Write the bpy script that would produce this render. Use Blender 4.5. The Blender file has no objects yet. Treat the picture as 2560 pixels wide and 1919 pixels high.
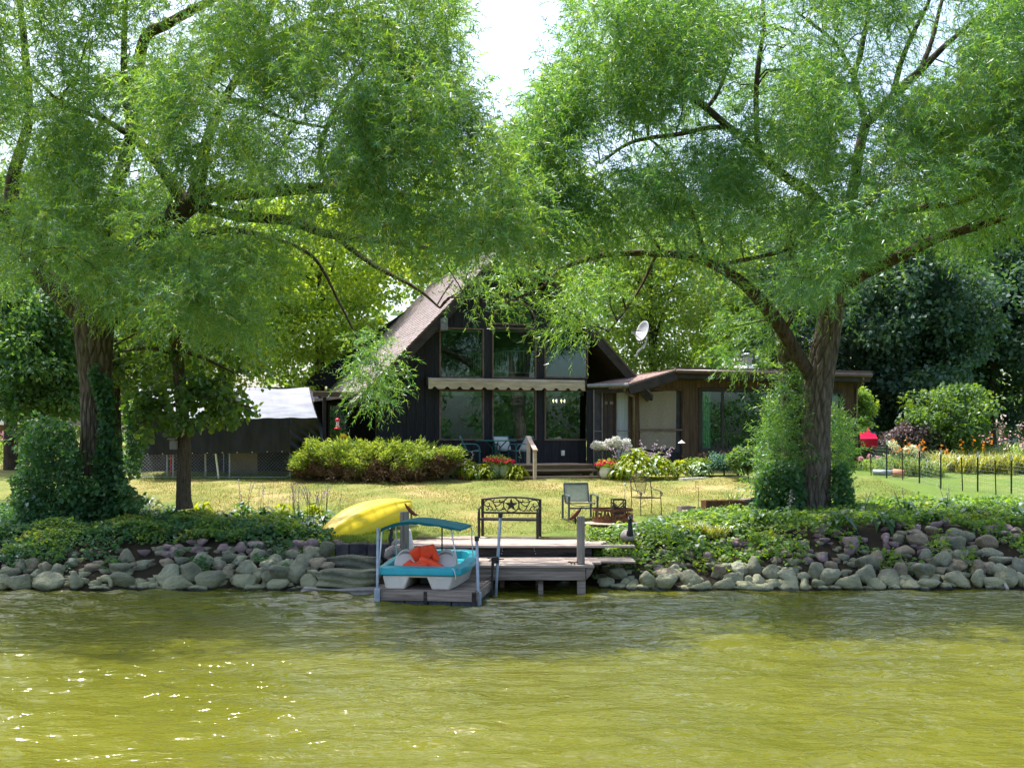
import bpy, math, random
import numpy as np
from mathutils import Vector, Matrix

random.seed(11)
rng = np.random.default_rng(11)
PI = math.pi
SC = bpy.context.scene
COL = SC.collection

# ------------------------------------------------------------------ camera, sky, sun, exposure
F = 2800.0          # focal length in pixels of the 2560 px wide photograph
HZ = 1100.0         # row of the horizon
CH = 2.8            # camera height over the water
cam = bpy.data.cameras.new('camera')
cam.sensor_width = 36.0
cam.lens = F / 2560.0 * 36.0
cam.shift_y = (HZ - 959.5) / 2560.0
cam.clip_start = 0.2
cam.clip_end = 3000.0
camo = bpy.data.objects.new('camera', cam)
camo.location = (0, 0, CH)
camo.rotation_euler = (PI / 2, 0, 0)
COL.objects.link(camo)
SC.camera = camo

SUN_DIR = Vector((-0.30, 0.27, 1.0)).normalized()
SUN_EL = math.asin(SUN_DIR.z)
SUN_AZ = math.atan2(SUN_DIR.x, SUN_DIR.y)
world = bpy.data.worlds.new('World')
SC.world = world
world.use_nodes = True
wn = world.node_tree.nodes
wl = world.node_tree.links
wn.clear()
wo = wn.new('ShaderNodeOutputWorld')
wb = wn.new('ShaderNodeBackground')
ws = wn.new('ShaderNodeTexSky')
ws.sky_type = 'NISHITA'
ws.sun_disc = False
ws.sun_elevation = SUN_EL
ws.sun_rotation = SUN_AZ
ws.altitude = 250
ws.air_density = 1.0
ws.dust_density = 5.0
ws.ozone_density = 1.0
wb.inputs[1].default_value = 0.15
wl.new(ws.outputs[0], wb.inputs[0])
wl.new(wb.outputs[0], wo.inputs[0])

sun = bpy.data.lights.new('sun', 'SUN')
sun.energy = 3.0
sun.angle = math.radians(0.53)
sun.color = (1.0, 0.95, 0.86)
suno = bpy.data.objects.new('sun', sun)
suno.rotation_euler = SUN_DIR.to_track_quat('Z', 'Y').to_euler()
suno.location = (-10, 10, 40)
COL.objects.link(suno)

SC.view_settings.view_transform = 'Standard'
SC.view_settings.look = 'None'
SC.view_settings.gamma = 1.0
SC.view_settings.use_curve_mapping = False
SC.view_settings.exposure = 1.5
SC.render.engine = 'CYCLES'
SC.cycles.max_bounces = 8
SC.cycles.diffuse_bounces = 3
SC.cycles.glossy_bounces = 3
SC.cycles.transmission_bounces = 6
SC.cycles.transparent_max_bounces = 8
SC.cycles.caustics_reflective = False
SC.cycles.caustics_refractive = False
SC.cycles.sample_clamp_indirect = 6.0

# ------------------------------------------------------------------ helpers: where things stand
def P(px, py, D):
    return Vector(((px - 1280) * D / F, D, CH - (py - HZ) * D / F))

def sstep(a, b, x):
    t = np.clip((np.asarray(x, float) - a) / (b - a), 0, 1)
    return t * t * (3 - 2 * t)

SHORE = 20.9
def gz(x, y):
    x = np.asarray(x, float); y = np.asarray(y, float)
    wob = 0.10 * np.sin(x * 0.9 + 0.4) + 0.06 * np.sin(x * 2.3 + 1.1)
    hb = 0.74 + 0.26 * sstep(2.2, 5.0, x) + 0.10 * sstep(-3.2, -5.5, x)
    s = SHORE + wob
    dockcut = sstep(-3.6, -2.9, x) * (1 - sstep(1.5, 2.2, x))
    s = s + 0.75 * dockcut
    bank = hb * np.clip((y - s) / (23.1 - s), -3, 1)
    lawn = 0.78 + 0.09 * (np.minimum(y, 34.0) - 24.1) + 0.035 * np.clip(y - 34.0, 0, 28)
    top = hb + 0.02 * (y - 23.1)
    up = np.maximum(lawn, np.minimum(top, lawn + 0.5) )
    z = np.where(y < 23.1, np.minimum(bank, np.maximum(up, bank * 0 + hb)), np.maximum(lawn, np.where(y < 30, top * 1.0, lawn)))
    return np.maximum(z, -1.2)

def G(px, py, D0=20.2, D1=75.0):
    """point of the ground seen at a pixel"""
    D = D0
    while D < D1:
        p = P(px, py, D)
        if p.z <= float(gz(p.x, p.y)):
            return Vector((p.x, p.y, float(gz(p.x, p.y))))
        D += 0.04
    return P(px, py, D1)

def ground(x, y):
    return Vector((x, y, float(gz(x, y))))

# ------------------------------------------------------------------ helpers: materials
MATS = {}
def nodes_of(m):
    m.use_nodes = True
    nt = m.node_tree
    nt.nodes.clear()
    return nt, nt.nodes, nt.links

def rgba(c):
    return (c[0], c[1], c[2], 1.0)

def mat(name, col, col2=None, rough=0.7, spec=0.3, scale=6.0, stretch=(1, 1, 1), bump=0.0, bscale=None,
        metal=0.0, detail=5.0, c3=None, coords='Object', contrast=(0.35, 0.65)):
    """noise-mottled principled material"""
    if name in MATS:
        return MATS[name]
    m = bpy.data.materials.new(name)
    nt, N, L = nodes_of(m)
    out = N.new('ShaderNodeOutputMaterial')
    b = N.new('ShaderNodeBsdfPrincipled')
    b.inputs['Roughness'].default_value = rough
    b.inputs['Specular IOR Level'].default_value = spec
    b.inputs['Metallic'].default_value = metal
    L.new(b.outputs[0], out.inputs[0])
    tc = N.new('ShaderNodeTexCoord')
    oi = N.new('ShaderNodeObjectInfo')
    ad = N.new('ShaderNodeVectorMath'); ad.operation = 'ADD'
    sc_ = N.new('ShaderNodeVectorMath'); sc_.operation = 'SCALE'
    L.new(oi.outputs['Random'], sc_.inputs['Scale'])
    sc_.inputs[0].default_value = (37.0, 17.0, 53.0)
    mp = N.new('ShaderNodeMapping')
    mp.inputs['Scale'].default_value = stretch
    L.new(tc.outputs[coords], mp.inputs[0])
    L.new(mp.outputs[0], ad.inputs[0]); L.new(sc_.outputs[0], ad.inputs[1])
    n = N.new('ShaderNodeTexNoise')
    n.inputs['Scale'].default_value = scale
    n.inputs['Detail'].default_value = detail
    n.inputs['Roughness'].default_value = 0.62
    L.new(ad.outputs[0], n.inputs['Vector'])
    if col2 is None:
        col2 = tuple(min(1, c * 1.35) for c in col)
    r = N.new('ShaderNodeValToRGB')
    r.color_ramp.elements[0].position = contrast[0]
    r.color_ramp.elements[1].position = contrast[1]
    r.color_ramp.elements[0].color = rgba(col)
    r.color_ramp.elements[1].color = rgba(col2)
    if c3 is not None:
        e = r.color_ramp.elements.new((contrast[0] + contrast[1]) / 2)
        e.color = rgba(c3)
    L.new(n.outputs[0], r.inputs[0])
    hs = N.new('ShaderNodeHueSaturation')
    mr = N.new('ShaderNodeMapRange')
    mr.inputs[3].default_value = 0.86; mr.inputs[4].default_value = 1.12
    L.new(oi.outputs['Random'], mr.inputs[0])
    L.new(mr.outputs[0], hs.inputs['Value'])
    L.new(r.outputs[0], hs.inputs['Color'])
    L.new(hs.outputs[0], b.inputs['Base Color'])
    if bump:
        n2 = N.new('ShaderNodeTexNoise')
        n2.inputs['Scale'].default_value = bscale or scale * 3
        n2.inputs['Detail'].default_value = 6
        L.new(ad.outputs[0], n2.inputs['Vector'])
        bp = N.new('ShaderNodeBump')
        bp.inputs['Strength'].default_value = bump
        bp.inputs['Distance'].default_value = 0.02
        L.new(n2.outputs[0], bp.inputs['Height'])
        L.new(bp.outputs[0], b.inputs['Normal'])
    MATS[name] = m
    return m

def leafmat(name, c1, c2, t1, t2, tr=0.45, gloss=0.10, grough=0.5, c_old=None):
    """leaf: diffuse + translucent + waxy reflection, tone varied leaf by leaf"""
    if name in MATS:
        return MATS[name]
    m = bpy.data.materials.new(name)
    nt, N, L = nodes_of(m)
    out = N.new('ShaderNodeOutputMaterial')
    at = N.new('ShaderNodeAttribute'); at.attribute_name = 'rnd'
    oi = N.new('ShaderNodeObjectInfo')
    av = N.new('ShaderNodeMath'); av.operation = 'ADD'
    L.new(at.outputs['Fac'], av.inputs[0])
    oo = N.new('ShaderNodeMath'); oo.operation = 'MULTIPLY'; oo.inputs[1].default_value = 0.25
    L.new(oi.outputs['Random'], oo.inputs[0]); L.new(oo.outputs[0], av.inputs[1])
    def ramp(a, b, old=None):
        r = N.new('ShaderNodeValToRGB')
        r.color_ramp.elements[0].color = rgba(a); r.color_ramp.elements[1].color = rgba(b)
        r.color_ramp.elements[0].position = 0.1; r.color_ramp.elements[1].position = 1.05
        if old is not None:
            r.color_ramp.elements[1].position = 0.93
            e = r.color_ramp.elements.new(0.99); e.color = rgba(old)
        L.new(av.outputs[0], r.inputs[0])
        return r
    rc = ramp(c1, c2, c_old); rt = ramp(t1, t2)
    d = N.new('ShaderNodeBsdfDiffuse'); t = N.new('ShaderNodeBsdfTranslucent'); g = N.new('ShaderNodeBsdfGlossy')
    g.inputs['Roughness'].default_value = grough
    g.inputs['Color'].default_value = (0.9, 0.95, 1.0, 1)
    L.new(rc.outputs[0], d.inputs[0]); L.new(rt.outputs[0], t.inputs[0])
    m1 = N.new('ShaderNodeMixShader'); m1.inputs[0].default_value = tr
    L.new(d.outputs[0], m1.inputs[1]); L.new(t.outputs[0], m1.inputs[2])
    lw = N.new('ShaderNodeLayerWeight'); lw.inputs[0].default_value = 0.25
    mu = N.new('ShaderNodeMath'); mu.operation = 'MULTIPLY_ADD'
    mu.inputs[1].default_value = gloss * 1.6; mu.inputs[2].default_value = gloss * 0.2
    L.new(lw.outputs['Fresnel'], mu.inputs[0])
    m2 = N.new('ShaderNodeMixShader')
    L.new(mu.outputs[0], m2.inputs[0]); L.new(m1.outputs[0], m2.inputs[1]); L.new(g.outputs[0], m2.inputs[2])
    L.new(m2.outputs[0], out.inputs[0])
    MATS[name] = m
    return m

# ------------------------------------------------------------------ helpers: objects
def link(o, parent=None):
    COL.objects.link(o)
    if parent is not None:
        o.parent = parent
    return o

def thing(name, label, cat, loc=(0, 0, 0), rz=0.0, group=None):
    o = bpy.data.objects.new(name, None)
    o.empty_display_size = 0.2
    o.location = loc
    o.rotation_euler = (0, 0, rz)
    COL.objects.link(o)
    o['label'] = label
    o['category'] = cat
    if group:
        o['group'] = group
    return o

def tag(o, label, cat, group=None):
    o['label'] = label
    o['category'] = cat
    if group:
        o['group'] = group
    return o

def kind(o, k):
    o['kind'] = k
    return o

def duplicate(root, loc=None, rz=None, scale=None, label=None):
    def rec(o, par):
        c = o.copy()
        COL.objects.link(c)
        c.parent = par
        for ch in o.children:
            rec(ch, c)
        return c
    r = rec(root, None)
    if loc is not None: r.location = loc
    if rz is not None: r.rotation_euler = (0, 0, rz)
    if scale is not None: r.scale = scale if hasattr(scale, '__len__') else (scale,) * 3
    if label: r['label'] = label
    return r

def frame_from(d, up=Vector((0, 0, 1))):
    d = d.normalized()
    s = d.cross(up)
    if s.length < 1e-4:
        s = d.cross(Vector((1, 0, 0)))
    s.normalize()
    return d, s, s.cross(d)

class MB:
    def __init__(self):
        self.v = []; self.f = []
    def add(self, vs, fs):
        o = len(self.v)
        self.v.extend([tuple(q) for q in vs])
        self.f.extend([tuple(i + o for i in f) for f in fs])
        return self
    def box(self, c, s, rz=0.0, M=None):
        hx, hy, hz = s[0] / 2, s[1] / 2, s[2] / 2
        R = M if M is not None else Matrix.Rotation(rz, 3, 'Z')
        c = Vector(c)
        vs = [c + R @ Vector((x * hx, y * hy, z * hz)) for x in (-1, 1) for y in (-1, 1) for z in (-1, 1)]
        return self.add(vs, [(0, 1, 3, 2), (4, 6, 7, 5), (0, 4, 5, 1), (2, 3, 7, 6), (0, 2, 6, 4), (1, 5, 7, 3)])
    def bb(self, x0, x1, y0, y1, z0, z1):
        return self.box(((x0 + x1) / 2, (y0 + y1) / 2, (z0 + z1) / 2), (abs(x1 - x0), abs(y1 - y0), abs(z1 - z0)))
    def beam(self, a, b, w, h, up=Vector((0, 0, 1))):
        a = Vector(a); b = Vector(b)
        d, s, u = frame_from(b - a, up)
        M = Matrix((d, s, u)).transposed()
        return self.box((a + b) / 2, ((b - a).length, w, h), M=M)
    def tube(self, pts, r, n=8, cap=True, closed=False):
        pts = [Vector(p) for p in pts]
        k = len(pts)
        if not hasattr(r, '__len__'):
            r = [r] * k
        vs = []; fs = []
        prev = None
        for i, p in enumerate(pts):
            if closed:
                d = pts[(i + 1) % k] - pts[(i - 1) % k]
            else:
                d = pts[min(i + 1, k - 1)] - pts[max(i - 1, 0)]
            if d.length < 1e-7: d = Vector((0, 0, 1))
            d.normalize()
            if prev is None:
                _, s, u = frame_from(d)
            else:
                s = prev - d * prev.dot(d)
                if s.length < 1e-5:
                    _, s, u = frame_from(d)
                s.normalize()
                u = s.cross(d)
            prev = s
            for j in range(n):
                a = 2 * PI * j / n
                vs.append(p + (s * math.cos(a) + u * math.sin(a)) * r[i])
        m = k if closed else k - 1
        for i in range(m):
            for j in range(n):
                a = i * n + j; b = i * n + (j + 1) % n
                c = ((i + 1) % k) * n + (j + 1) % n; d = ((i + 1) % k) * n + j
                fs.append((a, d, c, b))
        if cap and not closed:
            fs.append(tuple(range(n)))
            fs.append(tuple((k - 1) * n + j for j in reversed(range(n))))
        return self.add(vs, fs)
    def lathe(self, prof, n=20, c=(0, 0, 0), sx=1.0, sy=1.0, cap=True):
        vs = []; fs = []
        k = len(prof)
        for r, z in prof:
            for j in range(n):
                a = 2 * PI * j / n
                vs.append((c[0] + r * sx * math.cos(a), c[1] + r * sy * math.sin(a), c[2] + z))
        for i in range(k - 1):
            for j in range(n):
                fs.append((i * n + j, i * n + (j + 1) % n, (i + 1) * n + (j + 1) % n, (i + 1) * n + j))
        if cap:
            fs.append(tuple(reversed(range(n))))
            fs.append(tuple((k - 1) * n + j for j in range(n)))
        return self.add(vs, fs)
    def extrude(self, poly, off):
        """planar polygon (3-D points) pushed along off"""
        poly = [Vector(p) for p in poly]; off = Vector(off)
        n = len(poly)
        vs = poly + [p + off for p in poly]
        fs = [tuple(range(n)), tuple(reversed(range(n, 2 * n)))]
        for i in range(n):
            j = (i + 1) % n
            fs.append((i, i + n, j + n, j))
        return self.add(vs, fs)
    def blob(self, c, s, e=0.6, n=10, M=None):
        """puffy rounded box"""
        c = Vector(c)
        R = M if M is not None else Matrix.Identity(3)
        f = lambda w, m: math.copysign(abs(w) ** m, w)
        vs = []; fs = []
        for i in range(n + 1):
            la = -PI / 2 + PI * i / n
            for j in range(2 * n):
                lo = 2 * PI * j / (2 * n)
                vs.append(c + R @ Vector((s[0] / 2 * f(math.cos(la), e) * f(math.cos(lo), e),
                                          s[1] / 2 * f(math.cos(la), e) * f(math.sin(lo), e),
                                          s[2] / 2 * f(math.sin(la), e))))
        w = 2 * n
        for i in range(n):
            for j in range(w):
                fs.append((i * w + j, i * w + (j + 1) % w, (i + 1) * w + (j + 1) % w, (i + 1) * w + j))
        return self.add(vs, fs)
    def grid(self, fn, nu, nv):
        vs = [fn(i / nu, j / nv) for i in range(nu + 1) for j in range(nv + 1)]
        fs = [(i * (nv + 1) + j, (i + 1) * (nv + 1) + j, (i + 1) * (nv + 1) + j + 1, i * (nv + 1) + j + 1)
              for i in range(nu) for j in range(nv)]
        return self.add(vs, fs)
    def mesh(self, name, m, smooth=False):
        me = bpy.data.meshes.new(name)
        me.from_pydata(self.v, [], self.f)
        if m is not None:
            me.materials.append(m)
        if smooth:
            me.polygons.foreach_set('use_smooth', [True] * len(me.polygons))
        me.update()
        return me
    def build(self, name, m, parent=None, smooth=False, bevel=0.0, solid=0.0):
        me = self.mesh(name, m, smooth)
        o = bpy.data.objects.new(name, me)
        link(o, parent)
        if solid:
            s = o.modifiers.new('solid', 'SOLIDIFY'); s.thickness = solid; s.offset = 0
        if bevel:
            b = o.modifiers.new('bevel', 'BEVEL'); b.width = bevel; b.segments = 1; b.limit_method = 'ANGLE'
        return o

def autosmooth(o, deg=40):
    me = o.data
    me.polygons.foreach_set('use_smooth', [True] * len(me.polygons))
    try:
        me.set_sharp_from_angle(angle=math.radians(deg))
    except Exception:
        pass
    return o

def catmull(pts, per=6):
    pts = [np.array(p, float) for p in pts]
    q = [2 * pts[0] - pts[1]] + pts + [2 * pts[-1] - pts[-2]]
    out = []
    for i in range(1, len(q) - 2):
        for k in range(per):
            t = k / per
            a, b, c, d = q[i - 1], q[i], q[i + 1], q[i + 2]
            out.append(0.5 * (2 * b + (c - a) * t + (2 * a - 5 * b + 4 * c - d) * t * t + (3 * b - a - 3 * c + d) * t ** 3))
    out.append(pts[-1])
    return np.array(out)

# ------------------------------------------------------------------ helpers: foliage
def unit(a):
    n = np.linalg.norm(a, axis=-1, keepdims=True)
    n[n < 1e-9] = 1
    return a / n

LEAF_SLIM = np.array([(0, 0, 0), (0.42, 0.5, 0.10), (1, 0, -0.06), (0.42, -0.5, 0.10)])
LEAF_OVAL = np.array([(0, 0, 0), (0.28, 0.46, 0.08), (0.66, 0.40, 0.08), (1, 0, -0.06), (0.66, -0.40, 0.08), (0.28, -0.46, 0.08)])
LEAF_TRI = np.array([(0, 0.42, 0), (1, 0.06, -0.06), (0, -0.42, 0)])
LEAF_DIA = np.array([(0, 0, 0), (0.5, 0.5, 0.08), (1, 0, -0.03), (0.5, -0.5, 0.08)])

def leaf_mesh(name, pos, d, nrm, L, W, m, tmpl=LEAF_SLIM, rnd=None):
    pos = np.asarray(pos, np.float32); N = len(pos)
    d = unit(np.asarray(d, np.float32)); nrm = np.asarray(nrm, np.float32)
    s = unit(np.cross(d, nrm)); u = np.cross(s, d)
    k = len(tmpl)
    L = np.broadcast_to(np.asarray(L, np.float32), (N,))[:, None, None]
    W = np.broadcast_to(np.asarray(W, np.float32), (N,))[:, None, None]
    t = tmpl.astype(np.float32)
    co = (pos[:, None, :] + d[:, None, :] * (t[None, :, 0:1] * L) + s[:, None, :] * (t[None, :, 1:2] * W)
          + u[:, None, :] * (t[None, :, 2:3] * W * 1.6))
    me = bpy.data.meshes.new(name)
    me.vertices.add(N * k)
    me.vertices.foreach_set('co', co.reshape(-1))
    me.loops.add(N * k)
    me.loops.foreach_set('vertex_index', np.arange(N * k, dtype=np.int32))
    me.polygons.add(N)
    me.polygons.foreach_set('loop_start', np.arange(0, N * k, k, dtype=np.int32))
    me.polygons.foreach_set('loop_total', np.full(N, k, dtype=np.int32))
    a = me.attributes.new('rnd', 'FLOAT', 'FACE')
    if rnd is None:
        rnd = rng.random(N)
    a.data.foreach_set('value', np.asarray(rnd, np.float32))
    me.materials.append(m)
    me.update(calc_edges=True)
    return me

def leaf_obj(name, me, parent=None):
    o = bpy.data.objects.new(name, me)
    link(o, parent)
    return o

def bark_tube(mb, pts, rad, n=14, amp=0.05, nr=6, per=5, flare=0.0, seed=0.0):
    """tapering, furrowed stem: interlaced ridges like old willow bark"""
    c = catmull(pts, per)
    r = np.interp(np.linspace(0, 1, len(c)), np.linspace(0, 1, len(rad)), rad)
    k = len(c)
    t = np.gradient(c, axis=0); t = unit(t)
    ref = np.array([0.0, -1.0, 0.13])
    vs = []
    th = np.linspace(0, 2 * PI, n, endpoint=False)
    ln = np.concatenate([[0], np.cumsum(np.linalg.norm(np.diff(c, axis=0), axis=1))])
    s = None
    for i in range(k):
        if s is None:
            s = np.cross(t[i], ref)
        s = s - t[i] * np.dot(s, t[i]); s /= np.linalg.norm(s)
        u = np.cross(t[i], s)
        z = ln[i] + seed
        w = 0.45 * np.sin(z * 2.7 + th * 3) + 0.35 * np.sin(z * 7.3 - th * 2 + 1)
        ph = nr * th + w
        r1 = 1 - np.abs(np.sin(ph + 4.6 * z)); r2 = 1 - np.abs(np.sin(ph - 5.0 * z + 0.7))
        h = 1 - np.maximum(r1, r2) ** 3.0
        rr = r[i] * (1 + amp * (h - 0.6) * 2 + 0.05 * np.sin(2 * th + z * 0.8 + seed)) * (1 + flare * math.exp(-ln[i] / 0.35))
        vs.append(c[i] + np.outer(np.cos(th) * rr, s) + np.outer(np.sin(th) * rr, u))
    vs = np.concatenate(vs)
    fs = []
    for i in range(k - 1):
        for j in range(n):
            fs.append((i * n + j, i * n + (j + 1) % n, (i + 1) * n + (j + 1) % n, (i + 1) * n + j))
    fs.append(tuple((k - 1) * n + j for j in range(n)))
    mb.add(vs.tolist(), fs)
    return c
# ------------------------------------------------------------------ materials of the place
def lawn_material():
    m = bpy.data.materials.new('lawn_turf')
    nt, N, L = nodes_of(m)
    out = N.new('ShaderNodeOutputMaterial'); b = N.new('ShaderNodeBsdfPrincipled')
    b.inputs['Roughness'].default_value = 0.95; b.inputs['Specular IOR Level'].default_value = 0.1
    L.new(b.outputs[0], out.inputs[0])
    tc = N.new('ShaderNodeTexCoord')
    def noise(scale, det=5, rough=0.6):
        n = N.new('ShaderNodeTexNoise'); n.inputs['Scale'].default_value = scale
        n.inputs['Detail'].default_value = det; n.inputs['Roughness'].default_value = rough
        L.new(tc.outputs['Object'], n.inputs['Vector']); return n
    big = noise(0.55); mid = noise(2.4); fine = noise(26, 6, 0.75)
    # dry straw / green turf by broad patches
    geo = N.new('ShaderNodeSeparateXYZ'); L.new(tc.outputs['Object'], geo.inputs[0])
    gr = N.new('ShaderNodeMapRange'); gr.inputs[1].default_value = 7.0; gr.inputs[2].default_value = 11.0
    gr.inputs[3].default_value = 0.0; gr.inputs[4].default_value = 0.27
    L.new(geo.outputs[0], gr.inputs[0])
    near = N.new('ShaderNodeMapRange'); near.inputs[1].default_value = 29.5; near.inputs[2].default_value = 24.0
    near.inputs[3].default_value = 0.0; near.inputs[4].default_value = 0.13
    L.new(geo.outputs[1], near.inputs[0])
    a1 = N.new('ShaderNodeMath'); a1.operation = 'MULTIPLY_ADD'; a1.inputs[1].default_value = 0.45
    L.new(mid.outputs[0], a1.inputs[0]); L.new(big.outputs[0], a1.inputs[2])
    a2 = N.new('ShaderNodeMath'); a2.operation = 'ADD'; L.new(a1.outputs[0], a2.inputs[0]); L.new(gr.outputs[0], a2.inputs[1])
    a3 = N.new('ShaderNodeMath'); a3.operation = 'ADD'; L.new(a2.outputs[0], a3.inputs[0]); L.new(near.outputs[0], a3.inputs[1])
    r = N.new('ShaderNodeValToRGB')
    r.color_ramp.elements[0].position = 0.53; r.color_ramp.elements[0].color = (0.335, 0.275, 0.125, 1)
    r.color_ramp.elements[1].position = 0.98; r.color_ramp.elements[1].color = (0.105, 0.165, 0.035, 1)
    e = r.color_ramp.elements.new(0.70); e.color = (0.215, 0.215, 0.068, 1)
    L.new(a3.outputs[0], r.inputs[0])
    fr = N.new('ShaderNodeMapRange'); fr.inputs[1].default_value = 0.3; fr.inputs[2].default_value = 0.7
    fr.inputs[3].default_value = 0.55; fr.inputs[4].default_value = 1.35
    L.new(fine.outputs[0], fr.inputs[0])
    hs = N.new('ShaderNodeHueSaturation'); L.new(r.outputs[0], hs.inputs['Color']); L.new(fr.outputs[0], hs.inputs['Value'])
    # bare dark earth on the bank and under the beds
    so = N.new('ShaderNodeMapRange'); so.inputs[1].default_value = 23.3; so.inputs[2].default_value = 23.9
    L.new(geo.outputs[1], so.inputs[0])
    mx = N.new('ShaderNodeMix'); mx.data_type = 'RGBA'
    L.new(so.outputs[0], mx.inputs[0])
    mx.inputs[6].default_value = (0.03, 0.025, 0.018, 1)
    L.new(hs.outputs[0], mx.inputs[7]); L.new(mx.outputs[2], b.inputs['Base Color'])
    bp = N.new('ShaderNodeBump'); bp.inputs['Strength'].default_value = 0.8; bp.inputs['Distance'].default_value = 0.03
    L.new(fine.outputs[0], bp.inputs['Height']); L.new(bp.outputs[0], b.inputs['Normal'])
    return m

def water_material():
    m = bpy.data.materials.new('lake_water')
    nt, N, L = nodes_of(m)
    out = N.new('ShaderNodeOutputMaterial'); b = N.new('ShaderNodeBsdfPrincipled')
    b.inputs['IOR'].default_value = 1.333
    b.inputs['Roughness'].default_value = 0.10
    b.inputs['Specular IOR Level'].default_value = 0.5
    tc = N.new('ShaderNodeTexCoord')
    n = N.new('ShaderNodeTexNoise'); n.inputs['Scale'].default_value = 0.35; n.inputs['Detail'].default_value = 5
    L.new(tc.outputs['Object'], n.inputs['Vector'])
    r = N.new('ShaderNodeValToRGB')
    r.color_ramp.elements[0].position = 0.3; r.color_ramp.elements[0].color = (0.080, 0.086, 0.008, 1)
    r.color_ramp.elements[1].position = 0.7; r.color_ramp.elements[1].color = (0.115, 0.118, 0.014, 1)
    L.new(n.outputs[0], r.inputs[0]); L.new(r.outputs[0], b.inputs['Base Color'])
    mp = N.new('ShaderNodeMapping'); mp.inputs['Scale'].default_value = (0.7, 1.35, 1)
    mp.inputs['Rotation'].default_value = (0, 0, 0.12)
    L.new(tc.outputs['Object'], mp.inputs[0])
    w1 = N.new('ShaderNodeTexNoise'); w1.inputs['Scale'].default_value = 7.0; w1.inputs['Detail'].default_value = 3
    w1.inputs['Distortion'].default_value = 0.6
    L.new(mp.outputs[0], w1.inputs['Vector'])
    w2 = N.new('ShaderNodeTexNoise'); w2.inputs['Scale'].default_value = 2.6; w2.inputs['Detail'].default_value = 3
    w2.inputs['Distortion'].default_value = 0.4
    L.new(mp.outputs[0], w2.inputs['Vector'])
    ad = N.new('ShaderNodeMath'); ad.operation = 'MULTIPLY_ADD'; ad.inputs[1].default_value = 2.4
    L.new(w2.outputs[0], ad.inputs[0]); L.new(w1.outputs[0], ad.inputs[2])
    bp = N.new('ShaderNodeBump'); bp.inputs['Strength'].default_value = 1.0; bp.inputs['Distance'].default_value = 0.026
    L.new(ad.outputs[0], bp.inputs['Height']); L.new(bp.outputs[0], b.inputs['Normal'])
    L.new(b.outputs[0], out.inputs[0])
    return m

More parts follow.
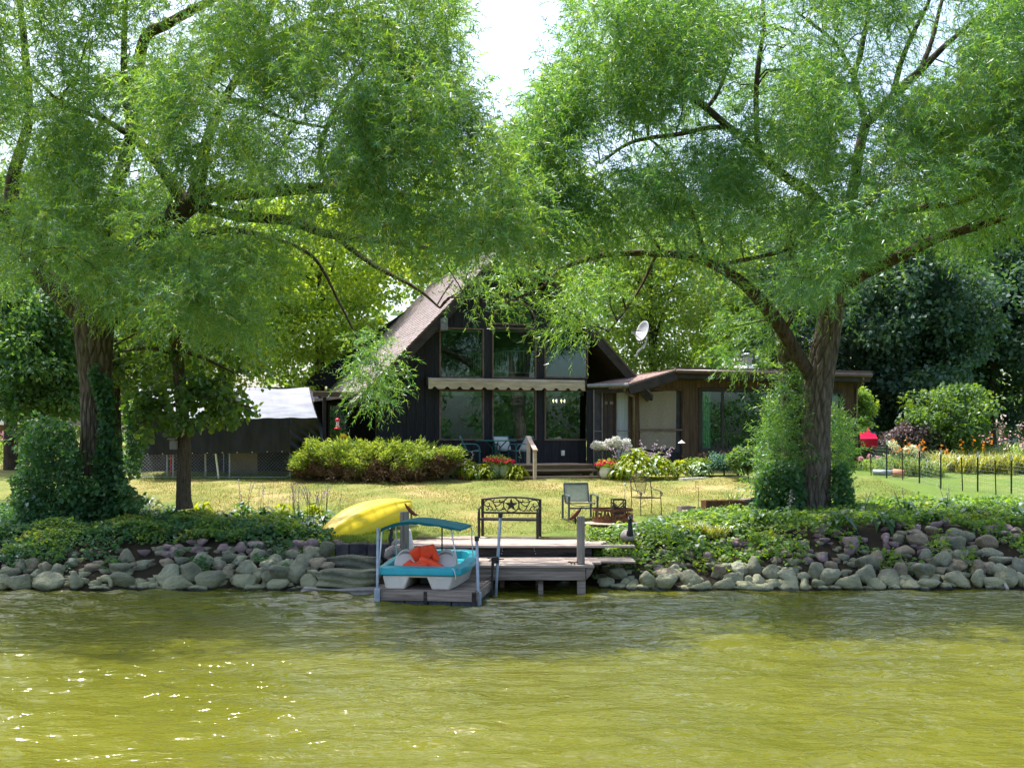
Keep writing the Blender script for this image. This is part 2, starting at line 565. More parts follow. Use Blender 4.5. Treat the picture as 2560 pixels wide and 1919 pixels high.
def rock_material(name, c1, c2, wet=True):
    m = bpy.data.materials.new(name)
    nt, N, L = nodes_of(m)
    out = N.new('ShaderNodeOutputMaterial'); b = N.new('ShaderNodeBsdfPrincipled')
    b.inputs['Roughness'].default_value = 0.85; b.inputs['Specular IOR Level'].default_value = 0.25
    L.new(b.outputs[0], out.inputs[0])
    geo = N.new('ShaderNodeNewGeometry'); oi = N.new('ShaderNodeObjectInfo')
    n = N.new('ShaderNodeTexNoise'); n.inputs['Scale'].default_value = 3.2; n.inputs['Detail'].default_value = 8; n.inputs['Roughness'].default_value = 0.7
    L.new(geo.outputs['Position'], n.inputs['Vector'])
    r = N.new('ShaderNodeValToRGB')
    r.color_ramp.elements[0].position = 0.32; r.color_ramp.elements[0].color = rgba(c1)
    r.color_ramp.elements[1].position = 0.68; r.color_ramp.elements[1].color = rgba(c2)
    L.new(n.outputs[0], r.inputs[0])
    hs = N.new('ShaderNodeHueSaturation')
    mr = N.new('ShaderNodeMapRange'); mr.inputs[3].default_value = 0.72; mr.inputs[4].default_value = 1.25
    L.new(oi.outputs['Random'], mr.inputs[0]); L.new(mr.outputs[0], hs.inputs['Value']); L.new(r.outputs[0], hs.inputs['Color'])
    sp = N.new('ShaderNodeTexNoise'); sp.inputs['Scale'].default_value = 60; sp.inputs['Detail'].default_value = 3
    L.new(geo.outputs['Position'], sp.inputs['Vector'])
    sr = N.new('ShaderNodeMapRange'); sr.inputs[1].default_value = 0.3; sr.inputs[2].default_value = 0.7; sr.inputs[3].default_value = 0.75; sr.inputs[4].default_value = 1.25
    L.new(sp.outputs[0], sr.inputs[0])
    h2 = N.new('ShaderNodeHueSaturation'); L.new(hs.outputs[0], h2.inputs['Color']); L.new(sr.outputs[0], h2.inputs['Value'])
    col = h2.outputs[0]
    if wet:
        # dried silt line above the lake and a wet foot in it
        xyz = N.new('ShaderNodeSeparateXYZ'); L.new(geo.outputs['Position'], xyz.inputs[0])
        zz = N.new('ShaderNodeMath'); zz.operation = 'MULTIPLY_ADD'; zz.inputs[1].default_value = 0.12
        L.new(n.outputs[0], zz.inputs[0]); L.new(xyz.outputs[2], zz.inputs[2])
        wr = N.new('ShaderNodeValToRGB')
        cr = wr.color_ramp
        cr.elements[0].position = 0.0; cr.elements[0].color = (0.0, 0, 0, 1)
        cr.elements[1].position = 0.40; cr.elements[1].color = (0, 0, 0, 1)
        cr.elements.new(0.105).color = (0, 0, 0, 1)
        cr.elements.new(0.125).color = (1, 1, 1, 1)
        cr.elements.new(0.24).color = (0.8, 0.8, 0.8, 1)
        L.new(zz.outputs[0], wr.inputs[0])
        mx = N.new('ShaderNodeMix'); mx.data_type = 'RGBA'
        L.new(wr.outputs[0], mx.inputs[0]); L.new(col, mx.inputs[6]); mx.inputs[7].default_value = (0.29, 0.29, 0.18, 1)
        dk = N.new('ShaderNodeMapRange'); dk.inputs[1].default_value = 0.085; dk.inputs[2].default_value = 0.115
        dk.inputs[3].default_value = 0.28; dk.inputs[4].default_value = 1.0
        L.new(zz.outputs[0], dk.inputs[0])
        h3 = N.new('ShaderNodeHueSaturation'); L.new(mx.outputs[2], h3.inputs['Color']); L.new(dk.outputs[0], h3.inputs['Value'])
        col = h3.outputs[0]
    L.new(col, b.inputs['Base Color'])
    bp = N.new('ShaderNodeBump'); bp.inputs['Strength'].default_value = 1.0; bp.inputs['Distance'].default_value = 0.04
    n3 = N.new('ShaderNodeTexNoise'); n3.inputs['Scale'].default_value = 14; n3.inputs['Detail'].default_value = 8
    L.new(geo.outputs['Position'], n3.inputs['Vector'])
    L.new(n3.outputs[0], bp.inputs['Height']); L.new(bp.outputs[0], b.inputs['Normal'])
    return m

def glass_material(name, tint=(0.66, 0.84, 0.82), ior=1.7):
    m = bpy.data.materials.new(name)
    nt, N, L = nodes_of(m)
    out = N.new('ShaderNodeOutputMaterial')
    t = N.new('ShaderNodeBsdfTransparent'); t.inputs[0].default_value = rgba(tint)
    g = N.new('ShaderNodeBsdfGlossy'); g.inputs['Roughness'].default_value = 0.01; g.inputs[0].default_value = (0.86, 1, 1, 1)
    fr = N.new('ShaderNodeFresnel'); fr.inputs[0].default_value = ior
    mx = N.new('ShaderNodeMixShader')
    L.new(fr.outputs[0], mx.inputs[0]); L.new(t.outputs[0], mx.inputs[1]); L.new(g.outputs[0], mx.inputs[2])
    L.new(mx.outputs[0], out.inputs[0])
    return m

def emit_material(name, col, s):
    m = bpy.data.materials.new(name)
    nt, N, L = nodes_of(m)
    out = N.new('ShaderNodeOutputMaterial'); e = N.new('ShaderNodeEmission')
    e.inputs[0].default_value = rgba(col); e.inputs[1].default_value = s
    L.new(e.outputs[0], out.inputs[0])
    return m

M_LAWN = lawn_material()
M_WATER = water_material()
M_GLASS = glass_material('window_glass')
M_ROCK = {
    'grey': rock_material('boulder_grey_green', (0.125, 0.135, 0.095), (0.28, 0.28, 0.20)),
    'tan': rock_material('boulder_tan', (0.17, 0.14, 0.10), (0.34, 0.29, 0.21)),
    'purple': rock_material('boulder_purple', (0.135, 0.095, 0.10), (0.28, 0.21, 0.215), wet=False),
    'white': rock_material('boulder_pale', (0.36, 0.36, 0.32), (0.52, 0.52, 0.48), wet=False),
}
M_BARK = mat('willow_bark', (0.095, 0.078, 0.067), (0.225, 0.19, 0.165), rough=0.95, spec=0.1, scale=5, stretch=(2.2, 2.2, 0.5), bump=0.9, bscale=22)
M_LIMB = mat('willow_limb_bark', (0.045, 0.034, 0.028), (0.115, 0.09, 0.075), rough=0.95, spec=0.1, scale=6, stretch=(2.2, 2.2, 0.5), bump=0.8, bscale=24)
M_BARK2 = mat('young_bark', (0.06, 0.045, 0.032), (0.13, 0.10, 0.075), rough=0.95, spec=0.1, scale=9, stretch=(3, 3, 0.6), bump=0.8, bscale=30)
M_DARKBARK = mat('dark_bark', (0.035, 0.026, 0.02), (0.08, 0.06, 0.045), rough=0.95, spec=0.1, scale=7, stretch=(2, 2, 0.5), bump=0.7, bscale=20)
M_WILLOW = leafmat('willow_leaf', (0.022, 0.102, 0.058), (0.085, 0.205, 0.080), (0.08, 0.34, 0.05), (0.50, 0.74, 0.04), tr=0.48, gloss=0.10, grough=0.55, c_old=(0.32, 0.24, 0.03))
M_MAPLE = leafmat('maple_leaf', (0.028, 0.09, 0.026), (0.075, 0.155, 0.036), (0.11, 0.26, 0.015), (0.27, 0.42, 0.02), tr=0.46, gloss=0.10)
M_YELLOWGREEN = leafmat('yellow_green_leaf', (0.10, 0.22, 0.02), (0.21, 0.31, 0.03), (0.30, 0.52, 0.02), (0.62, 0.72, 0.03), tr=0.55, gloss=0.08)
M_FRESH = leafmat('fresh_green_leaf', (0.065, 0.15, 0.03), (0.16, 0.25, 0.045), (0.22, 0.42, 0.03), (0.44, 0.58, 0.04), tr=0.52, gloss=0.09)
M_DARKLEAF = leafmat('dark_maple_leaf', (0.022, 0.068, 0.045), (0.055, 0.120, 0.070), (0.05, 0.15, 0.035), (0.14, 0.27, 0.05), tr=0.38, gloss=0.09, grough=0.5)
M_SPRUCE = leafmat('blue_spruce_needle', (0.05, 0.10, 0.10), (0.11, 0.17, 0.16), (0.03, 0.08, 0.06), (0.06, 0.10, 0.07), tr=0.15, gloss=0.05)
M_PURPLELEAF = leafmat('purple_leaf', (0.07, 0.055, 0.06), (0.16, 0.12, 0.13), (0.10, 0.05, 0.05), (0.20, 0.12, 0.10), tr=0.3, gloss=0.1)
M_GROUNDCOVER = leafmat('ground_cover_leaf', (0.040, 0.125, 0.022), (0.14, 0.25, 0.04), (0.18, 0.42, 0.02), (0.48, 0.64, 0.03), tr=0.50, gloss=0.10, c_old=(0.35, 0.26, 0.05))
M_IVY = leafmat('ivy_leaf', (0.024, 0.098, 0.040), (0.075, 0.175, 0.060), (0.07, 0.25, 0.04), (0.20, 0.38, 0.04), tr=0.40, gloss=0.10)
M_HOSTA = leafmat('hosta_leaf', (0.026, 0.085, 0.030), (0.06, 0.135, 0.04), (0.08, 0.22, 0.03), (0.18, 0.34, 0.04), tr=0.38, gloss=0.05)
M_HOSTAYEL = leafmat('hosta_leaf_yellow', (0.10, 0.17, 0.006), (0.26, 0.29, 0.008), (0.30, 0.44, 0.006), (0.60, 0.60, 0.01), tr=0.48, gloss=0.015)
M_HOSTAWHITE = leafmat('hosta_leaf_margin', (0.13, 0.20, 0.09), (0.22, 0.28, 0.14), (0.2, 0.3, 0.08), (0.3, 0.36, 0.1), tr=0.35, gloss=0.04)
M_JUNIPER = leafmat('juniper_spray', (0.10, 0.20, 0.035), (0.22, 0.34, 0.06), (0.26, 0.38, 0.03), (0.48, 0.54, 0.05), tr=0.45, gloss=0.05)
M_JUNIPERDEAD = leafmat('juniper_brown_spray', (0.09, 0.055, 0.04), (0.19, 0.125, 0.085), (0.10, 0.06, 0.03), (0.2, 0.12, 0.06), tr=0.2, gloss=0.03)
M_GRASSBLADE = leafmat('dry_grass_blade', (0.17, 0.155, 0.05), (0.36, 0.30, 0.12), (0.25, 0.26, 0.04), (0.45, 0.38, 0.1), tr=0.3, gloss=0.05)
M_GREENBLADE = leafmat('green_grass_blade', (0.07, 0.13, 0.02), (0.14, 0.20, 0.03), (0.15, 0.27, 0.02), (0.30, 0.38, 0.04), tr=0.40, gloss=0.08)
M_LILYBLADE = leafmat('day_lily_blade', (0.15, 0.20, 0.03), (0.30, 0.32, 0.05), (0.32, 0.38, 0.03), (0.52, 0.48, 0.05), tr=0.45, gloss=0.10)
M_DRYBLADE = leafmat('dead_grass_blade', (0.26, 0.18, 0.08), (0.42, 0.32, 0.16), (0.2, 0.15, 0.05), (0.3, 0.2, 0.1), tr=0.25, gloss=0.04)
M_WHITEPETAL = leafmat('white_petal', (0.72, 0.72, 0.68), (0.86, 0.84, 0.82), (0.6, 0.62, 0.5), (0.7, 0.7, 0.6), tr=0.35, gloss=0.03)
M_LAVPETAL = leafmat('lavender_petal', (0.42, 0.30, 0.46), (0.62, 0.48, 0.62), (0.4, 0.3, 0.45), (0.55, 0.4, 0.5), tr=0.35, gloss=0.03)
M_REDPETAL = leafmat('red_petal', (0.62, 0.015, 0.06), (0.78, 0.07, 0.12), (0.6, 0.02, 0.06), (0.7, 0.06, 0.1), tr=0.35, gloss=0.04)
M_ORANGEPETAL = leafmat('orange_petal', (0.75, 0.17, 0.01), (0.85, 0.30, 0.03), (0.8, 0.2, 0.01), (0.8, 0.3, 0.02), tr=0.4, gloss=0.04)
M_YELLOWPETAL = leafmat('yellow_petal', (0.80, 0.46, 0.01), (0.85, 0.58, 0.03), (0.8, 0.5, 0.01), (0.8, 0.55, 0.02), tr=0.4, gloss=0.04)
M_PINKPETAL = leafmat('pink_petal', (0.62, 0.26, 0.34), (0.75, 0.46, 0.50), (0.6, 0.3, 0.35), (0.7, 0.4, 0.45), tr=0.4, gloss=0.03)
M_STEM = mat('plant_stem', (0.06, 0.11, 0.03), (0.12, 0.16, 0.05), rough=0.7)

M_SIDING = mat('black_stained_siding', (0.011, 0.011, 0.016), (0.024, 0.025, 0.034), rough=0.75, spec=0.25, scale=3, stretch=(6, 6, 0.5), bump=0.35, bscale=14)
M_BROWNSIDING = mat('brown_stained_siding', (0.060, 0.036, 0.024), (0.115, 0.073, 0.050), rough=0.8, spec=0.2, scale=3, stretch=(6, 6, 0.5), bump=0.35, bscale=14)
M_DARKTRIM = mat('dark_brown_trim', (0.022, 0.017, 0.017), (0.045, 0.036, 0.036), rough=0.7, spec=0.3, scale=4)
M_WINTRIM = mat('window_trim_brown', (0.10, 0.065, 0.055), (0.17, 0.115, 0.095), rough=0.6, spec=0.3, scale=5)
M_GUTTER = mat('gutter_brown', (0.055, 0.032, 0.026), (0.085, 0.052, 0.042), rough=0.35, spec=0.5, scale=4)
M_SHINGLE = mat('weathered_shingle', (0.185, 0.158, 0.158), (0.34, 0.295, 0.29), rough=0.95, spec=0.1, scale=9, bump=0.5, bscale=60, stretch=(1, 1, 1))
M_SHINGLE2 = mat('porch_shingle', (0.17, 0.115, 0.10), (0.30, 0.215, 0.19), rough=0.95, spec=0.1, scale=12, bump=0.5, bscale=60)
M_DECK = mat('weathered_deck_board', (0.27, 0.215, 0.19), (0.46, 0.385, 0.345), rough=0.9, spec=0.15, scale=2.4, stretch=(0.5, 8, 8), bump=0.5, bscale=12)
M_DOCKWOOD = mat('grey_dock_wood', (0.15, 0.12, 0.10), (0.34, 0.28, 0.24), rough=0.9, spec=0.15, scale=2.6, stretch=(0.5, 7, 7), bump=0.6, bscale=14)
M_POSTWOOD = mat('grey_post_wood', (0.19, 0.16, 0.135), (0.38, 0.33, 0.285), rough=0.92, spec=0.1, scale=2.6, stretch=(9, 9, 0.5), bump=0.8, bscale=12)
M_BLACKWOOD = mat('dark_tarred_timber', (0.018, 0.016, 0.016), (0.06, 0.052, 0.048), rough=0.9, spec=0.15, scale=3, stretch=(0.6, 5, 5), bump=0.7, bscale=14)
M_PORCHWOOD = mat('porch_deck_wood', (0.24, 0.17, 0.135), (0.42, 0.32, 0.27), rough=0.85, spec=0.15, scale=3, stretch=(0.6, 6, 6), bump=0.4)
M_OLIVEWOOD = mat('treated_olive_wood', (0.10, 0.085, 0.045), (0.17, 0.145, 0.085), rough=0.85, spec=0.15, scale=3, stretch=(0.6, 6, 6), bump=0.4)
M_RAILWOOD = mat('pale_rail_wood', (0.38, 0.30, 0.245), (0.56, 0.46, 0.39), rough=0.85, spec=0.15, scale=4, bump=0.3)
M_TEALPAINT = mat('teal_metal_paint', (0.008, 0.10, 0.13), (0.012, 0.13, 0.165), rough=0.4, spec=0.5)
M_SLING = mat('pale_sling_fabric', (0.34, 0.38, 0.38), (0.50, 0.53, 0.52), rough=0.9, scale=40, stretch=(1, 1, 1), bump=0.3, bscale=200)
M_SLINGGREEN = mat('grey_green_sling', (0.36, 0.38, 0.30), (0.52, 0.54, 0.44), rough=0.9, scale=40, bump=0.3, bscale=200)
M_CHAIRFRAME = mat('slate_chair_frame', (0.050, 0.065, 0.080), (0.075, 0.095, 0.115), rough=0.45, spec=0.5)
M_BLACKIRON = mat('black_iron', (0.014, 0.011, 0.011), (0.03, 0.022, 0.021), rough=0.5, spec=0.4, scale=12)
M_BRONZEIRON = mat('bronze_iron', (0.035, 0.028, 0.02), (0.06, 0.05, 0.035), rough=0.5, spec=0.4, scale=12)
M_RUST = mat('rusted_steel', (0.075, 0.028, 0.016), (0.19, 0.085, 0.045), rough=0.85, spec=0.2, scale=9, bump=0.3)
M_GALV = mat('galvanised_pipe', (0.22, 0.27, 0.33), (0.33, 0.38, 0.44), rough=0.5, spec=0.5, scale=10, metal=0.35)
M_ALU = mat('aluminium_tube', (0.55, 0.58, 0.60), (0.68, 0.70, 0.72), rough=0.35, spec=0.5, metal=0.3)
M_BLACKPLASTIC = mat('black_plastic', (0.012, 0.013, 0.016), (0.022, 0.024, 0.03), rough=0.45, spec=0.4)
M_FLOATPLASTIC = mat('blue_black_float', (0.022, 0.028, 0.040), (0.045, 0.055, 0.075), rough=0.5, spec=0.4, scale=5)
M_KAYAK = mat('yellow_kayak_hull', (0.74, 0.53, 0.008), (0.80, 0.61, 0.02), rough=0.42, spec=0.45, scale=3, bump=0.05, bscale=8)
M_TEALHULL = mat('teal_boat_deck', (0.0, 0.26, 0.32), (0.005, 0.32, 0.38), rough=0.38, spec=0.5, scale=4)
M_CREAMHULL = mat('cream_boat_hull', (0.52, 0.48, 0.43), (0.62, 0.57, 0.52), rough=0.45, spec=0.45, scale=5, stretch=(1, 1, 0.4))
M_CANOPY = mat('teal_canopy_cloth', (0.003, 0.10, 0.115), (0.006, 0.14, 0.155), rough=0.8, spec=0.2, scale=6)
M_JACKET = mat('orange_red_vest', (0.78, 0.065, 0.02), (0.85, 0.11, 0.04), rough=0.65, spec=0.3, scale=5, bump=0.2)
M_WHITEPLASTIC = mat('white_plastic', (0.68, 0.68, 0.66), (0.78, 0.78, 0.76), rough=0.45, spec=0.4)
M_DISH = mat('grey_dish_paint', (0.36, 0.38, 0.40), (0.44, 0.46, 0.48), rough=0.5, spec=0.4)
M_AWNING = mat('tan_awning_cloth', (0.33, 0.27, 0.21), (0.50, 0.42, 0.34), rough=0.9, spec=0.1, scale=3, stretch=(0.6, 1, 3), c3=(0.42, 0.35, 0.28))
M_TARPTOP = mat('silver_tarp', (0.105, 0.122, 0.165), (0.185, 0.21, 0.26), rough=0.55, spec=0.25, scale=3, stretch=(0.5, 0.5, 3), bump=0.25, bscale=6)
M_TARPSIDE = mat('black_tarp', (0.010, 0.011, 0.015), (0.022, 0.024, 0.031), rough=0.45, spec=0.3, scale=3, stretch=(2, 2, 0.4), bump=0.35, bscale=5)
M_SHADECLOTH = mat('tan_shade_cloth', (0.22, 0.185, 0.155), (0.30, 0.255, 0.215), rough=0.9, scale=30, bump=0.2, bscale=150)
M_SCREEN = mat('dark_screen', (0.035, 0.033, 0.045), (0.06, 0.058, 0.075), rough=0.8)
M_BLUECURTAIN = mat('pale_blue_curtain', (0.30, 0.33, 0.42), (0.42, 0.45, 0.54), rough=0.9, scale=4, stretch=(10, 10, 0.3))
M_CURTAIN = mat('pale_green_curtain', (0.66, 0.76, 0.58), (0.78, 0.86, 0.70), rough=0.9, scale=3, stretch=(10, 10, 0.3))
M_SHADEROLL = mat('window_shade', (0.50, 0.54, 0.42), (0.62, 0.66, 0.52), rough=0.9, scale=5)
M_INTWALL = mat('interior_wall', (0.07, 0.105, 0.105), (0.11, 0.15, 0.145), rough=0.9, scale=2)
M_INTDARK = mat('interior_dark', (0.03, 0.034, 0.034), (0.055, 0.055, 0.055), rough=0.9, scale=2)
M_WHITERAIL = mat('white_rail_paint', (0.70, 0.74, 0.66), (0.8, 0.84, 0.76), rough=0.5)
M_POT = mat('white_glazed_pot', (0.66, 0.64, 0.58), (0.76, 0.74, 0.68), rough=0.35, spec=0.5)
M_GREENPOT = mat('green_glazed_pot', (0.20, 0.27, 0.16), (0.30, 0.36, 0.22), rough=0.4, spec=0.5)
M_STONEBLOCK = mat('dark_stone_block', (0.030, 0.030, 0.036), (0.075, 0.070, 0.078), rough=0.9, spec=0.2, scale=4, bump=0.7, bscale=16)
M_FLATSTONE = mat('flat_grey_stone', (0.27, 0.24, 0.225), (0.40, 0.36, 0.335), rough=0.9, scale=5, bump=0.4)
M_ASH = mat('ash_sand', (0.23, 0.195, 0.16), (0.34, 0.295, 0.25), rough=0.95, scale=14, bump=0.5)
M_BRICK = mat('brown_brick', (0.16, 0.09, 0.075), (0.24, 0.14, 0.11), rough=0.9, scale=10)
M_BEIGE = mat('beige_vinyl_siding', (0.48, 0.40, 0.29), (0.56, 0.47, 0.35), rough=0.7, scale=2)
M_WHITEPAINT = mat('white_house_paint', (0.66, 0.66, 0.66), (0.76, 0.76, 0.76), rough=0.6, scale=3)
M_ROOFGREY = mat('grey_roof', (0.18, 0.15, 0.14), (0.27, 0.23, 0.22), rough=0.95, scale=8)
M_DARKGLASS = mat('dark_window', (0.03, 0.035, 0.04), (0.06, 0.07, 0.08), rough=0.15, spec=0.6, scale=2)
M_CARRED = mat('red_car_paint', (0.55, 0.01, 0.05), (0.58, 0.012, 0.055), rough=0.25, spec=0.6)
M_TYRE = mat('tyre_rubber', (0.015, 0.015, 0.015), (0.025, 0.025, 0.025), rough=0.8)
M_REDPOLE = mat('red_painted_pole', (0.45, 0.05, 0.07), (0.55, 0.09, 0.1), rough=0.6)
M_TERRACOTTA = mat('terracotta_pipe', (0.42, 0.17, 0.10), (0.55, 0.26, 0.17), rough=0.8)
M_GOOSEBODY = mat('goose_grey_brown', (0.19, 0.17, 0.16), (0.36, 0.33, 0.31), rough=0.8, scale=14, bump=0.2)
M_GOOSEBLACK = mat('goose_black', (0.012, 0.013, 0.018), (0.028, 0.03, 0.04), rough=0.55, scale=8)
M_BIRDRED = mat('red_brown_carving', (0.11, 0.022, 0.018), (0.23, 0.05, 0.035), rough=0.7, scale=14)

# ------------------------------------------------------------------ ground, lake
def terrain():
    xs = np.concatenate([np.array([-400, -200, -100, -60, -40, -30, -24, -20]), np.arange(-18, 18.01, 0.22), np.array([20, 24, 30, 40, 60, 100, 200, 400])])
    ys = np.concatenate([np.array([16, 18.5, 19.5]), np.arange(20.2, 37, 0.16), np.array([38, 40, 43, 46, 50, 55, 60, 62, 66, 75, 90, 120, 200, 400, 800])])
    X, Y = np.meshgrid(xs, ys)
    Z = gz(X, Y)
    Z = Z + 0.018 * np.sin(X * 1.9 + Y * 1.3) * (Y > 23) + 0.012 * np.sin(X * 4.1 - Y * 3.3)
    v = np.stack([X, Y, Z], -1).reshape(-1, 3)
    nx = len(xs); ny = len(ys)
    f = [(j * nx + i, j * nx + i + 1, (j + 1) * nx + i + 1, (j + 1) * nx + i) for j in range(ny - 1) for i in range(nx - 1)]
    me = bpy.data.meshes.new('lawn')
    me.from_pydata(v.tolist(), [], f)
    me.polygons.foreach_set('use_smooth', [True] * len(me.polygons))
    me.materials.append(M_LAWN)
    kind(link(bpy.data.objects.new('lawn', me)), 'structure')
terrain()

def waves(X, Y):
    r = np.random.default_rng(3)
    Z = np.zeros_like(X)
    for i in range(34):
        lam = 0.26 * 1.06 ** i * (0.9 + 0.2 * r.random())
        if lam > 1.6: lam = 0.26 + 0.6 * r.random()
        a = r.normal(PI / 2 + 0.10, 0.42)
        k = 2 * PI / lam
        ph = r.random() * 6.28
        warp = 0.5 * np.sin(0.7 * X + 0.5 * Y + ph) + 0.4 * np.sin(0.31 * X - 0.9 * Y + 2 * ph)
        Z += 0.0062 * lam ** 0.55 * np.sin(k * (math.cos(a) * X + math.sin(a) * Y) + ph + warp)
    calm = 1.35 - 0.45 * sstep(20.5, 15.5, Y) - 0.9 * sstep(20.3, 21.6, Y)
    gust = 0.75 + 0.5 * np.sin(0.35 * X + 0.8 * Y + 0.6 * np.sin(0.5 * X)) * 0.5
    return Z * calm * gust
def lake():
    xs = np.arange(-10.5, 10.51, 0.066); ys = np.arange(8.6, 21.9, 0.055)
    X, Y = np.meshgrid(xs, ys)
    Z = waves(X, Y)
    fade = sstep(-10.5, -9.8, X) * (1 - sstep(9.8, 10.5, X)) * sstep(8.6, 9.2, Y) * (1 - sstep(21.5, 21.85, Y))
    Z = Z * fade
    nx = len(xs); ny = len(ys)
    v = np.stack([X, Y, Z], -1).reshape(-1, 3)
    idx = np.arange(nx * ny).reshape(ny, nx)
    q = np.stack([idx[:-1, :-1], idx[:-1, 1:], idx[1:, 1:], idx[1:, :-1]], -1).reshape(-1, 4)
    # calm rim out to the far shore behind the viewer
    x0, x1, y0, y1 = xs[0], xs[-1], ys[0], ys[-1]
    ext = np.array([(-500, -700, 0), (500, -700, 0), (500, y0, 0), (500, y1, 0), (-500, y1, 0), (-500, y0, 0)])
    n = nx * ny
    v = np.concatenate([v, ext])
    f = q.tolist() + [(n, n + 1, n + 2, int(idx[0, -1]), int(idx[0, 0]), n + 5)]
    f.append([n + 5, int(idx[0, 0]), int(idx[-1, 0]), n + 4]); f.append([int(idx[0, -1]), n + 2, n + 3, int(idx[-1, -1])])
    me = bpy.data.meshes.new('lake_water')
    me.from_pydata(v.tolist(), [], f)
    me.polygons.foreach_set('use_smooth', [True] * len(me.polygons))
    me.materials.append(M_WATER)
    kind(link(bpy.data.objects.new('lake_water', me)), 'structure')
lake()
# ------------------------------------------------------------------ the cottage
YAW = math.radians(17)
OX, OY = 5 * 36.0 / F, 36.0
CY, SY = math.cos(YAW), math.sin(YAW)
def hu(px, v):
    k = (px - 1280) / F
    return (k * (OY + v * CY) - OX + v * SY) / (CY - k * SY)
def hz(px, py, v):
    u = hu(px, v)
    return CH - (py - HZ) * (OY + u * SY + v * CY) / F
def hw(u, v, z=0.0):
    return Vector((OX + u * CY - v * SY, OY + u * SY + v * CY, z))
EXCL = []

house = thing('cottage', 'dark stained A-frame lake cottage with a low brown wing, behind the lawn', 'house', (OX, OY, 0), YAW)
ZA = hz(1285, 592, -0.5)
UA = hu(1285, -0.5)
SL = (ZA - hz(940, 948, -0.5)) / (UA - hu(940, -0.5))
def roofz(u): return ZA - SL * abs(u - UA)
ZDECK = hz(1280, 1160, -0.1)
ZGR = float(gz(0, 34.0))
UL = hu(945, 0); UR = hu(1466, 0)
LEN = 11.5

# window openings on the gable wall: (u0,u1,z0,z1)
WINS = []
for row, (t, b) in enumerate(((819, 946), (974, 1101))):
    for (a, c) in ((1098, 1210), (1230, 1341), (1361, 1470)):
        WINS.append((hu(a, 0), hu(c, 0), hz((a + c) / 2, b, 0), hz((a + c) / 2, t, 0)))
ARC_C = (hu(1285.5, 0), hz(1285, 808, 0)); ARC_R = hu(1341, 0) - ARC_C[0]

wall = MB().bb(UL, UR, 0.035, 0.05, ZGR - 0.1, ZDECK + 0.01).build('gable_wall', M_SIDING, house)
def column_pieces(u0, u1, zlo, ztop, wins):
    """free z-intervals of a vertical board, windows cut out"""
    segs = [(zlo, ztop)]
    for (a, b, z0, z1) in wins:
        if a < u1 - 1e-4 and b > u0 + 1e-4:
            n = []
            for (s, e) in segs:
                if z0 > s: n.append((s, min(e, z0)))
                if z1 < e: n.append((max(s, z1), e))
            segs = [q for q in n if q[1] - q[0] > 0.01]
    return segs
def siding(parent, u_start, u_end, step, zlo, topf, wins, m, v0, arc=None, gap=0.010, thick=0.03):
    u = u_start
    while u < u_end - 0.02:
        e = min(u + step, u_end)
        cuts = [u, e]
        for (a, b, *_r) in wins:
            for q in (a, b):
                if u + 0.005 < q < e - 0.005: cuts.append(q)
        if arc:
            for k in range(-12, 13):
                q = arc[0][0] + arc[1] * math.sin(k / 12 * PI / 2)
                if u + 0.005 < q < e - 0.005: cuts.append(q)
        cuts = sorted(set(cuts))
        cols = []
        for i in range(len(cuts) - 1):
            x, y = cuts[i], cuts[i + 1]
            w2 = list(wins)
            if arc:
                mid = (x + y) / 2 - arc[0][0]
                if abs(mid) < arc[1]:
                    w2.append((x, y, arc[0][1], arc[0][1] + math.sqrt(arc[1] ** 2 - mid ** 2)))
            A = x + (gap / 2 if i == 0 else 0); B = y - (gap / 2 if i == len(cuts) - 2 else 0)
            cols.append((A, B, i == 0, column_pieces(x, y, zlo, min(topf(A), topf(B)), w2)))
        whole = any(len(q[3]) == 1 for q in cols)
        groups = {}
        for A, B, first, segs in cols:
            tz = min(topf(A), topf(B))
            for k, (s, t) in enumerate(segs):
                mb = groups.setdefault(0 if whole else k, MB())
                if abs(t - tz) < 1e-6:
                    mb.extrude([(A, v0, s), (B, v0, s), (B, v0, topf(B)), (A, v0, topf(A))], (0, thick, 0))
                else:
                    mb.bb(A, B, v0, v0 + thick, s, t)
                if first:       # lip that closes the joint behind the board edge
                    mb.bb(A - 0.03, A + 0.03, v0 + thick - 0.004, v0 + thick + 0.010, s + 0.001, t - 0.02)
        for mb in groups.values():
            mb.build('siding_board', m, parent)
        u = e
siding(wall, UL, UR, 0.30, ZDECK + 0.012, lambda u: roofz(u) - 0.14, WINS, M_SIDING, 0.0, arc=(ARC_C, ARC_R))
# wall under the roof line beyond the siding (left return)
MB().extrude([(UL, 0.04, ZGR), (UL, 0.04, roofz(UL) - 0.2), (UL, LEN, roofz(UL) - 0.2), (UL, LEN, ZGR)], (0.06, 0, 0)).build('side_wall', M_SIDING, house)
MB().bb(UL, UR + 3, LEN - 0.1, LEN, ZGR, 5.0).extrude([(UL - 1.2, LEN - 0.1, 5.0), (UR + 1.2, LEN - 0.1, 5.0), (UA, LEN - 0.1, ZA - 0.3)], (0, 0.1, 0)).build('back_wall', M_SIDING, house)

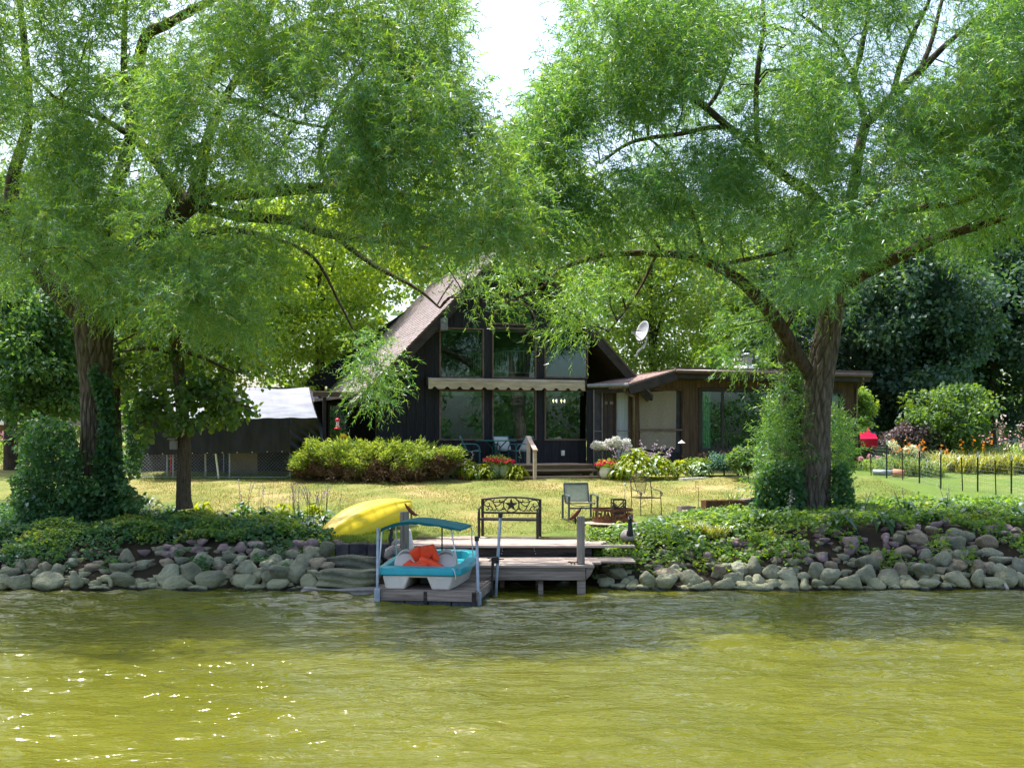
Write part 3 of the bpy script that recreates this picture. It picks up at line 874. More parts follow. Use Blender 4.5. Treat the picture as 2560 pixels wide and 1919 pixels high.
# roof slabs with shingle courses
roof = None
ULEFT = hu(884, -0.5)
for sgn in (-1, 1):
    ue = ULEFT if sgn < 0 else hu(1632, -0.5)
    mb = MB()
    th = 0.16
    poly = [(UA, -0.5, ZA - 0.001), (ue, -0.5, roofz(ue)), (ue, -0.5, roofz(ue) - th), (UA, -0.5, ZA - th - 0.03)]
    mb.extrude(poly, (0, LEN + 0.9, 0))
    rf = mb.build('roof_slope', M_DARKTRIM, house)
    # rake board
    d = Vector((ue - UA, 0, roofz(ue) - ZA)).normalized()
    nrm = Vector((d.z, 0, -d.x)) * (1 if sgn < 0 else -1)
    if nrm.z < 0: nrm = -nrm
    a = Vector((UA, -0.55, ZA)); b = Vector((ue, -0.55, roofz(ue)))
    rk = MB().extrude([a, b, b - nrm * 0.30, a - nrm * 0.30], (0, 0.05, 0)).build('rake_board', M_DARKTRIM, rf)
    # thin drip edge
    MB().extrude([a + nrm * 0.012 + Vector((0, -0.02, 0)), b + nrm * 0.012 + Vector((0, -0.02, 0)), b - nrm * 0.05 + Vector((0, -0.02, 0)), a - nrm * 0.05 + Vector((0, -0.02, 0))], (0, 0.019, 0)).build('drip_edge', M_GUTTER, rf)
    total = (b - a).length
    ncr = int(total / 0.15)
    ms = MB()
    rr = random.Random(5)
    for i in range(ncr):
        s0 = total * i / ncr; s1 = total * (i + 1) / ncr
        v = -0.57
        while v < LEN + 0.4:
            w = rr.uniform(0.22, 0.34); v2 = min(v + w, LEN + 0.42)
            lift = rr.uniform(0.014, 0.024)
            p0 = a + d * s0; p1 = a + d * (s1 + rr.uniform(-0.004, 0.004))
            q0 = p0 + nrm * 0.004; q1 = p1 + nrm * lift
            ms.add([(q0.x, v + 0.004, q0.z), (q0.x, v2, q0.z), (q1.x, v2, q1.z), (q1.x, v + 0.004, q1.z),
                    (p1.x, v + 0.004, p1.z + 0.001), (p1.x, v2, p1.z + 0.001)], [(0, 1, 2, 3), (3, 2, 5, 4)])
            v = v2
    kind(ms.build('shingles', M_SHINGLE, rf), 'stuff')
MB().tube([(UA, -0.6, ZA + 0.02), (UA, LEN + 0.4, ZA + 0.02)], 0.06, 8).build('ridge_cap', M_SHINGLE, house)
# purlin end under the left rake
bu = hu(1106, -0.4); bz = hz(1106, 810, -0.4)
MB().bb(bu - 0.1, bu + 0.12, -0.62, 0.0, bz - 0.20, bz + 0.16).build('beam_end', mat('grey_beam_end', (0.12, 0.12, 0.14), (0.22, 0.22, 0.25), scale=12), house)

# windows
def window(u0, u1, z0, z1, shade=0.10, shade_v=0.14, fw=0.055, m=M_WINTRIM, v0=-0.02, mull=(), name='window'):
    mb = MB()
    mb.bb(u0, u1, v0, v0 + 0.07, z0, z0 + fw); mb.bb(u0, u1, v0, v0 + 0.07, z1 - fw, z1)
    mb.bb(u0, u0 + fw, v0 + 0.001, v0 + 0.07, z0 + fw, z1 - fw); mb.bb(u1 - fw, u1, v0 + 0.001, v0 + 0.07, z0 + fw, z1 - fw)
    for q in mull:
        mb.bb(q - 0.05, q + 0.05, v0 + 0.002, v0 + 0.069, z0 + fw, z1 - fw)
    w = mb.build(name, m, house, bevel=0.006)
    edges = [u0 + fw] + [x for q in mull for x in (q - 0.05, q + 0.05)] + [u1 - fw]
    for i in range(0, len(edges), 2):
        MB().bb(edges[i], edges[i + 1], v0 + 0.035, v0 + 0.041, z0 + fw, z1 - fw).build('pane', M_GLASS, w)
    if shade:
        MB().bb(u0 + fw, u1 - fw, v0 + shade_v, v0 + shade_v + 0.05, z1 - fw - shade, z1 - fw).build('rolled_shade', M_SHADEROLL, w, bevel=0.01)
    return w
for i, w in enumerate(WINS):
    window(*w, shade=0.07 if i < 3 else 0.13)
# half-round window over the middle
mb = MB(); NA = 24
arc_o = [(ARC_C[0] + ARC_R * math.cos(PI * k / NA), ARC_C[1] + ARC_R * math.sin(PI * k / NA)) for k in range(NA + 1)]
arc_i = [(ARC_C[0] + (ARC_R - 0.06) * math.cos(PI * k / NA), ARC_C[1] + (ARC_R - 0.06) * math.sin(PI * k / NA)) for k in range(NA + 1)]
for k in range(NA):
    a, b = arc_o[k], arc_o[k + 1]; c, d = arc_i[k + 1], arc_i[k]
    mb.extrude([(a[0], -0.02, a[1]), (b[0], -0.02, b[1]), (c[0], -0.02, c[1]), (d[0], -0.02, d[1])], (0, 0.07, 0))
mb.bb(ARC_C[0] - ARC_R, ARC_C[0] + ARC_R, -0.021, 0.05, ARC_C[1] - 0.06, ARC_C[1])
hw_ = mb.build('arched_window', M_WINTRIM, house)
MB().extrude([(p[0], 0.02, p[1]) for p in arc_i], (0, 0.006, 0)).build('pane', M_GLASS, hw_)
MB().extrude([(p[0], 0.16, p[1]) for p in arc_i], (0, 0.01, 0)).build('inner_blind', mat('amber_blind', (0.20, 0.17, 0.12), (0.26, 0.22, 0.16), scale=3), hw_)

# rooms behind the glass
ZF2 = hz(1285, 962, 0)
rooms = MB()
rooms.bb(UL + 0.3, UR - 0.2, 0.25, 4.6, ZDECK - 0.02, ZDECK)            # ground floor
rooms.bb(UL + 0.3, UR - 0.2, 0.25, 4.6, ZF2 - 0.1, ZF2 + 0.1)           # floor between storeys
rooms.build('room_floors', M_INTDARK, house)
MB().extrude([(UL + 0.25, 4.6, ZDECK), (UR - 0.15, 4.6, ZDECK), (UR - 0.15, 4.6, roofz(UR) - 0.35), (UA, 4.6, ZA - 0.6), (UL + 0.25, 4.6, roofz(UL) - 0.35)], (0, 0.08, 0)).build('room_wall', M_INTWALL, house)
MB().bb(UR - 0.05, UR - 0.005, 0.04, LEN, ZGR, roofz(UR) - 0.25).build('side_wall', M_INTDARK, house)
# sloping stair wall seen in the lower left window
a0, a1 = WINS[3][0] - 0.1, WINS[3][1] + 0.6
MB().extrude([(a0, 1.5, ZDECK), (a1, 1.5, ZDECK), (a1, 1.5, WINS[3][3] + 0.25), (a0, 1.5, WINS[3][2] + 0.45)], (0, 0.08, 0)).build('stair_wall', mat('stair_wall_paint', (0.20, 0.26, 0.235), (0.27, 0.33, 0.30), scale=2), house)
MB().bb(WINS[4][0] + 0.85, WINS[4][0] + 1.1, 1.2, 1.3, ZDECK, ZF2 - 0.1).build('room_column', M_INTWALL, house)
# white balustrade of the loft
mb = MB()
bu0 = hu(1270, 0.6); bu1 = WINS[1][1] + 0.5; bz0 = hz(1285, 931, 0.6); bz1 = hz(1285, 877, 0.6)
for z in (bz0, bz1):
    mb.bb(bu0, bu1, 0.6, 0.63, z - 0.015, z + 0.015)
    mb.beam((bu0, 0.61, z), (bu0 - 0.62, 2.9, z), 0.03, 0.03)
k = 0
while bu0 + k * 0.137 < bu1:
    mb.bb(bu0 + k * 0.137 - 0.009, bu0 + k * 0.137 + 0.009, 0.606, 0.624, bz0, bz1); k += 1
for k in range(1, 16):
    t = k / 16
    mb.bb(bu0 - 0.62 * t - 0.007, bu0 - 0.62 * t + 0.007, 0.61 + 2.29 * t, 0.625 + 2.29 * t, bz0, bz1)
mb.bb(bu0 - 0.022, bu0 + 0.022, 0.59, 0.634, ZF2 + 0.1, bz1)
mb.build('loft_balustrade', M_WHITERAIL, house)
# telescope and chair shapes in the right loft window
mb = MB()
c0 = WINS[2][0] + 0.35
for dx in (-0.2, 0.0, 0.2):
    mb.tube([(c0 + 0.02, 1.0, ZF2 + 0.95), (c0 + dx, 1.0 + abs(dx), ZF2 + 0.1)], 0.018, 6)
mb.tube([(c0 - 0.3, 1.0, ZF2 + 1.0), (c0 + 0.33, 1.0, ZF2 + 0.96)], 0.035, 8)
mb.build('telescope', M_BLACKIRON, house)
wr = thing('wreath', 'dark twig wreath hanging on the sloping wall in the lower left window', 'wreath', hw(hu(1168, 1.4), 1.40, hz(1168, 1042, 1.4)), YAW)
mb = MB()
rr = random.Random(8)
for k in range(70):
    a = rr.uniform(0, 2 * PI); r0 = 0.26 + rr.uniform(-.06, .06)
    p = Vector((r0 * math.cos(a), 0, r0 * math.sin(a)))
    q = Vector((-math.sin(a), rr.uniform(-.5, .1), math.cos(a))) * 0.16 + p * rr.uniform(-.2, .45)
    mb.tube([p, p + q], [0.028, 0.008], 5)
mb.build('twig_ring', mat('dark_twigs', (0.05, 0.03, 0.025), (0.10, 0.055, 0.045)), wr)
# chandelier that is lit
chz = hz(1398, 1000, 1.6)
ch = thing('chandelier', 'lit chandelier in an amber glass box behind the lower right window', 'chandelier', hw(hu(1398, 1.6), 1.6, 0), YAW)
mb = MB(); mb.tube([(0, 0, chz + 0.1), (0, 0, ZF2 - 0.1)], 0.012, 6)
for z in (chz - 0.12, chz + 0.12):
    mb.bb(-0.30, 0.30, -0.12, -0.105, z - 0.01, z + 0.01); mb.bb(-0.30, 0.30, 0.105, 0.12, z - 0.01, z + 0.01)
    mb.bb(-0.30, -0.285, -0.105, 0.105, z - 0.01, z + 0.01); mb.bb(0.285, 0.30, -0.105, 0.105, z - 0.01, z + 0.01)
for x in (-0.29, 0.29):
    for y in (-0.11, 0.11):
        mb.bb(x - 0.008, x + 0.008, y - 0.008, y + 0.008, chz - 0.11, chz + 0.11)
mb.bb(-0.25, 0.25, -0.01, 0.01, chz + 0.09, chz + 0.11)
mb.build('cage', M_BRONZEIRON, ch)
M_BULB = emit_material('lamp_bulb', (1.0, 0.66, 0.30), 7)
for x in (-0.21, -0.10, 0.08, 0.19):
    MB().lathe([(0.003, 0.05), (0.013, 0.02), (0.015, -0.01), (0.006, -0.06)], 8, (x, 0, chz - 0.02)).build('bulb', M_BULB, ch)
sp = thing('spot_lamp', 'small twin ceiling spot lamp lit near the corner of the lower right window', 'lamp', hw(hu(1457, 1.2), 1.2, hz(1457, 987, 1.2)), YAW)
MB().bb(-0.09, 0.09, -0.02, 0.02, 0.03, 0.06).build('bar', M_WHITEPLASTIC, sp)
for x in (-0.05, 0.05):
    MB().lathe([(0.02, -0.02), (0.03, 0.0), (0.02, 0.02)], 10, (x, -0.03, 0)).build('bulb', M_BULB, sp)

# awning folded under the upper windows
au0, au1 = hu(1071, -0.25), hu(1463, -0.25)
az0, az1, az2 = hz(1270, 947, -0.25), hz(1270, 959, -0.25), hz(1270, 974, -0.25)
aw = MB().tube([(au0, -0.16, (az0 + az1) / 2), (au1, -0.16, (az0 + az1) / 2)], 0.085, 14).build('awning', M_AWNING, house)
autosmooth(aw)
vb = MB(); n = 0; per = (au1 - au0) / 13
def scal(t):
    s = (t % 1.0)
    return 1.0 if s < 0.62 else 1.0 - 0.34 * math.sin((s - 0.62) / 0.38 * PI) ** 0.6
NV = 13 * 12
pts = []
for k in range(NV + 1):
    t = k / 12
    x = au0 + (au1 - au0) * k / NV
    pts.append((x, -0.25 + 0.012 * math.sin(t * 2.1), az1 + 0.05, az1 + 0.03 - (az1 + 0.03 - az2) * scal(t + 0.3)))
for k in range(NV):
    a, b = pts[k], pts[k + 1]
    vb.add([(a[0], a[1], a[2]), (b[0], b[1], b[2]), (b[0], b[1], b[3]), (a[0], a[1], a[3])], [(0, 1, 2, 3)])
vb.build('valance', M_AWNING, aw, solid=0.006)
MB().bb(au0 - 0.06, au0 - 0.005, -0.27, -0.0, az1 - 0.08, az0 + 0.03).bb(au1 + 0.005, au1 + 0.05, -0.27, -0.0, az1 - 0.02, az0 + 0.01).build('bracket', M_DARKTRIM, aw)
for px, py in ((1407, 1132), (1132, 1131)):
    u = hu(px, -0.03); z = hz(px, py, -0.03)
    MB().bb(u - 0.055, u + 0.055, -0.07, -0.002, z - 0.085, z + 0.085).bb(u - 0.04, u + 0.04, -0.085, -0.071, z - 0.06, z + 0.05).build('outlet_cover', M_WHITEPLASTIC, house, bevel=0.012)

# left entry: low roof, dark porch, glazed door
lu0, lu1 = hu(780, 0.2), hu(893, 0.2)
zt = hz(840, 979, 0.2)
MB().bb(lu0, lu1, 0.0, 0.12, zt - 0.16, zt).build('porch_fascia', M_GUTTER, house, bevel=0.01)
MB().extrude([(lu0 + 0.1, 0.5, zt - 0.22), (lu1, 0.5, zt - 0.05), (lu1, 4.5, zt - 0.05), (lu0 + 0.1, 4.5, zt - 0.22)], (0, 0, -0.08)).build('porch_roof', M_SHINGLE, house)
for px in (811, 943):
    u = hu(px, 0.25)
    MB().bb(u - 0.05, u + 0.05, 0.2, 0.3, ZGR - 0.1, zt - 0.17).build('porch_post', M_WINTRIM if px == 943 else M_DARKTRIM, house)
MB().bb(hu(812, 1.2), UL, 1.2, 1.3, ZGR - 0.1, zt - 0.2).build('porch_wall', M_SIDING, house)
u0, u1 = hu(825, 1.1), hu(866, 1.1)
w = MB().bb(u0 - 0.06, u0, 1.1, 1.17, ZGR + 0.3, hz(840, 1008, 1.1)).bb(u1, u1 + 0.06, 1.1, 1.17, ZGR + 0.3, hz(840, 1008, 1.1)).bb(u0, u1, 1.1, 1.17, hz(840, 1014, 1.1), hz(840, 1008, 1.1)).bb(u0, u1, 1.1, 1.17, ZGR + 0.3, ZGR + 0.5).build('porch_door', M_DARKTRIM, house)
MB().bb(u0, u1, 1.13, 1.14, ZGR + 0.5, hz(840, 1014, 1.1)).build('pane', M_GLASS, w)

# ---- screened porch between gable and wing
pv = -0.35
E1 = Vector((hu(1467, -0.15), -0.15, hz(1467, 962, -0.15)))
E2 = Vector((hu(1572, -0.95), -0.95, hz(1572, 960, -0.95)))
R1 = Vector((hu(1690, -0.95), -0.95, hz(1690, 925, -0.95)))
T1 = Vector((hu(1583, 0.3), 0.3, hz(1583, 938, 0.3)))
R2 = Vector((hu(1700, 2.2), 2.2, hz(1700, 921, 2.2)))
mb = MB(); th = Vector((0, 0, -0.14))
top = [E1, E2, R1, R2, T1]
mb.add([*top, *[p + th for p in top]], [(0, 1, 2), (0, 2, 4), (2, 3, 4), (5, 7, 6), (5, 9, 7), (7, 9, 8), (0, 5, 6, 1), (1, 6, 7, 2), (2, 7, 8, 3), (3, 8, 9, 4), (4, 9, 5, 0)])
pr = mb.build('porch_roof', M_SHINGLE2, house)
# shingle courses on it
ms = MB()
for i in range(9):
    t0, t1 = i / 9, (i + 1) / 9
    a = E2.lerp(E1, t0); b = R1.lerp(T1, t0); c = R1.lerp(T1, min(1, t1)); d = E2.lerp(E1, t1)
    up = Vector((0, 0, 0.014))
    ms.add([a + up * 1.4, b + up * 1.4, c + up * 0.4, d + up * 0.4, a, b], [(0, 1, 2, 3), (0, 4, 5, 1)])
kind(ms.build('shingles', M_SHINGLE2, pr), 'stuff')
MB().beam(E2 + Vector((0, -0.03, -0.19)), R1 + Vector((0, -0.03, -0.17)), 0.05, 0.29).build('rake_board', M_DARKTRIM, pr)
MB().tube([E1 + Vector((0, -0.08, -0.03)), E2 + Vector((-0.05, -0.08, -0.03))], 0.065, 8).build('gutter', mat('pale_gutter_edge', (0.20, 0.21, 0.23), (0.28, 0.29, 0.31), rough=0.35), pr)
MB().beam(E1 + Vector((0, 0.02, -0.17)), E2 + Vector((-0.03, 0.06, -0.17)), 0.05, 0.20).build('fascia', M_DARKTRIM, pr)
ZS = hz(1530, 975, pv)
def vbar(px, w, m=M_WINTRIM, z0=None, z1=None, v=pv, nm='porch_post', d=0.08):
    u = hu(px, v)
    return MB().bb(u - w / 2, u + w / 2, v, v + d, ZDECK - 0.3 if z0 is None else z0, ZS if z1 is None else z1).build(nm, m, house)
M_SCREENTRIM = mat('grey_screen_trim', (0.17, 0.14, 0.14), (0.25, 0.21, 0.20), rough=0.7)
for px in (1485, 1506, 1542):
    vbar(px, 0.03, M_SCREENTRIM, nm='screen_post')
def panel(pxa, pxb, pya, pyb, v, m, nm, d=0.02):
    return MB().bb(hu(pxa, v), hu(pxb, v), v, v + d, hz((pxa + pxb) / 2, pyb, v), hz((pxa + pxb) / 2, pya, v)).build(nm, m, house)
panel(1467, 1484, 975, 1160, pv + 0.05, M_SIDING, 'porch_wall')
panel(1486, 1505, 975, 1160, pv + 0.06, M_SCREEN, 'screen')
panel(1486, 1505, 1076, 1079, pv - 0.01, M_SCREENTRIM, 'screen_rail')
dr = panel(1507, 1541, 975, 1160, pv + 0.05, mat('maroon_door', (0.040, 0.024, 0.024), (0.065, 0.040, 0.040), rough=0.6), 'door', 0.04)
for (a, b) in ((1509, 1513), (1521, 1525), (1535, 1539)):
    MB().bb(hu(a, pv), hu(b, pv), pv + 0.03, pv + 0.049, hz(1524, 1155, pv), hz(1524, 978, pv)).build('stile', M_DARKTRIM, dr)
for (a, b) in ((1514, 1520), (1526, 1534)):
    MB().bb(hu(a, pv), hu(b, pv), pv + 0.035, pv + 0.047, hz(1524, 1010, pv), hz(1524, 1003, pv)).build('pane', M_SCREENTRIM, dr)
panel(1543, 1573, 975, 1076, pv + 0.06, M_BLUECURTAIN, 'curtain')
panel(1543, 1573, 1079, 1160, pv + 0.06, M_BLUECURTAIN, 'curtain')
panel(1543, 1573, 1075.5, 1078.5, pv - 0.01, M_SCREENTRIM, 'screen_rail')
# corner post, downspout
panel(1573, 1598, 962, 1162, pv - 0.01, M_BROWNSIDING, 'corner_post', 0.12)
M_SPOUT = mat('tan_downspout', (0.13, 0.09, 0.05), (0.19, 0.135, 0.08), rough=0.4, spec=0.5)
v = pv - 0.1
MB().tube([(hu(x, vv), vv, hz(x, y, vv)) for x, y, vv in ((1561, 968, -0.9), (1561, 977, -0.85), (1570, 985, -0.6), (1583, 990, v), (1584, 1000, v), (1584, 1160, v))], 0.05, 8).build('downspout', M_SPOUT, house, smooth=True)
# shade-cloth bay
panel(1598, 1706, 976, 1130, pv + 0.10, M_SCREEN, 'screen')
panel(1598, 1706, 1072, 1076, pv - 0.02, M_WINTRIM, 'screen_rail', 0.04)
sc = MB().grid(lambda a, b: (hu(1598.5 + 3 * b, pv) + a * (hu(1692 - 2 * b, pv) - hu(1598.5 + 3 * b, pv)), pv + 0.03 + 0.012 * math.sin(a * 15 + b * 2) * (0.3 + b), hz(1645, 977 + 145 * b + 2 * math.sin(a * 5), pv)), 24, 16).build('shade_cloth', M_SHADECLOTH, house, smooth=True)
panel(1598, 1706, 1130, 1165, pv + 0.05, M_SIDING, 'knee_wall')
panel(1598, 1706, 970, 976, pv - 0.02, M_BROWNSIDING, 'header', 0.1)
# siding above the bay, under the rake
u0, u1 = hu(1600, pv), hu(1706, pv)
siding(house, u0, u1, 0.24, hz(1650, 970, pv), lambda u: E2.z - 0.30 + (R1.z - E2.z) * (u - E2.x) / (R1.x - E2.x), [], M_BROWNSIDING, pv)
# ---- wing wall
wv = pv
WU0, WU1 = hu(1706, wv), hu(2143, wv)
WW = [(hu(1746, wv), hu(2106, wv), hz(1925, 1130, wv), hz(1925, 971, wv))]
ZWT = hz(1900, 944, wv) 
wing = MB().bb(WU0, WU1, wv + 0.045, wv + 0.06, ZGR - 0.1, WW[0][2] - 0.05).build('wing_wall', M_BROWNSIDING, house)
siding(wing, WU0, WU1, 0.27, ZGR, lambda u: ZWT, WW, M_BROWNSIDING, wv)
MB().bb(WU1 - 0.02, WU1 + 0.02, wv + 0.03, 6.5, ZGR - 0.1, ZWT).build('wing_side_wall', M_BROWNSIDING, house)
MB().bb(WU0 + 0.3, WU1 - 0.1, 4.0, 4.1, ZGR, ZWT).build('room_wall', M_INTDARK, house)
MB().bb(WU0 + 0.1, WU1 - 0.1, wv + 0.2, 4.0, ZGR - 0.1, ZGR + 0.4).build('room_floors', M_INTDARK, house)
ww = window(*WW[0], shade=0, fw=0.14, m=M_DARKTRIM, v0=wv - 0.03, mull=[hu(1806, wv), hu(1919, wv), hu(1990, wv), hu(2068, wv)], name='picture_window')
def curtain(pxa, pxb, nm='curtain'):
    v = wv + 0.22
    a, b = hu(pxa, v), hu(pxb, v)
    z0, z1 = WW[0][2] + 0.05, WW[0][3] - 0.1
    MB().grid(lambda s, t: (a + (b - a) * s * (1 - 0.12 * t * (1 - t)), v + 0.03 * math.sin(s * 26), z1 + (z0 - z1) * t), 30, 6).build(nm, M_CURTAIN, ww, smooth=True)
curtain(1755, 1777); curtain(2076, 2097)
MB().bb(hu(1917, wv), hu(1921, wv), wv - 0.035, wv - 0.031, WW[0][2] + 0.1, WW[0][3] - 0.1).build('sash_bead', mat('pale_sash', (0.4, 0.45, 0.42), (0.5, 0.55, 0.5)), ww)
# wing roof: flat slab with gutter
ra, rb = R1.x - 0.02, hu(2176, -0.95)
zr = hz(1900, 926, -0.95)
MB().bb(ra, rb, -0.93, 6.6, zr - 0.12, zr).build('wing_roof', M_SHINGLE2, house)
MB().bb(ra + 0.02, rb, -0.96, -0.935, zr - 0.30, zr - 0.10).build('wing_fascia', M_DARKTRIM, house)
gu = MB().tube([(ra, -1.02, zr - 0.09), (rb, -1.02, zr - 0.09)], 0.075, 8).build('wing_gutter', M_GUTTER, house, smooth=True)
MB().bb(ra, rb, -1.0, -0.94, zr + 0.005, zr + 0.06).build('roof_edge', M_GUTTER, house)
MB().bb(ra, rb, -0.94, wv, zr - 0.32, zr - 0.305).build('soffit', M_DARKTRIM, house)
MB().tube([(hu(x, vv), vv, hz(x, y, vv)) for x, y, vv in ((2158, 938, -1.0), (2157, 952, -0.9), (2150, 964, -0.6), (2143, 970, wv - 0.05), (2142, 980, wv - 0.05), (2142, 1165, wv - 0.05))], 0.045, 8).build('downspout', M_SPOUT, house, smooth=True)
# metal flue
fu = hu(1868, 1.5); fz = hz(1868, 925, 1.5)
MB().lathe([(0.23, -0.2), (0.23, 0.06), (0.17, 0.16), (0.16, 0.36), (0.20, 0.37), (0.21, 0.42), (0.12, 0.46), (0.12, 0.5), (0.22, 0.51), (0.21, 0.57), (0.04, 0.62)], 18, (fu, 1.5, fz)).build('flue', M_GALV, house, smooth=True)
fl = MB().lathe([(0.25, -0.02), (0.25, 0.1), (0.18, 0.17)], 18, (fu, 1.49, fz - 0.02)).build('flue_base', M_WHITEPLASTIC, house, smooth=True)

# ------------------------------------------------------------------ porch deck and steps in front of the gable
pdk = thing('porch_deck', 'low wooden porch deck along the foot of the dark gable', 'deck', (OX, OY, 0), YAW)
dv = -1.9
du0, du1 = hu(1100, dv), hu(1482, dv)
zd = hz(1290, 1160.5, dv)
for i in range(13):
    a = dv + i * 0.145
    MB().bb(du0 + random.uniform(-.01, .01), du1 + random.uniform(-.01, .01), a + 0.004, a + 0.141, zd - 0.035, zd + random.uniform(-.002, .002)).build('plank', M_PORCHWOOD, pdk)
MB().bb(du0, du1, dv + 0.03, dv + 0.07, zd - 0.30, zd - 0.036).build('rim_joist', M_OLIVEWOOD, pdk)
for px in (1118, 1300, 1470):
    u = hu(px, dv); MB().bb(u - 0.09, u + 0.09, dv + 0.08, dv + 0.3, ZGR - 0.3, zd - 0.3).build('pier', M_OLIVEWOOD, pdk)
st = thing('porch_steps', 'two wide wooden steps down from the porch deck to the lawn', 'steps', (OX, OY, 0), YAW)
s0, s1 = hu(1292, dv - 0.3), hu(1496, dv - 0.3)
for i in range(2):
    z = zd - 0.19 * (i + 1) + 0.03; v = dv - 0.32 * (i + 1) + 0.02
    for k in range(2):
        MB().bb(s0 - 0.1 * i, s1 + 0.06 * i, v + 0.155 * k + 0.004, v + 0.155 * k + 0.15, z - 0.045, z).build('tread', M_PORCHWOOD, st)
MB().bb(s0, s0 + 0.05, dv - 0.6, dv + 0.02, ZGR - 0.25, zd - 0.24).bb(s1 - 0.05, s1, dv - 0.6, dv + 0.02, ZGR - 0.25, zd - 0.24).build('stringer', M_OLIVEWOOD, st)
hr = thing('stair_handrail', 'pale wooden handrail sloping down beside the porch steps', 'handrail', (OX, OY, 0), YAW)
v1, v2 = dv + 0.12, dv - 0.78
p1 = Vector((hu(1321, v1), v1, 0)); p2 = Vector((hu(1337, v2), v2, 0))
zt1, zt2 = hz(1321, 1094, v1), hz(1337, 1124, v2)
MB().box((p1.x, p1.y, (zt1 + zd - 0.5) / 2), (0.095, 0.095, zt1 - zd + 0.5)).build('post', M_RAILWOOD, hr, bevel=0.006)
MB().box((p2.x, p2.y, (zt2 + ZGR - 0.25) / 2), (0.095, 0.095, zt2 - ZGR + 0.25)).build('post', M_RAILWOOD, hr, bevel=0.006)
dd = (Vector((p2.x, p2.y, zt2)) - Vector((p1.x, p1.y, zt1))).normalized()
MB().beam(Vector((p1.x, p1.y, zt1 + 0.02)) - dd * 0.06, Vector((p2.x, p2.y, zt2 + 0.02)) + dd * 0.10, 0.14, 0.04).build('rail', M_RAILWOOD, hr, bevel=0.005)
# satellite dish
dpos = hw(hu(1590, 1.0), 1.0, hz(1590, 880, 1.0))
sd = thing('satellite_dish', 'pale grey satellite dish on a bent arm at the right roof edge', 'satellite dish', dpos)
MB().tube([(0, 0, -0.15), (0.05, -0.05, 0.0), (0.30, -0.12, 0.25), (0.36, -0.13, 0.50)], 0.03, 8).build('mast', M_DISH, sd, smooth=True)
MB().box((0, 0, -0.12), (0.12, 0.14, 0.03)).build('foot_plate', M_DISH, sd)
Nd = Vector((-0.82, -0.50, 0.28)).normalized(); _, S1, U1 = frame_from(Nd)
cd = Vector((0.26, -0.16, 0.68))
def dishp(a, b):
    r = 0.36 * a; th_ = 2 * PI * b
    return cd + S1 * (r * math.cos(th_) * 0.92) + U1 * (r * math.sin(th_)) + Nd * (0.09 * a * a)
MB().grid(dishp, 8, 28).build('reflector', M_DISH, sd, smooth=True, solid=0.012)
MB().tube([cd - U1 * 0.30 + Nd * 0.06, cd - U1 * 0.20 + Nd * 0.42], 0.016, 6).box(cd - U1 * 0.18 + Nd * 0.44, (0.1, 0.07, 0.08)).build('feed_arm', M_DISH, sd)
# ------------------------------------------------------------------ shore dock
def xat(px, D): return (px - 1280) * D / F
def zat(py, D): return CH - (py - HZ) * D / F
ZL = 0.524; ZU = 0.75
DF, DM, DB = 20.36, 21.9, 24.1
dock = thing('shore_dock', 'weathered two-level wooden dock on posts at the water edge', 'dock')
# lower deck boards run along the shore
nb = 6
for i in range(nb):
    y0 = DF + (DM - DF) * i / nb; y1 = DF + (DM - DF) * (i + 1) / nb
    xr = xat(1487, DF) if i < 2 else (xat(1586, 21.2) if i >= 3 else xat(1500, 21))
    xl = xat(965, DF + 0.6)
    MB().bb(xl + random.uniform(-.03, .03), xr + random.uniform(-.02, .02), y0 + 0.005, y1 - 0.005, ZL - 0.04, ZL + random.uniform(-.003, .003)).build('plank', M_DECK, dock, bevel=0.004)
MB().bb(xat(1000, DF), xat(1464, DF), DF + 0.03, DF + 0.075, ZL - 0.27, ZL - 0.045).build('fascia_board', M_DOCKWOOD, dock, bevel=0.004)
MB().extrude([(xat(1466, DF), DF + 0.03, ZL - 0.04), (xat(1485, DF), DF + 0.03, ZL - 0.04), (xat(1479, DF), DF + 0.05, ZL - 0.16), (xat(1466, DF), DF + 0.07, ZL - 0.27)], (0, 0.05, 0)).build('knee_brace', M_DOCKWOOD, dock)
for px, w, yy in ((1352, 0.09, DF + 0.08), (1454, 0.15, DF + 0.02), (1255, 0.09, DF + 0.9), (1345, 0.09, DM - 0.25), (1180, 0.09, DF + 0.1), (1040, 0.12, DF + 0.1)):
    x = xat(px, yy)
    MB().bb(x - w / 2, x + w / 2, yy + 0.06, yy + 0.06 + w, -0.9, ZL - 0.045 if yy > DF + 0.5 else ZL - 0.272).build('pile', M_DOCKWOOD, dock)
MB().bb(xat(1000, DF), xat(1464, DF), DF + 0.7, DF + 0.74, ZL - 0.22, ZL - 0.045).build('joist', M_BLACKWOOD, dock)
# riser timber
MB().bb(xat(985, DM), xat(1479, DM), DM + 0.03, DM + 0.10, ZL - 0.5, ZU - 0.045).build('riser_board', M_BLACKWOOD, dock)
for px in (1255, 1337, 1462):
    for py in (1371, 1377, 1384):
        x = xat(px + random.uniform(-2, 2), DM); z = zat(py, DM)
        MB().lathe([(0.012, 0), (0.008, 0.01)], 6, (x, DM + 0.02, z)).build('bolt', M_ALU, dock)
# upper boards
nu = 9
for i in range(nu):
    y0 = DM - 0.06 + (DB - DM) * i / nu; y1 = DM - 0.06 + (DB - DM) * (i + 1) / nu
    xr = xat(1587, DM) if i == 0 else xat(1505 + 4 * i, y0) + random.uniform(-.05, .05)
    MB().bb(xat(988, DM) + 0.1 * i * 0.2, xr, y0 + 0.005, y1 - 0.006, ZU - 0.045, ZU + random.uniform(-.004, .006)).build('plank', M_DECK, dock, bevel=0.005)

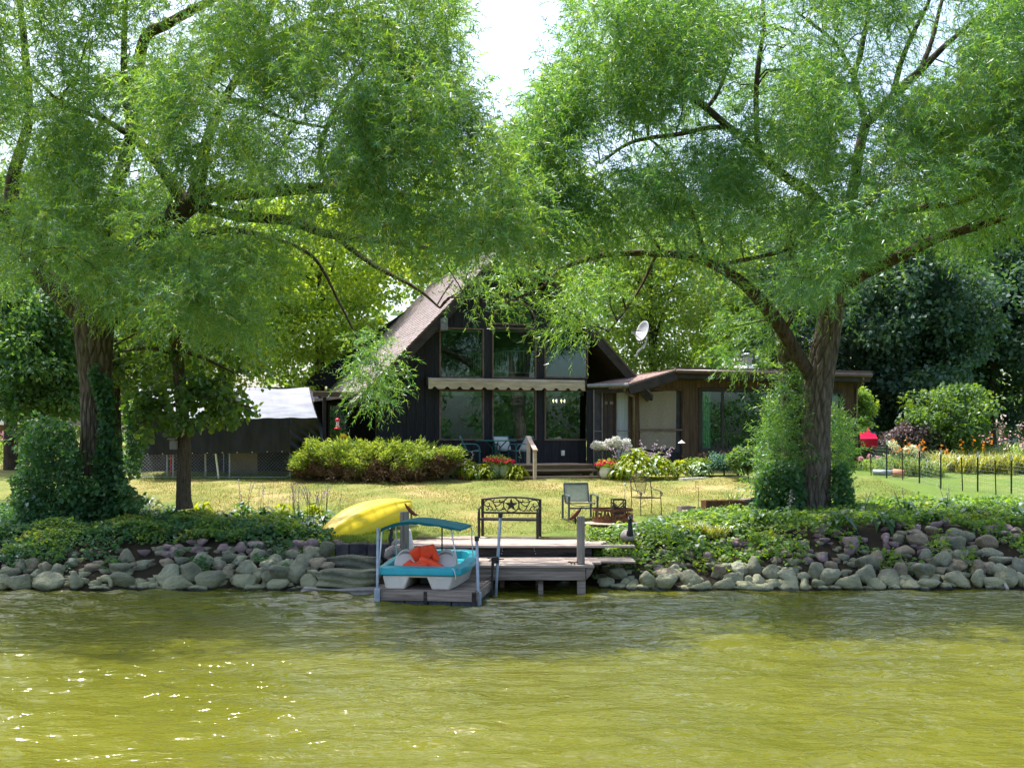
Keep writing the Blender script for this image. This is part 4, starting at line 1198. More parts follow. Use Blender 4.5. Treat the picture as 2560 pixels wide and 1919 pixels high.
def carved_bird(loc, flip, label):
    t = thing('carved_bird', label, 'bird figure', loc)
    s = -1 if flip else 1
    mb = MB()
    mb.tube([(-s * 0.0, 0, -0.10), (0, 0, 0.02)], 0.016, 6)
    mb.build('peg', M_BLACKIRON, t)
    body = [(-s * 0.10, 0, 0.17), (-s * 0.06, 0, 0.13), (-s * 0.01, 0, 0.07), (s * 0.05, 0, 0.02), (s * 0.09, 0, -0.005)]
    MB().tube(catmull(body, 4), np.interp(np.linspace(0, 1, 17), [0, .2, .5, .8, 1], [0.012, 0.03, 0.036, 0.03, 0.008]), 10).build('body', M_BIRDRED, t, smooth=True)
    MB().blob((s * 0.085, 0, 0.0), (0.06, 0.05, 0.05), 1.0, 8).tube([(s * 0.11, 0, 0.0), (s * 0.15, 0, -0.01)], [0.012, 0.002], 6).build('head', M_BIRDRED, t, smooth=True)
    MB().extrude([(-s * 0.10, -0.03, 0.155), (-s * 0.13, -0.03, 0.215), (-s * 0.095, -0.03, 0.205), (-s * 0.07, -0.03, 0.14)], (0, 0.06, 0)).build('tail', M_BLACKIRON, t)
    return t
DP = DF + 0.18
for px0, px1, pt, lab, nm in ((1000, 1021, 1279, 'square grey mooring post standing behind the pedal boat', 0), (1443, 1462, 1290, 'square grey mooring post near the right end of the dock', 1)):
    dd = DP if nm else DF + 0.55
    x0, x1 = xat(px0, dd), xat(px1, dd)
    t = tag(MB().bb(x0, x1, dd, dd + (x1 - x0), ZL + 0.002, zat(pt, dd)).build('mooring_post', M_POSTWOOD, bevel=0.008), lab, 'post', 'mooring posts of the dock')
    if nm == 0:
        carved_bird((x1 + 0.045, dd + 0.07, zat(1287, dd)), False, 'small red carved bird on the post behind the pedal boat')
    else:
        carved_bird((x0 - 0.03, dd + 0.07, zat(1296, dd)), True, 'small red carved bird on the right dock post, tail up')
cl = thing('mooring_cleat', 'small rusty cleat on the dock beside the right post', 'cleat', (xat(1432, DF + .2), DF + 0.16, ZL + 0.004))
MB().tube([(-0.09, 0, 0.045), (0, 0, 0.035), (0.09, 0, 0.045)], 0.012, 6).tube([(-0.03, 0, 0), (-0.03, 0, 0.04)], 0.012, 6).tube([(0.03, 0, 0), (0.03, 0, 0.04)], 0.012, 6).build('horns', M_RUST, cl)
pv_ = tag(MB().tube([(xat(1035, 21.9), 21.75, ZL), (xat(1022, 21.7), 21.55, zat(1325, 21.5))], 0.052, 12).build('white_pipe', M_WHITEPLASTIC, smooth=True), 'white plastic pipe leaning behind the left dock post', 'pipe')
rk = tag(MB().tube([(xat(969, 20.9), 20.75, ZL + 0.10), (xat(975, 20.9), 20.8, ZL + 0.2), (xat(985, 20.9), 20.8, ZL + 0.24), (xat(996, 20.9), 20.82, ZL + 0.21), (xat(1000, 20.9), 20.85, ZL + 0.12)], [0.06, 0.10, 0.10, 0.085, 0.05], 10).build('rope_bundle', mat('grey_rope', (0.22, 0.18, 0.17), (0.36, 0.31, 0.29), scale=30, bump=0.6), smooth=True), 'grey bundle of rope and cloth heaped on the dock behind the pedal boat', 'rope')

# ------------------------------------------------------------------ floating boat lift platform
LY = math.radians(-8)
pf = thing('float_platform', 'low wooden float with black plastic tanks carrying the pedal boat', 'dock', (xat(945, 19.1), 19.1, 0), LY)
PW, PL, PZ = 1.69, 1.65, 0.256
for i in range(8):
    a = PL * i / 8
    MB().bb(0.02, PW - 0.01, a + 0.004, a + PL / 8 - 0.005, PZ - 0.035, PZ + random.uniform(-.003, .003)).build('plank', M_DOCKWOOD, pf, bevel=0.003)
MB().bb(0.05, 0.80, -0.03, 0.005, PZ - 0.175, PZ - 0.02).build('side_board', M_DOCKWOOD, pf, bevel=0.003)
MB().bb(0.86, PW - 0.06, -0.03, 0.005, PZ - 0.175, PZ - 0.02).build('side_board', M_DOCKWOOD, pf, bevel=0.003)
MB().bb(PW - 0.005, PW + 0.03, 0.04, PL, PZ - 0.175, PZ - 0.02).build('side_board', M_DOCKWOOD, pf, bevel=0.003)
for a_, b_, c_ in ((0.80, 0.86, 0.06), (-0.01, 0.05, 0.06), (PW - 0.06, PW, 0.035)):
    MB().bb(a_, b_, -0.035, c_, PZ - 0.33, PZ - 0.02).build('corner_block', M_BLACKWOOD, pf)
for i in range(4):
    x0 = 0.07 + i * 0.405
    mb = MB().bb(x0, x0 + 0.385, 0.0, 0.8, -0.2, PZ - 0.18)
    for k in range(3):
        mb.bb(x0 + 0.05 + k * 0.11, x0 + 0.11 + k * 0.11, -0.012, 0.0, -0.15, PZ - 0.20)
    mb.build('float_tank', M_FLOATPLASTIC, pf, bevel=0.02)
for i in range(3):
    y0 = 0.08 + i * 0.52
    MB().bb(PW - 0.02, PW + 0.012, y0, y0 + 0.48, -0.2, PZ - 0.18).build('float_tank', M_FLOATPLASTIC, pf, bevel=0.02)
def pole(name, label, a, b, r=0.024, cap=None, clampz=None, extra=None):
    t = thing(name, label, 'pole', a)
    b = Vector(b) - Vector(a)
    MB().tube([(0, 0, 0), b], r, 10).build('pipe', M_GALV, t, smooth=True)
    if cap:
        MB().tube([b * 0.985, b + b.normalized() * 0.05], r * 1.5, 10).build('cap', cap, t)
    if clampz:
        q = b * clampz
        MB().box(q, (0.10, 0.09, 0.22)).build('pipe_bracket', M_GALV, t, bevel=0.008)
    return t
GP = 'steel pipes holding the float'
for args in (
    ('mooring_pole', 'steel pipe at the left corner of the float, left of the pedal boat', P(941.5, 1512, 19.05) - Vector((0, 0, 0.8)), P(945, 1318, 19.05), 0.024, None, 0.46),
    ('mooring_pole', 'steel pipe with a black cap at the front right corner of the float', P(1199, 1510, 19.03) - Vector((0, 0, 0.8)), P(1192, 1347, 19.03), 0.027, M_BLACKPLASTIC, 0.47),
    ('mooring_pole', 'tall tilted steel pipe with a black clamp, standing before the bench', P(1233, 1490, 20.15) - Vector((0, 0, 0.8)), P(1251, 1288, 20.15), 0.029, M_BLACKPLASTIC, None)):
    o = pole(*args); o['group'] = GP
cp = P(1238, 1399, 20.13)
t = thing('pipe_clamp', 'black knobbed clamp tightened on the tall tilted pipe', 'clamp', cp)
mb = MB().box((0, 0, 0), (0.12, 0.1, 0.11))
for a in range(5):
    an = a * 1.3
    mb.tube([(0, -0.02, 0.01), (0.16 * math.cos(an), -0.05 + 0.05 * math.sin(an * 2), 0.05 * math.sin(an) + 0.02)], [0.02, 0.008], 6)
mb.build('body', M_BLACKPLASTIC, t)
MB().tube(catmull([(-0.02, 0.0, -0.03), (-0.06, -0.01, -0.28), (-0.25, 0.02, -0.42), (-0.30, 0.1, -0.60)], 5), 0.007, 5).tube([(-0.05, -0.01, 0), (-0.055, 0, -0.85)], 0.02, 8).build('cord', M_BLACKPLASTIC, t)

# ------------------------------------------------------------------ pedal boat
pb = thing('pedal_boat', 'teal and cream two-seat pedal boat with a teal canopy on the float', 'pedal boat', P(950, 1475, 19.12), LY)
pb.location.z = PZ + 0.004
def hullsec(x0t, x1t, x0b, x1b, y, z0, z1):
    return [(x0t, y, z1), (x1t, y, z1), (x1b, y, z0), (x0b, y, z0)]
def loft(secs, name, m, parent, bevel=0.02, caps=True):
    mb = MB(); n = len(secs[0])
    vs = [p for s in secs for p in s]
    fs = []
    for i in range(len(secs) - 1):
        for j in range(n):
            fs.append((i * n + j, i * n + (j + 1) % n, (i + 1) * n + (j + 1) % n, (i + 1) * n + j))
    if caps:
        fs.append(tuple(reversed(range(n)))); fs.append(tuple((len(secs) - 1) * n + j for j in range(n)))
    mb.add(vs, fs)
    o = mb.build(name, m, parent)
    if bevel:
        b = o.modifiers.new('bevel', 'BEVEL'); b.width = bevel; b.segments = 3; b.limit_method = 'ANGLE'; b.angle_limit = 0.5
        autosmooth(o, 50)
    return o
ZT = 0.24
loft([hullsec(0.04, 0.52, 0.10, 0.42, 0.0, 0.0, ZT), hullsec(0.00, 0.52, 0.06, 0.43, 0.5, 0.0, ZT), hullsec(-0.02, 0.54, 0.05, 0.44, 1.5, 0.0, ZT + 0.02), hullsec(0.06, 0.5, 0.12, 0.42, 2.05, 0.08, ZT + 0.06)], 'pontoon', M_CREAMHULL, pb, 0.03)
loft([hullsec(0.80, 1.27, 0.90, 1.20, 0.0, 0.0, ZT), hullsec(0.80, 1.33, 0.90, 1.25, 0.45, 0.0, ZT), hullsec(0.80, 1.36, 0.90, 1.27, 1.5, 0.0, ZT + 0.02), hullsec(0.84, 1.26, 0.92, 1.18, 2.05, 0.08, ZT + 0.06)], 'pontoon', M_CREAMHULL, pb, 0.03)
MB().bb(0.3, 1.0, 0.012, 1.9, ZT - 0.03, ZT + 0.02).build('underside', M_CREAMHULL, pb)
# teal deck rim: outer ring, inner ring, sloping in
def ring(y_list, outer):
    return outer
outer = [(0.0, -0.03), (1.27, -0.03), (1.39, 0.10), (1.43, 0.6), (1.44, 1.5), (1.36, 2.1), (1.1, 2.22), (0.2, 2.22), (-0.06, 2.1), (-0.11, 1.5), (-0.10, 0.6), (-0.08, 0.10)]
inner = [(0.10, 0.16), (1.20, 0.16), (1.24, 0.20), (1.27, 0.6), (1.27, 1.5), (1.18, 1.85), (1.05, 1.95), (0.25, 1.95), (0.12, 1.85), (0.05, 1.5), (0.05, 0.6), (0.06, 0.20)]
def shz(y): return 0.12 * max(0, (y - 0.4) / 1.8) ** 1.5
n = len(outer)
mb = MB()
A = [(x, y, ZT + 0.002 + shz(y)) for x, y in outer]
B_ = [(x * 0.985 + 0.01, y + (0.02 if y < 0.5 else -0.02), ZT + 0.125 + shz(y)) for x, y in outer]
C_ = [(x, y, ZT + 0.15 + shz(y)) for x, y in inner]
D_ = [(x, y, ZT - 0.01) for x, y in inner]
vs = A + B_ + C_ + D_
fs = []
for k in range(3):
    for j in range(n):
        fs.append((k * n + j, k * n + (j + 1) % n, (k + 1) * n + (j + 1) % n, (k + 1) * n + j))
fs.append(tuple(3 * n + j for j in range(n))); fs.append(tuple(reversed(range(n))))
mb.add(vs, fs)
o = mb.build('deck_rim', M_TEALHULL, pb)
bv = o.modifiers.new('bevel', 'BEVEL'); bv.width = 0.018; bv.segments = 3; bv.limit_method = 'ANGLE'; bv.angle_limit = 0.5
autosmooth(o, 50)
MB().bb(0.58, 0.72, 0.16, 1.7, ZT, ZT + 0.13).build('centre_console', M_CREAMHULL, pb, bevel=0.02)
for sx, ex in ((0.09, 0.49), (0.80, 1.22)):
    mb = MB(); cx = (sx + ex) / 2; hw2 = (ex - sx) / 2
    prof = [(sx, 0.0)] + [(cx - hw2 * math.cos(PI * k / 18), 0.06 + 0.27 * math.sin(PI * k / 18)) for k in range(19)] + [(ex, 0.0)]
    def seatp(q, off): return (q[0], 0.62 + q[1] * 0.42 + off, ZT + 0.05 + q[1])
    f_ = [seatp(q, -0.05) for q in prof]; b_ = [seatp(q, 0.05) for q in prof]
    # hand slot outline near the top; its shade is painted as a darker plate
    slot = [(cx - hw2 * 0.62 * math.cos(PI * k / 18), 0.20 + 0.095 * math.sin(PI * k / 18)) for k in range(19)]
    slot2 = [(cx + hw2 * 0.62 * math.cos(PI * k / 14), 0.20 + 0.055 * math.sin(PI * k / 14)) for k in range(1, 14)]
    m_ = len(prof)
    mb.extrude([f_[i] for i in range(m_)], Vector((0, 0.10, 0)))
    s_ = mb.build('seat_back', M_CREAMHULL, pb)
    bv = s_.modifiers.new('bevel', 'BEVEL'); bv.width = 0.025; bv.segments = 3; bv.limit_method = 'ANGLE'
    autosmooth(s_, 50)
    outl = slot + slot2
    MB().extrude([(q[0], 0.62 + q[1] * 0.42 - 0.054, ZT + 0.05 + q[1]) for q in outl], (0, 0.004, 0)).build('slot_shade_plate', mat('slot_shadow_plastic', (0.20, 0.18, 0.165), (0.26, 0.24, 0.22)), s_)
    MB().blob((cx, 0.42, ZT + 0.05), (ex - sx, 0.42, 0.12), 0.5, 8).build('seat_base', M_CREAMHULL, pb, smooth=True)
# canopy on four bent tubes
canw = 1.40
def canp(a, b):
    x = -0.03 + canw * a
    y = 0.16 + 1.15 * b
    z = 1.02 + 0.135 * (1 - (2 * a - 1) ** 2 * 0.95) + 0.02 * math.sin(a * 7) - 0.02 * math.sin(PI * b) - 0.035 * (1 if b in (0, 1) else 0) * 0.3 - 0.03 * a
    return (x, y, z)
cn = MB().grid(canp, 22, 10).build('canopy', M_CANOPY, pb, smooth=True, solid=0.012)
lip = MB().grid(lambda a, b: (canp(a, 0)[0], 0.155, canp(a, 0)[2] + 0.004 - 0.055 * b * (0.55 + 0.45 * (1 - a) ) * (1 - 0.5 * math.sin(a * 11) ** 2 * (a > 0.45))), 40, 2).build('canopy_hem', M_CANOPY, cn, solid=0.008)
for sgn, x in ((0, 0.0), (1, 1.33)):
    MB().tube([(x + (-0.03 if not sgn else 0.02), 0.05, ZT + 0.1), (canp(sgn * 0.86 + 0.0, 0)[0] + (0.02), 0.18, canp(sgn * 0.86 + 0.02, 0)[2])], 0.013, 8).build('canopy_pole', M_ALU, pb, smooth=True)
    MB().tube(catmull([(x + (-0.04 if not sgn else 0.05), 1.35, ZT + 0.14), (canp(sgn, 1)[0], 1.25, 0.75), (canp(sgn, 1)[0] - 0.01 * (2 * sgn - 1), 1.22, 0.98), (canp(abs(sgn - 0.09), 0.7)[0], 0.95, canp(abs(sgn - 0.09), .7)[2] - 0.02)], 6), 0.011, 8).build('canopy_pole', M_ALU, pb, smooth=True)
MB().bb(0.80, 0.825, 1.30, 1.304, ZT + 0.17, 1.08).build('strap', M_BLACKPLASTIC, pb)
MB().extrude([(1.40, 0.36, ZT + 0.075), (1.415, 0.52, ZT + 0.085), (1.405, 0.53, ZT + 0.125), (1.385, 0.36, ZT + 0.115)], (0.004, 0, 0)).build('maker_plate', mat('tan_plate', (0.5, 0.4, 0.26), (0.6, 0.5, 0.34)), pb)
MB().bb(0.98, 1.09, -0.008, -0.002, ZT - 0.05, ZT - 0.035).build('registration_strip', M_WHITEPLASTIC, pb)
MB().tube(catmull([(1.24, 0.02, ZT + 0.13), (1.29, -0.02, ZT + 0.10), (1.32, -0.03, ZT - 0.02), (1.31, -0.03, ZT - 0.05)], 5), 0.006, 5).build('cord', M_WHITEPLASTIC, pb)
MB().bb(0.56, 0.80, 0.55, 1.2, 0.02, ZT - 0.04).build('paddle_housing', M_BLACKPLASTIC, pb, bevel=0.02)
# life vest
lv = thing('life_vest', 'orange-red life vest draped between the two pedal boat seats', 'life vest', (0, 0, 0))
lv.location = pb.matrix_basis @ Vector((0, 0, 0)) if False else (pb.location.x, pb.location.y, pb.location.z)
lv.rotation_euler = (0, 0, LY); lv.scale = (0.9, 1, 0.9); lv.location += Vector((0.06, 0, 0.03))
def rot(ax, ay, az): return (Matrix.Rotation(az, 3, 'Z') @ Matrix.Rotation(ay, 3, 'Y') @ Matrix.Rotation(ax, 3, 'X'))
z0 = ZT + 0.05
for nm, c, s, r_ in (
    ('back_panel', (0.52, 0.55, z0 + 0.29), (0.25, 0.10, 0.27), rot(0.3, -0.50, 0.2)),
    ('side_panel', (0.72, 0.50, z0 + 0.30), (0.24, 0.10, 0.34), rot(0.25, -0.08, 0)),
    ('side_panel', (0.86, 0.50, z0 + 0.32), (0.12, 0.12, 0.36), rot(0.2, -0.32, -0.1)),
    ('collar', (0.84, 0.38, z0 + 0.12), (0.52, 0.15, 0.14), rot(0.1, 0.42, 0)),
    ('front_panel', (0.56, 0.34, z0 + 0.08), (0.46, 0.20, 0.15), rot(0, -0.05, 0.1)),
    ('front_panel', (0.38, 0.32, z0 + 0.07), (0.26, 0.18, 0.17), rot(0, -0.7, 0))):
    MB().blob(c, s, 0.45, 8, r_).build(nm, M_JACKET, lv, smooth=True)
MB().tube(catmull([(0.62, 0.48, z0 + 0.30), (0.70, 0.49, z0 + 0.20), (0.80, 0.45, z0 + 0.22), (0.87, 0.46, z0 + 0.36)], 5), 0.009, 5).build('strap', M_BLACKPLASTIC, lv)

# ------------------------------------------------------------------ yellow kayak, upside down on the grass
A = P(801, 1352, 23.3); B = P(1030, 1253, 25.3)
ky = thing('kayak', 'yellow kayak lying upturned on its side on the grass', 'kayak', A)
ax = (B - A); Lk = ax.length; ax.normalize()
nrm = Vector((0.12, -0.74, 0.72)); nrm = (nrm - ax * nrm.dot(ax)).normalized()
lat = ax.cross(nrm).normalized()
if lat.z < 0: lat = -lat
NS, NR = 40, 48
vs = []; fs = []
for i in range(NS + 1):
    t = i / NS
    w = math.sin(PI * t ** 0.92) ** 0.62 * 0.45 + 0.012
    dpt = (0.30 * math.sin(PI * t) ** 0.55 + 0.015)
    mid = A - A + ax * (Lk * t) + lat * (0.10 * math.sin(PI * t)) - nrm * (0.12 + 0.0)
    tip = (2 * t - 1) ** 4
    for j in range(NR + 1):
        a = PI * j / NR
        cw = math.copysign(abs(math.cos(a)) ** 0.75, math.cos(a))
        sn = math.sin(a) ** 1.15
        keel = 0.035 * math.exp(-((a - PI / 2) / 0.085) ** 2)
        vs.append(mid + lat * (w * cw) + nrm * (dpt * sn * (1 - 0.0 * tip) + keel + 0.12 * (1 - math.sin(PI * t) ** 0.5) * 0.6))
for i in range(NS):
    for j in range(NR):
        a = i * (NR + 1) + j
        fs.append((a, a + 1, a + NR + 2, a + NR + 1))
mb = MB(); mb.add(vs, fs)
hull = mb.build('hull', M_KAYAK, ky, smooth=True, solid=0.012)
deckv = []
mb = MB()
for i in range(NS + 1):
    a = vs[i * (NR + 1)]; b = vs[i * (NR + 1) + NR]
    for k in range(7):
        s_ = k / 6
        deckv.append(a.lerp(b, s_) - nrm * (0.10 * math.sin(PI * s_)))
mb.add(deckv, [(i * 7 + k, i * 7 + k + 1, (i + 1) * 7 + k + 1, (i + 1) * 7 + k) for i in range(NS) for k in range(6)])
mb.build('deck', M_KAYAK, ky, smooth=True)
edge = [vs[i * (NR + 1)] for i in range(NS + 1)] + [vs[i * (NR + 1) + NR] for i in reversed(range(NS + 1))]
MB().tube(edge, 0.016, 6, closed=True).build('gunwale_seam', M_KAYAK, ky, smooth=True)

# ------------------------------------------------------------------ star bench
by = math.radians(-9)
bench = thing('garden_bench', 'black iron bench with a star and scrolls in its back, on the dock', 'bench', (xat(1274, 23.65), 23.65, ZU + 0.004), by)
bw = 1.24
HT = 0.80
yb, yf = 0.22, -0.20
x0, x1 = -bw / 2, bw / 2
for x in (x0, x1):
    MB().bb(x - 0.028, x + 0.028, yb - 0.025, yb + 0.02, 0, HT).build('back_leg', M_BLACKIRON, bench, bevel=0.004)
    MB().bb(x - 0.026, x + 0.026, yf - 0.022, yf + 0.02, 0, 0.55).build('front_leg', M_BLACKIRON, bench, bevel=0.004)
    MB().tube(catmull([(x, yf, 0.55), (x, yf + 0.03, 0.61), (x, yf + 0.14, 0.625), (x, yb, 0.60)], 5), 0.022, 8).build('arm', M_BLACKIRON, bench, smooth=True)
mb = MB()
zc = lambda x: HT - 0.02 + 0.055 * (1 - (x / x1) ** 2)
mb.tube([(x, yb, zc(x)) for x in np.linspace(x0, x1, 17)], 0.022, 8)
mb.tube([(x0, yb, 0.50), (x1, yb, 0.50)], 0.021, 8)
mb.build('back_frame', M_BLACKIRON, bench, smooth=True)
ms = MB()
for k in range(5):
    yy = yf + 0.02 + k * 0.09
    ms.bb(x0, x1, yy - 0.032, yy + 0.032, 0.385, 0.40)
ms.bb(x0, x1, yf - 0.015, yf + 0.015, 0.36, 0.384)
ms.build('seat', M_BLACKIRON, bench)
cz = 0.675; R_ = 0.165
star = []
for k in range(10):
    r = R_ * 0.92 if k % 2 == 0 else R_ * 0.345
    a = PI / 2 + k * PI / 5
    star.append((r * math.cos(a), yb - 0.008, cz - 0.006 + r * math.sin(a)))
MB().extrude(star, (0, 0.016, 0)).build('star', M_BLACKIRON, bench)
MB().tube([(R_ * math.cos(a), yb, cz + R_ * math.sin(a)) for a in np.linspace(0, 2 * PI, 33)[:-1]], 0.013, 6, closed=True).build('star_ring', M_BLACKIRON, bench)
mb = MB()
# scroll work traced from the bench back: (pixel of the enlarged crop) -> bench plane
def bp(px, py): return ((px - 825) / 1205 * bw, yb, HT - 0.02 - (py - 240) / 290 * 0.262)
SCR = [
    [(345, 325), (372, 345), (360, 385), (320, 400), (270, 375), (255, 330), (285, 270), (345, 245), (410, 260), (450, 310), (500, 420), (540, 490), (560, 500)],
    [(320, 405), (350, 440), (345, 480), (310, 490), (295, 470)],
    [(330, 400), (390, 400), (425, 440), (440, 490), (495, 490), (500, 475)],
    [(425, 450), (410, 490), (370, 500)],
    [(485, 240), (455, 250), (450, 285), (500, 300), (580, 300), (640, 285), (700, 250), (715, 230)],
    [(590, 240), (575, 265), (600, 290), (640, 300), (665, 340), (660, 420), (620, 480), (560, 500)],
    [(505, 365), (500, 385), (540, 390), (590, 350), (625, 300)],
    [(640, 470), (700, 460), (705, 500)],
]
for s in SCR:
    for mir in (False, True):
        pts = [bp(1650 - x if mir else x, y) for x, y in s]
        mb.tube(catmull(pts, 4), 0.0115, 5)
mb.build('scrollwork', M_BLACKIRON, bench)

# ------------------------------------------------------------------ chairs by the fire
def sling_chair():
    t = thing('patio_chair', 'low patio chair with grey-green sling seat beside the fire ring', 'chair')
    w = 0.29
    MB().grid(lambda a, b: (-w + 2 * w * a, 0.20 + 0.10 * b + 0.02 * math.sin(PI * a), 0.40 + 0.42 * b), 6, 6).build('back_sling', M_SLINGGREEN, t, smooth=True, solid=0.012)
    MB().grid(lambda a, b: (-w + 2 * w * a, -0.24 + 0.46 * b, 0.375 - 0.025 * math.sin(PI * b) + 0.02 * (1 - b)), 6, 6).build('seat_sling', M_SLING, t, smooth=True, solid=0.012)
    MB().tube([(-w, 0.30, 0.825), (w, 0.30, 0.825)], 0.02, 8).build('top_rail', M_CHAIRFRAME, t)
    for s in (-1, 1):
        x = s * (w + 0.055)
        MB().bb(x - 0.022, x + 0.022, 0.20, 0.24, 0, 0.55).build('rear_leg', M_CHAIRFRAME, t, bevel=0.004)
        MB().bb(x - 0.022, x + 0.022, -0.30, -0.26, 0, 0.52).build('front_leg', M_CHAIRFRAME, t, bevel=0.004)
        mb = MB(); pts = catmull([(x, 0.22, 0.55), (x, 0.05, 0.575), (x, -0.20, 0.57), (x, -0.285, 0.54), (x, -0.295, 0.46)], 4)
        for i in range(len(pts) - 1):
            mb.beam(pts[i], pts[i + 1], 0.055, 0.018)
        mb.build('arm', M_CHAIRFRAME, t)
        MB().bb(x - 0.02, x + 0.02, -0.26, 0.20, 0.0, 0.02).build('runner', M_CHAIRFRAME, t)
        MB().tube([(s * w, 0.31, 0.82), (s * w, 0.19, 0.39), (s * w, -0.25, 0.385)], 0.018, 8).build('side_rail', M_CHAIRFRAME, t)
    MB().bb(-w - 0.04, w + 0.04, -0.29, -0.27, 0.255, 0.295).build('cross_bar', M_CHAIRFRAME, t)
    MB().tube([(-w, -0.24, 0.36), (-w * .5, -0.26, 0.325), (0, -0.26, 0.315), (w * .5, -0.26, 0.325), (w, -0.24, 0.36)], 0.008, 5).build('sling_rod', M_BLACKIRON, t)
    return t
c1 = sling_chair()
c1.location = ground(xat(1449, 26.1), 26.1); c1.rotation_euler = (0, 0, math.radians(14))
c2 = thing('wrought_iron_chair', 'bronze wrought-iron armchair with an arched mesh back on the lawn', 'chair', ground(xat(1615, 26.7), 26.7), math.radians(20))
def ic(pts, r=0.011, per=5): return MB().tube(catmull(pts, per), r, 6)
for s in (-1, 1):
    x = s * 0.27
    ic([(x, 0.22, 0.42), (x, 0.23, 0.25), (x * 1.03, 0.28, 0.08), (x * 1.1, 0.33, 0.0)]).build('rear_leg', M_BRONZEIRON, c2, smooth=True)
    ic([(x, -0.24, 0.42), (x, -0.26, 0.2), (x, -0.27, 0.0)]).build('front_leg', M_BRONZEIRON, c2, smooth=True)
    ic([(x, 0.24, 0.66), (x, 0.05, 0.60), (x, -0.20, 0.585), (x, -0.30, 0.55), (x, -0.29, 0.48), (x, -0.24, 0.50), (x, -0.25, 0.54)], 0.013).build('arm', M_BRONZEIRON, c2, smooth=True)
    ic([(x, -0.24, 0.42), (x, -0.235, 0.5), (x, -0.22, 0.585)]).build('arm_post', M_BRONZEIRON, c2, smooth=True)
ic([(-0.27, 0.22, 0.42), (-0.265, 0.26, 0.65), (-0.25, 0.30, 0.86), (-0.17, 0.31, 0.87), (-0.10, 0.32, 0.94), (0, 0.325, 0.965), (0.10, 0.32, 0.94), (0.17, 0.31, 0.87), (0.25, 0.30, 0.86), (0.265, 0.26, 0.65), (0.27, 0.22, 0.42)], 0.012).build('back_frame', M_BRONZEIRON, c2, smooth=True)
MB().tube([(-0.18, 0.31, 0.87), (-0.09, 0.25, 0.50), (0.09, 0.25, 0.50), (0.18, 0.31, 0.87)], 0.008, 6).build('splat_frame', M_BRONZEIRON, c2)
mb = MB()
for k in range(13):
    t = (k + 0.5) / 13
    mb.tube([(-0.09 + 0.18 * t, 0.25, 0.50), (-0.165 + 0.33 * t, 0.315, 0.89 + 0.06 * math.sin(PI * t))], 0.0022, 3)
for k in range(16):
    t = (k + 0.5) / 16; w_ = 0.09 + 0.08 * t
    mb.tube([(-w_, 0.25 + 0.065 * t, 0.50 + 0.39 * t), (w_, 0.25 + 0.065 * t, 0.50 + 0.39 * t)], 0.0022, 3)
mb.build('back_mesh', M_BRONZEIRON, c2)
mb = MB().tube([(-0.27, -0.24, 0.42), (0.27, -0.24, 0.42), (0.27, 0.22, 0.42), (-0.27, 0.22, 0.42)], 0.013, 6, closed=True)
for k in range(18):
    q = -0.255 + 0.51 * k / 17
    mb.tube([(q, -0.24, 0.42), (q, 0.22, 0.42)], 0.003, 3); mb.tube([(-0.27, -0.225 + 0.43 * k / 17, 0.42), (0.27, -0.225 + 0.43 * k / 17, 0.42)], 0.003, 3)
mb.build('seat', M_BRONZEIRON, c2)

# fire ring
fr_ = thing('fire_ring', 'rusty steel fire ring with cut-out figures on the lawn', 'fire pit', ground(xat(1532, 25.6), 25.6))
R0 = 0.46; H0 = 0.33
mb = MB(); nseg = 48
def ringband(z0, z1, r=R0):
    for k in range(nseg):
        a, b = 2 * PI * k / nseg, 2 * PI * (k + 1) / nseg
        p = [(r * math.cos(a), r * math.sin(a)), (r * math.cos(b), r * math.sin(b))]
        q = [((r - .008) * math.cos(a), (r - .008) * math.sin(a)), ((r - .008) * math.cos(b), (r - .008) * math.sin(b))]
        mb.add([(p[0][0], p[0][1], z0), (p[1][0], p[1][1], z0), (p[1][0], p[1][1], z1), (p[0][0], p[0][1], z1),
                (q[0][0], q[0][1], z0), (q[1][0], q[1][1], z0), (q[1][0], q[1][1], z1), (q[0][0], q[0][1], z1)],
               [(0, 1, 2, 3), (5, 4, 7, 6), (3, 2, 6, 7), (1, 0, 4, 5)])
ringband(0.0, 0.11); mb.build('band', M_RUST, fr_)
mb = MB(); ringband(H0 - 0.05, H0); mb.build('band', M_RUST, fr_)
mb = MB(); rr = random.Random(4)
for k in range(30):
    a = 2 * PI * k / 30 + rr.uniform(-.05, .05)
    w_ = rr.choice((0.03, 0.04, 0.08)); kd = rr.random()
    T = Vector((-math.sin(a), math.cos(a), 0)); O = Vector((R0 * math.cos(a), R0 * math.sin(a), 0)); nn = Vector((math.cos(a), math.sin(a), 0)) * -0.007
    if kd < 0.4:    # fir tree silhouette
        mb.extrude([O - T * 0.045 + Vector((0, 0, .11)), O + T * 0.045 + Vector((0, 0, .11)), O + Vector((0, 0, .29))], nn)
    elif kd < 0.7:
        mb.extrude([O - T * w_ / 2 + Vector((0, 0, .10)), O + T * w_ / 2 + Vector((0, 0, .10)), O + T * w_ / 3 + Vector((0, 0, .29)), O - T * w_ / 3 + Vector((0, 0, .29))], nn)
    else:           # animal shape
        mb.extrude([O - T * 0.06 + Vector((0, 0, .10)), O - T * 0.04 + Vector((0, 0, .10)), O - T * .03 + Vector((0, 0, .16)), O + T * .03 + Vector((0, 0, .16)), O + T * .05 + Vector((0, 0, .10)), O + T * .07 + Vector((0, 0, .19)), O + T * .09 + Vector((0, 0, .23)), O + T * .04 + Vector((0, 0, .215)), O - T * .06 + Vector((0, 0, .205))], nn)
mb.build('cut_out_figures', M_RUST, fr_)
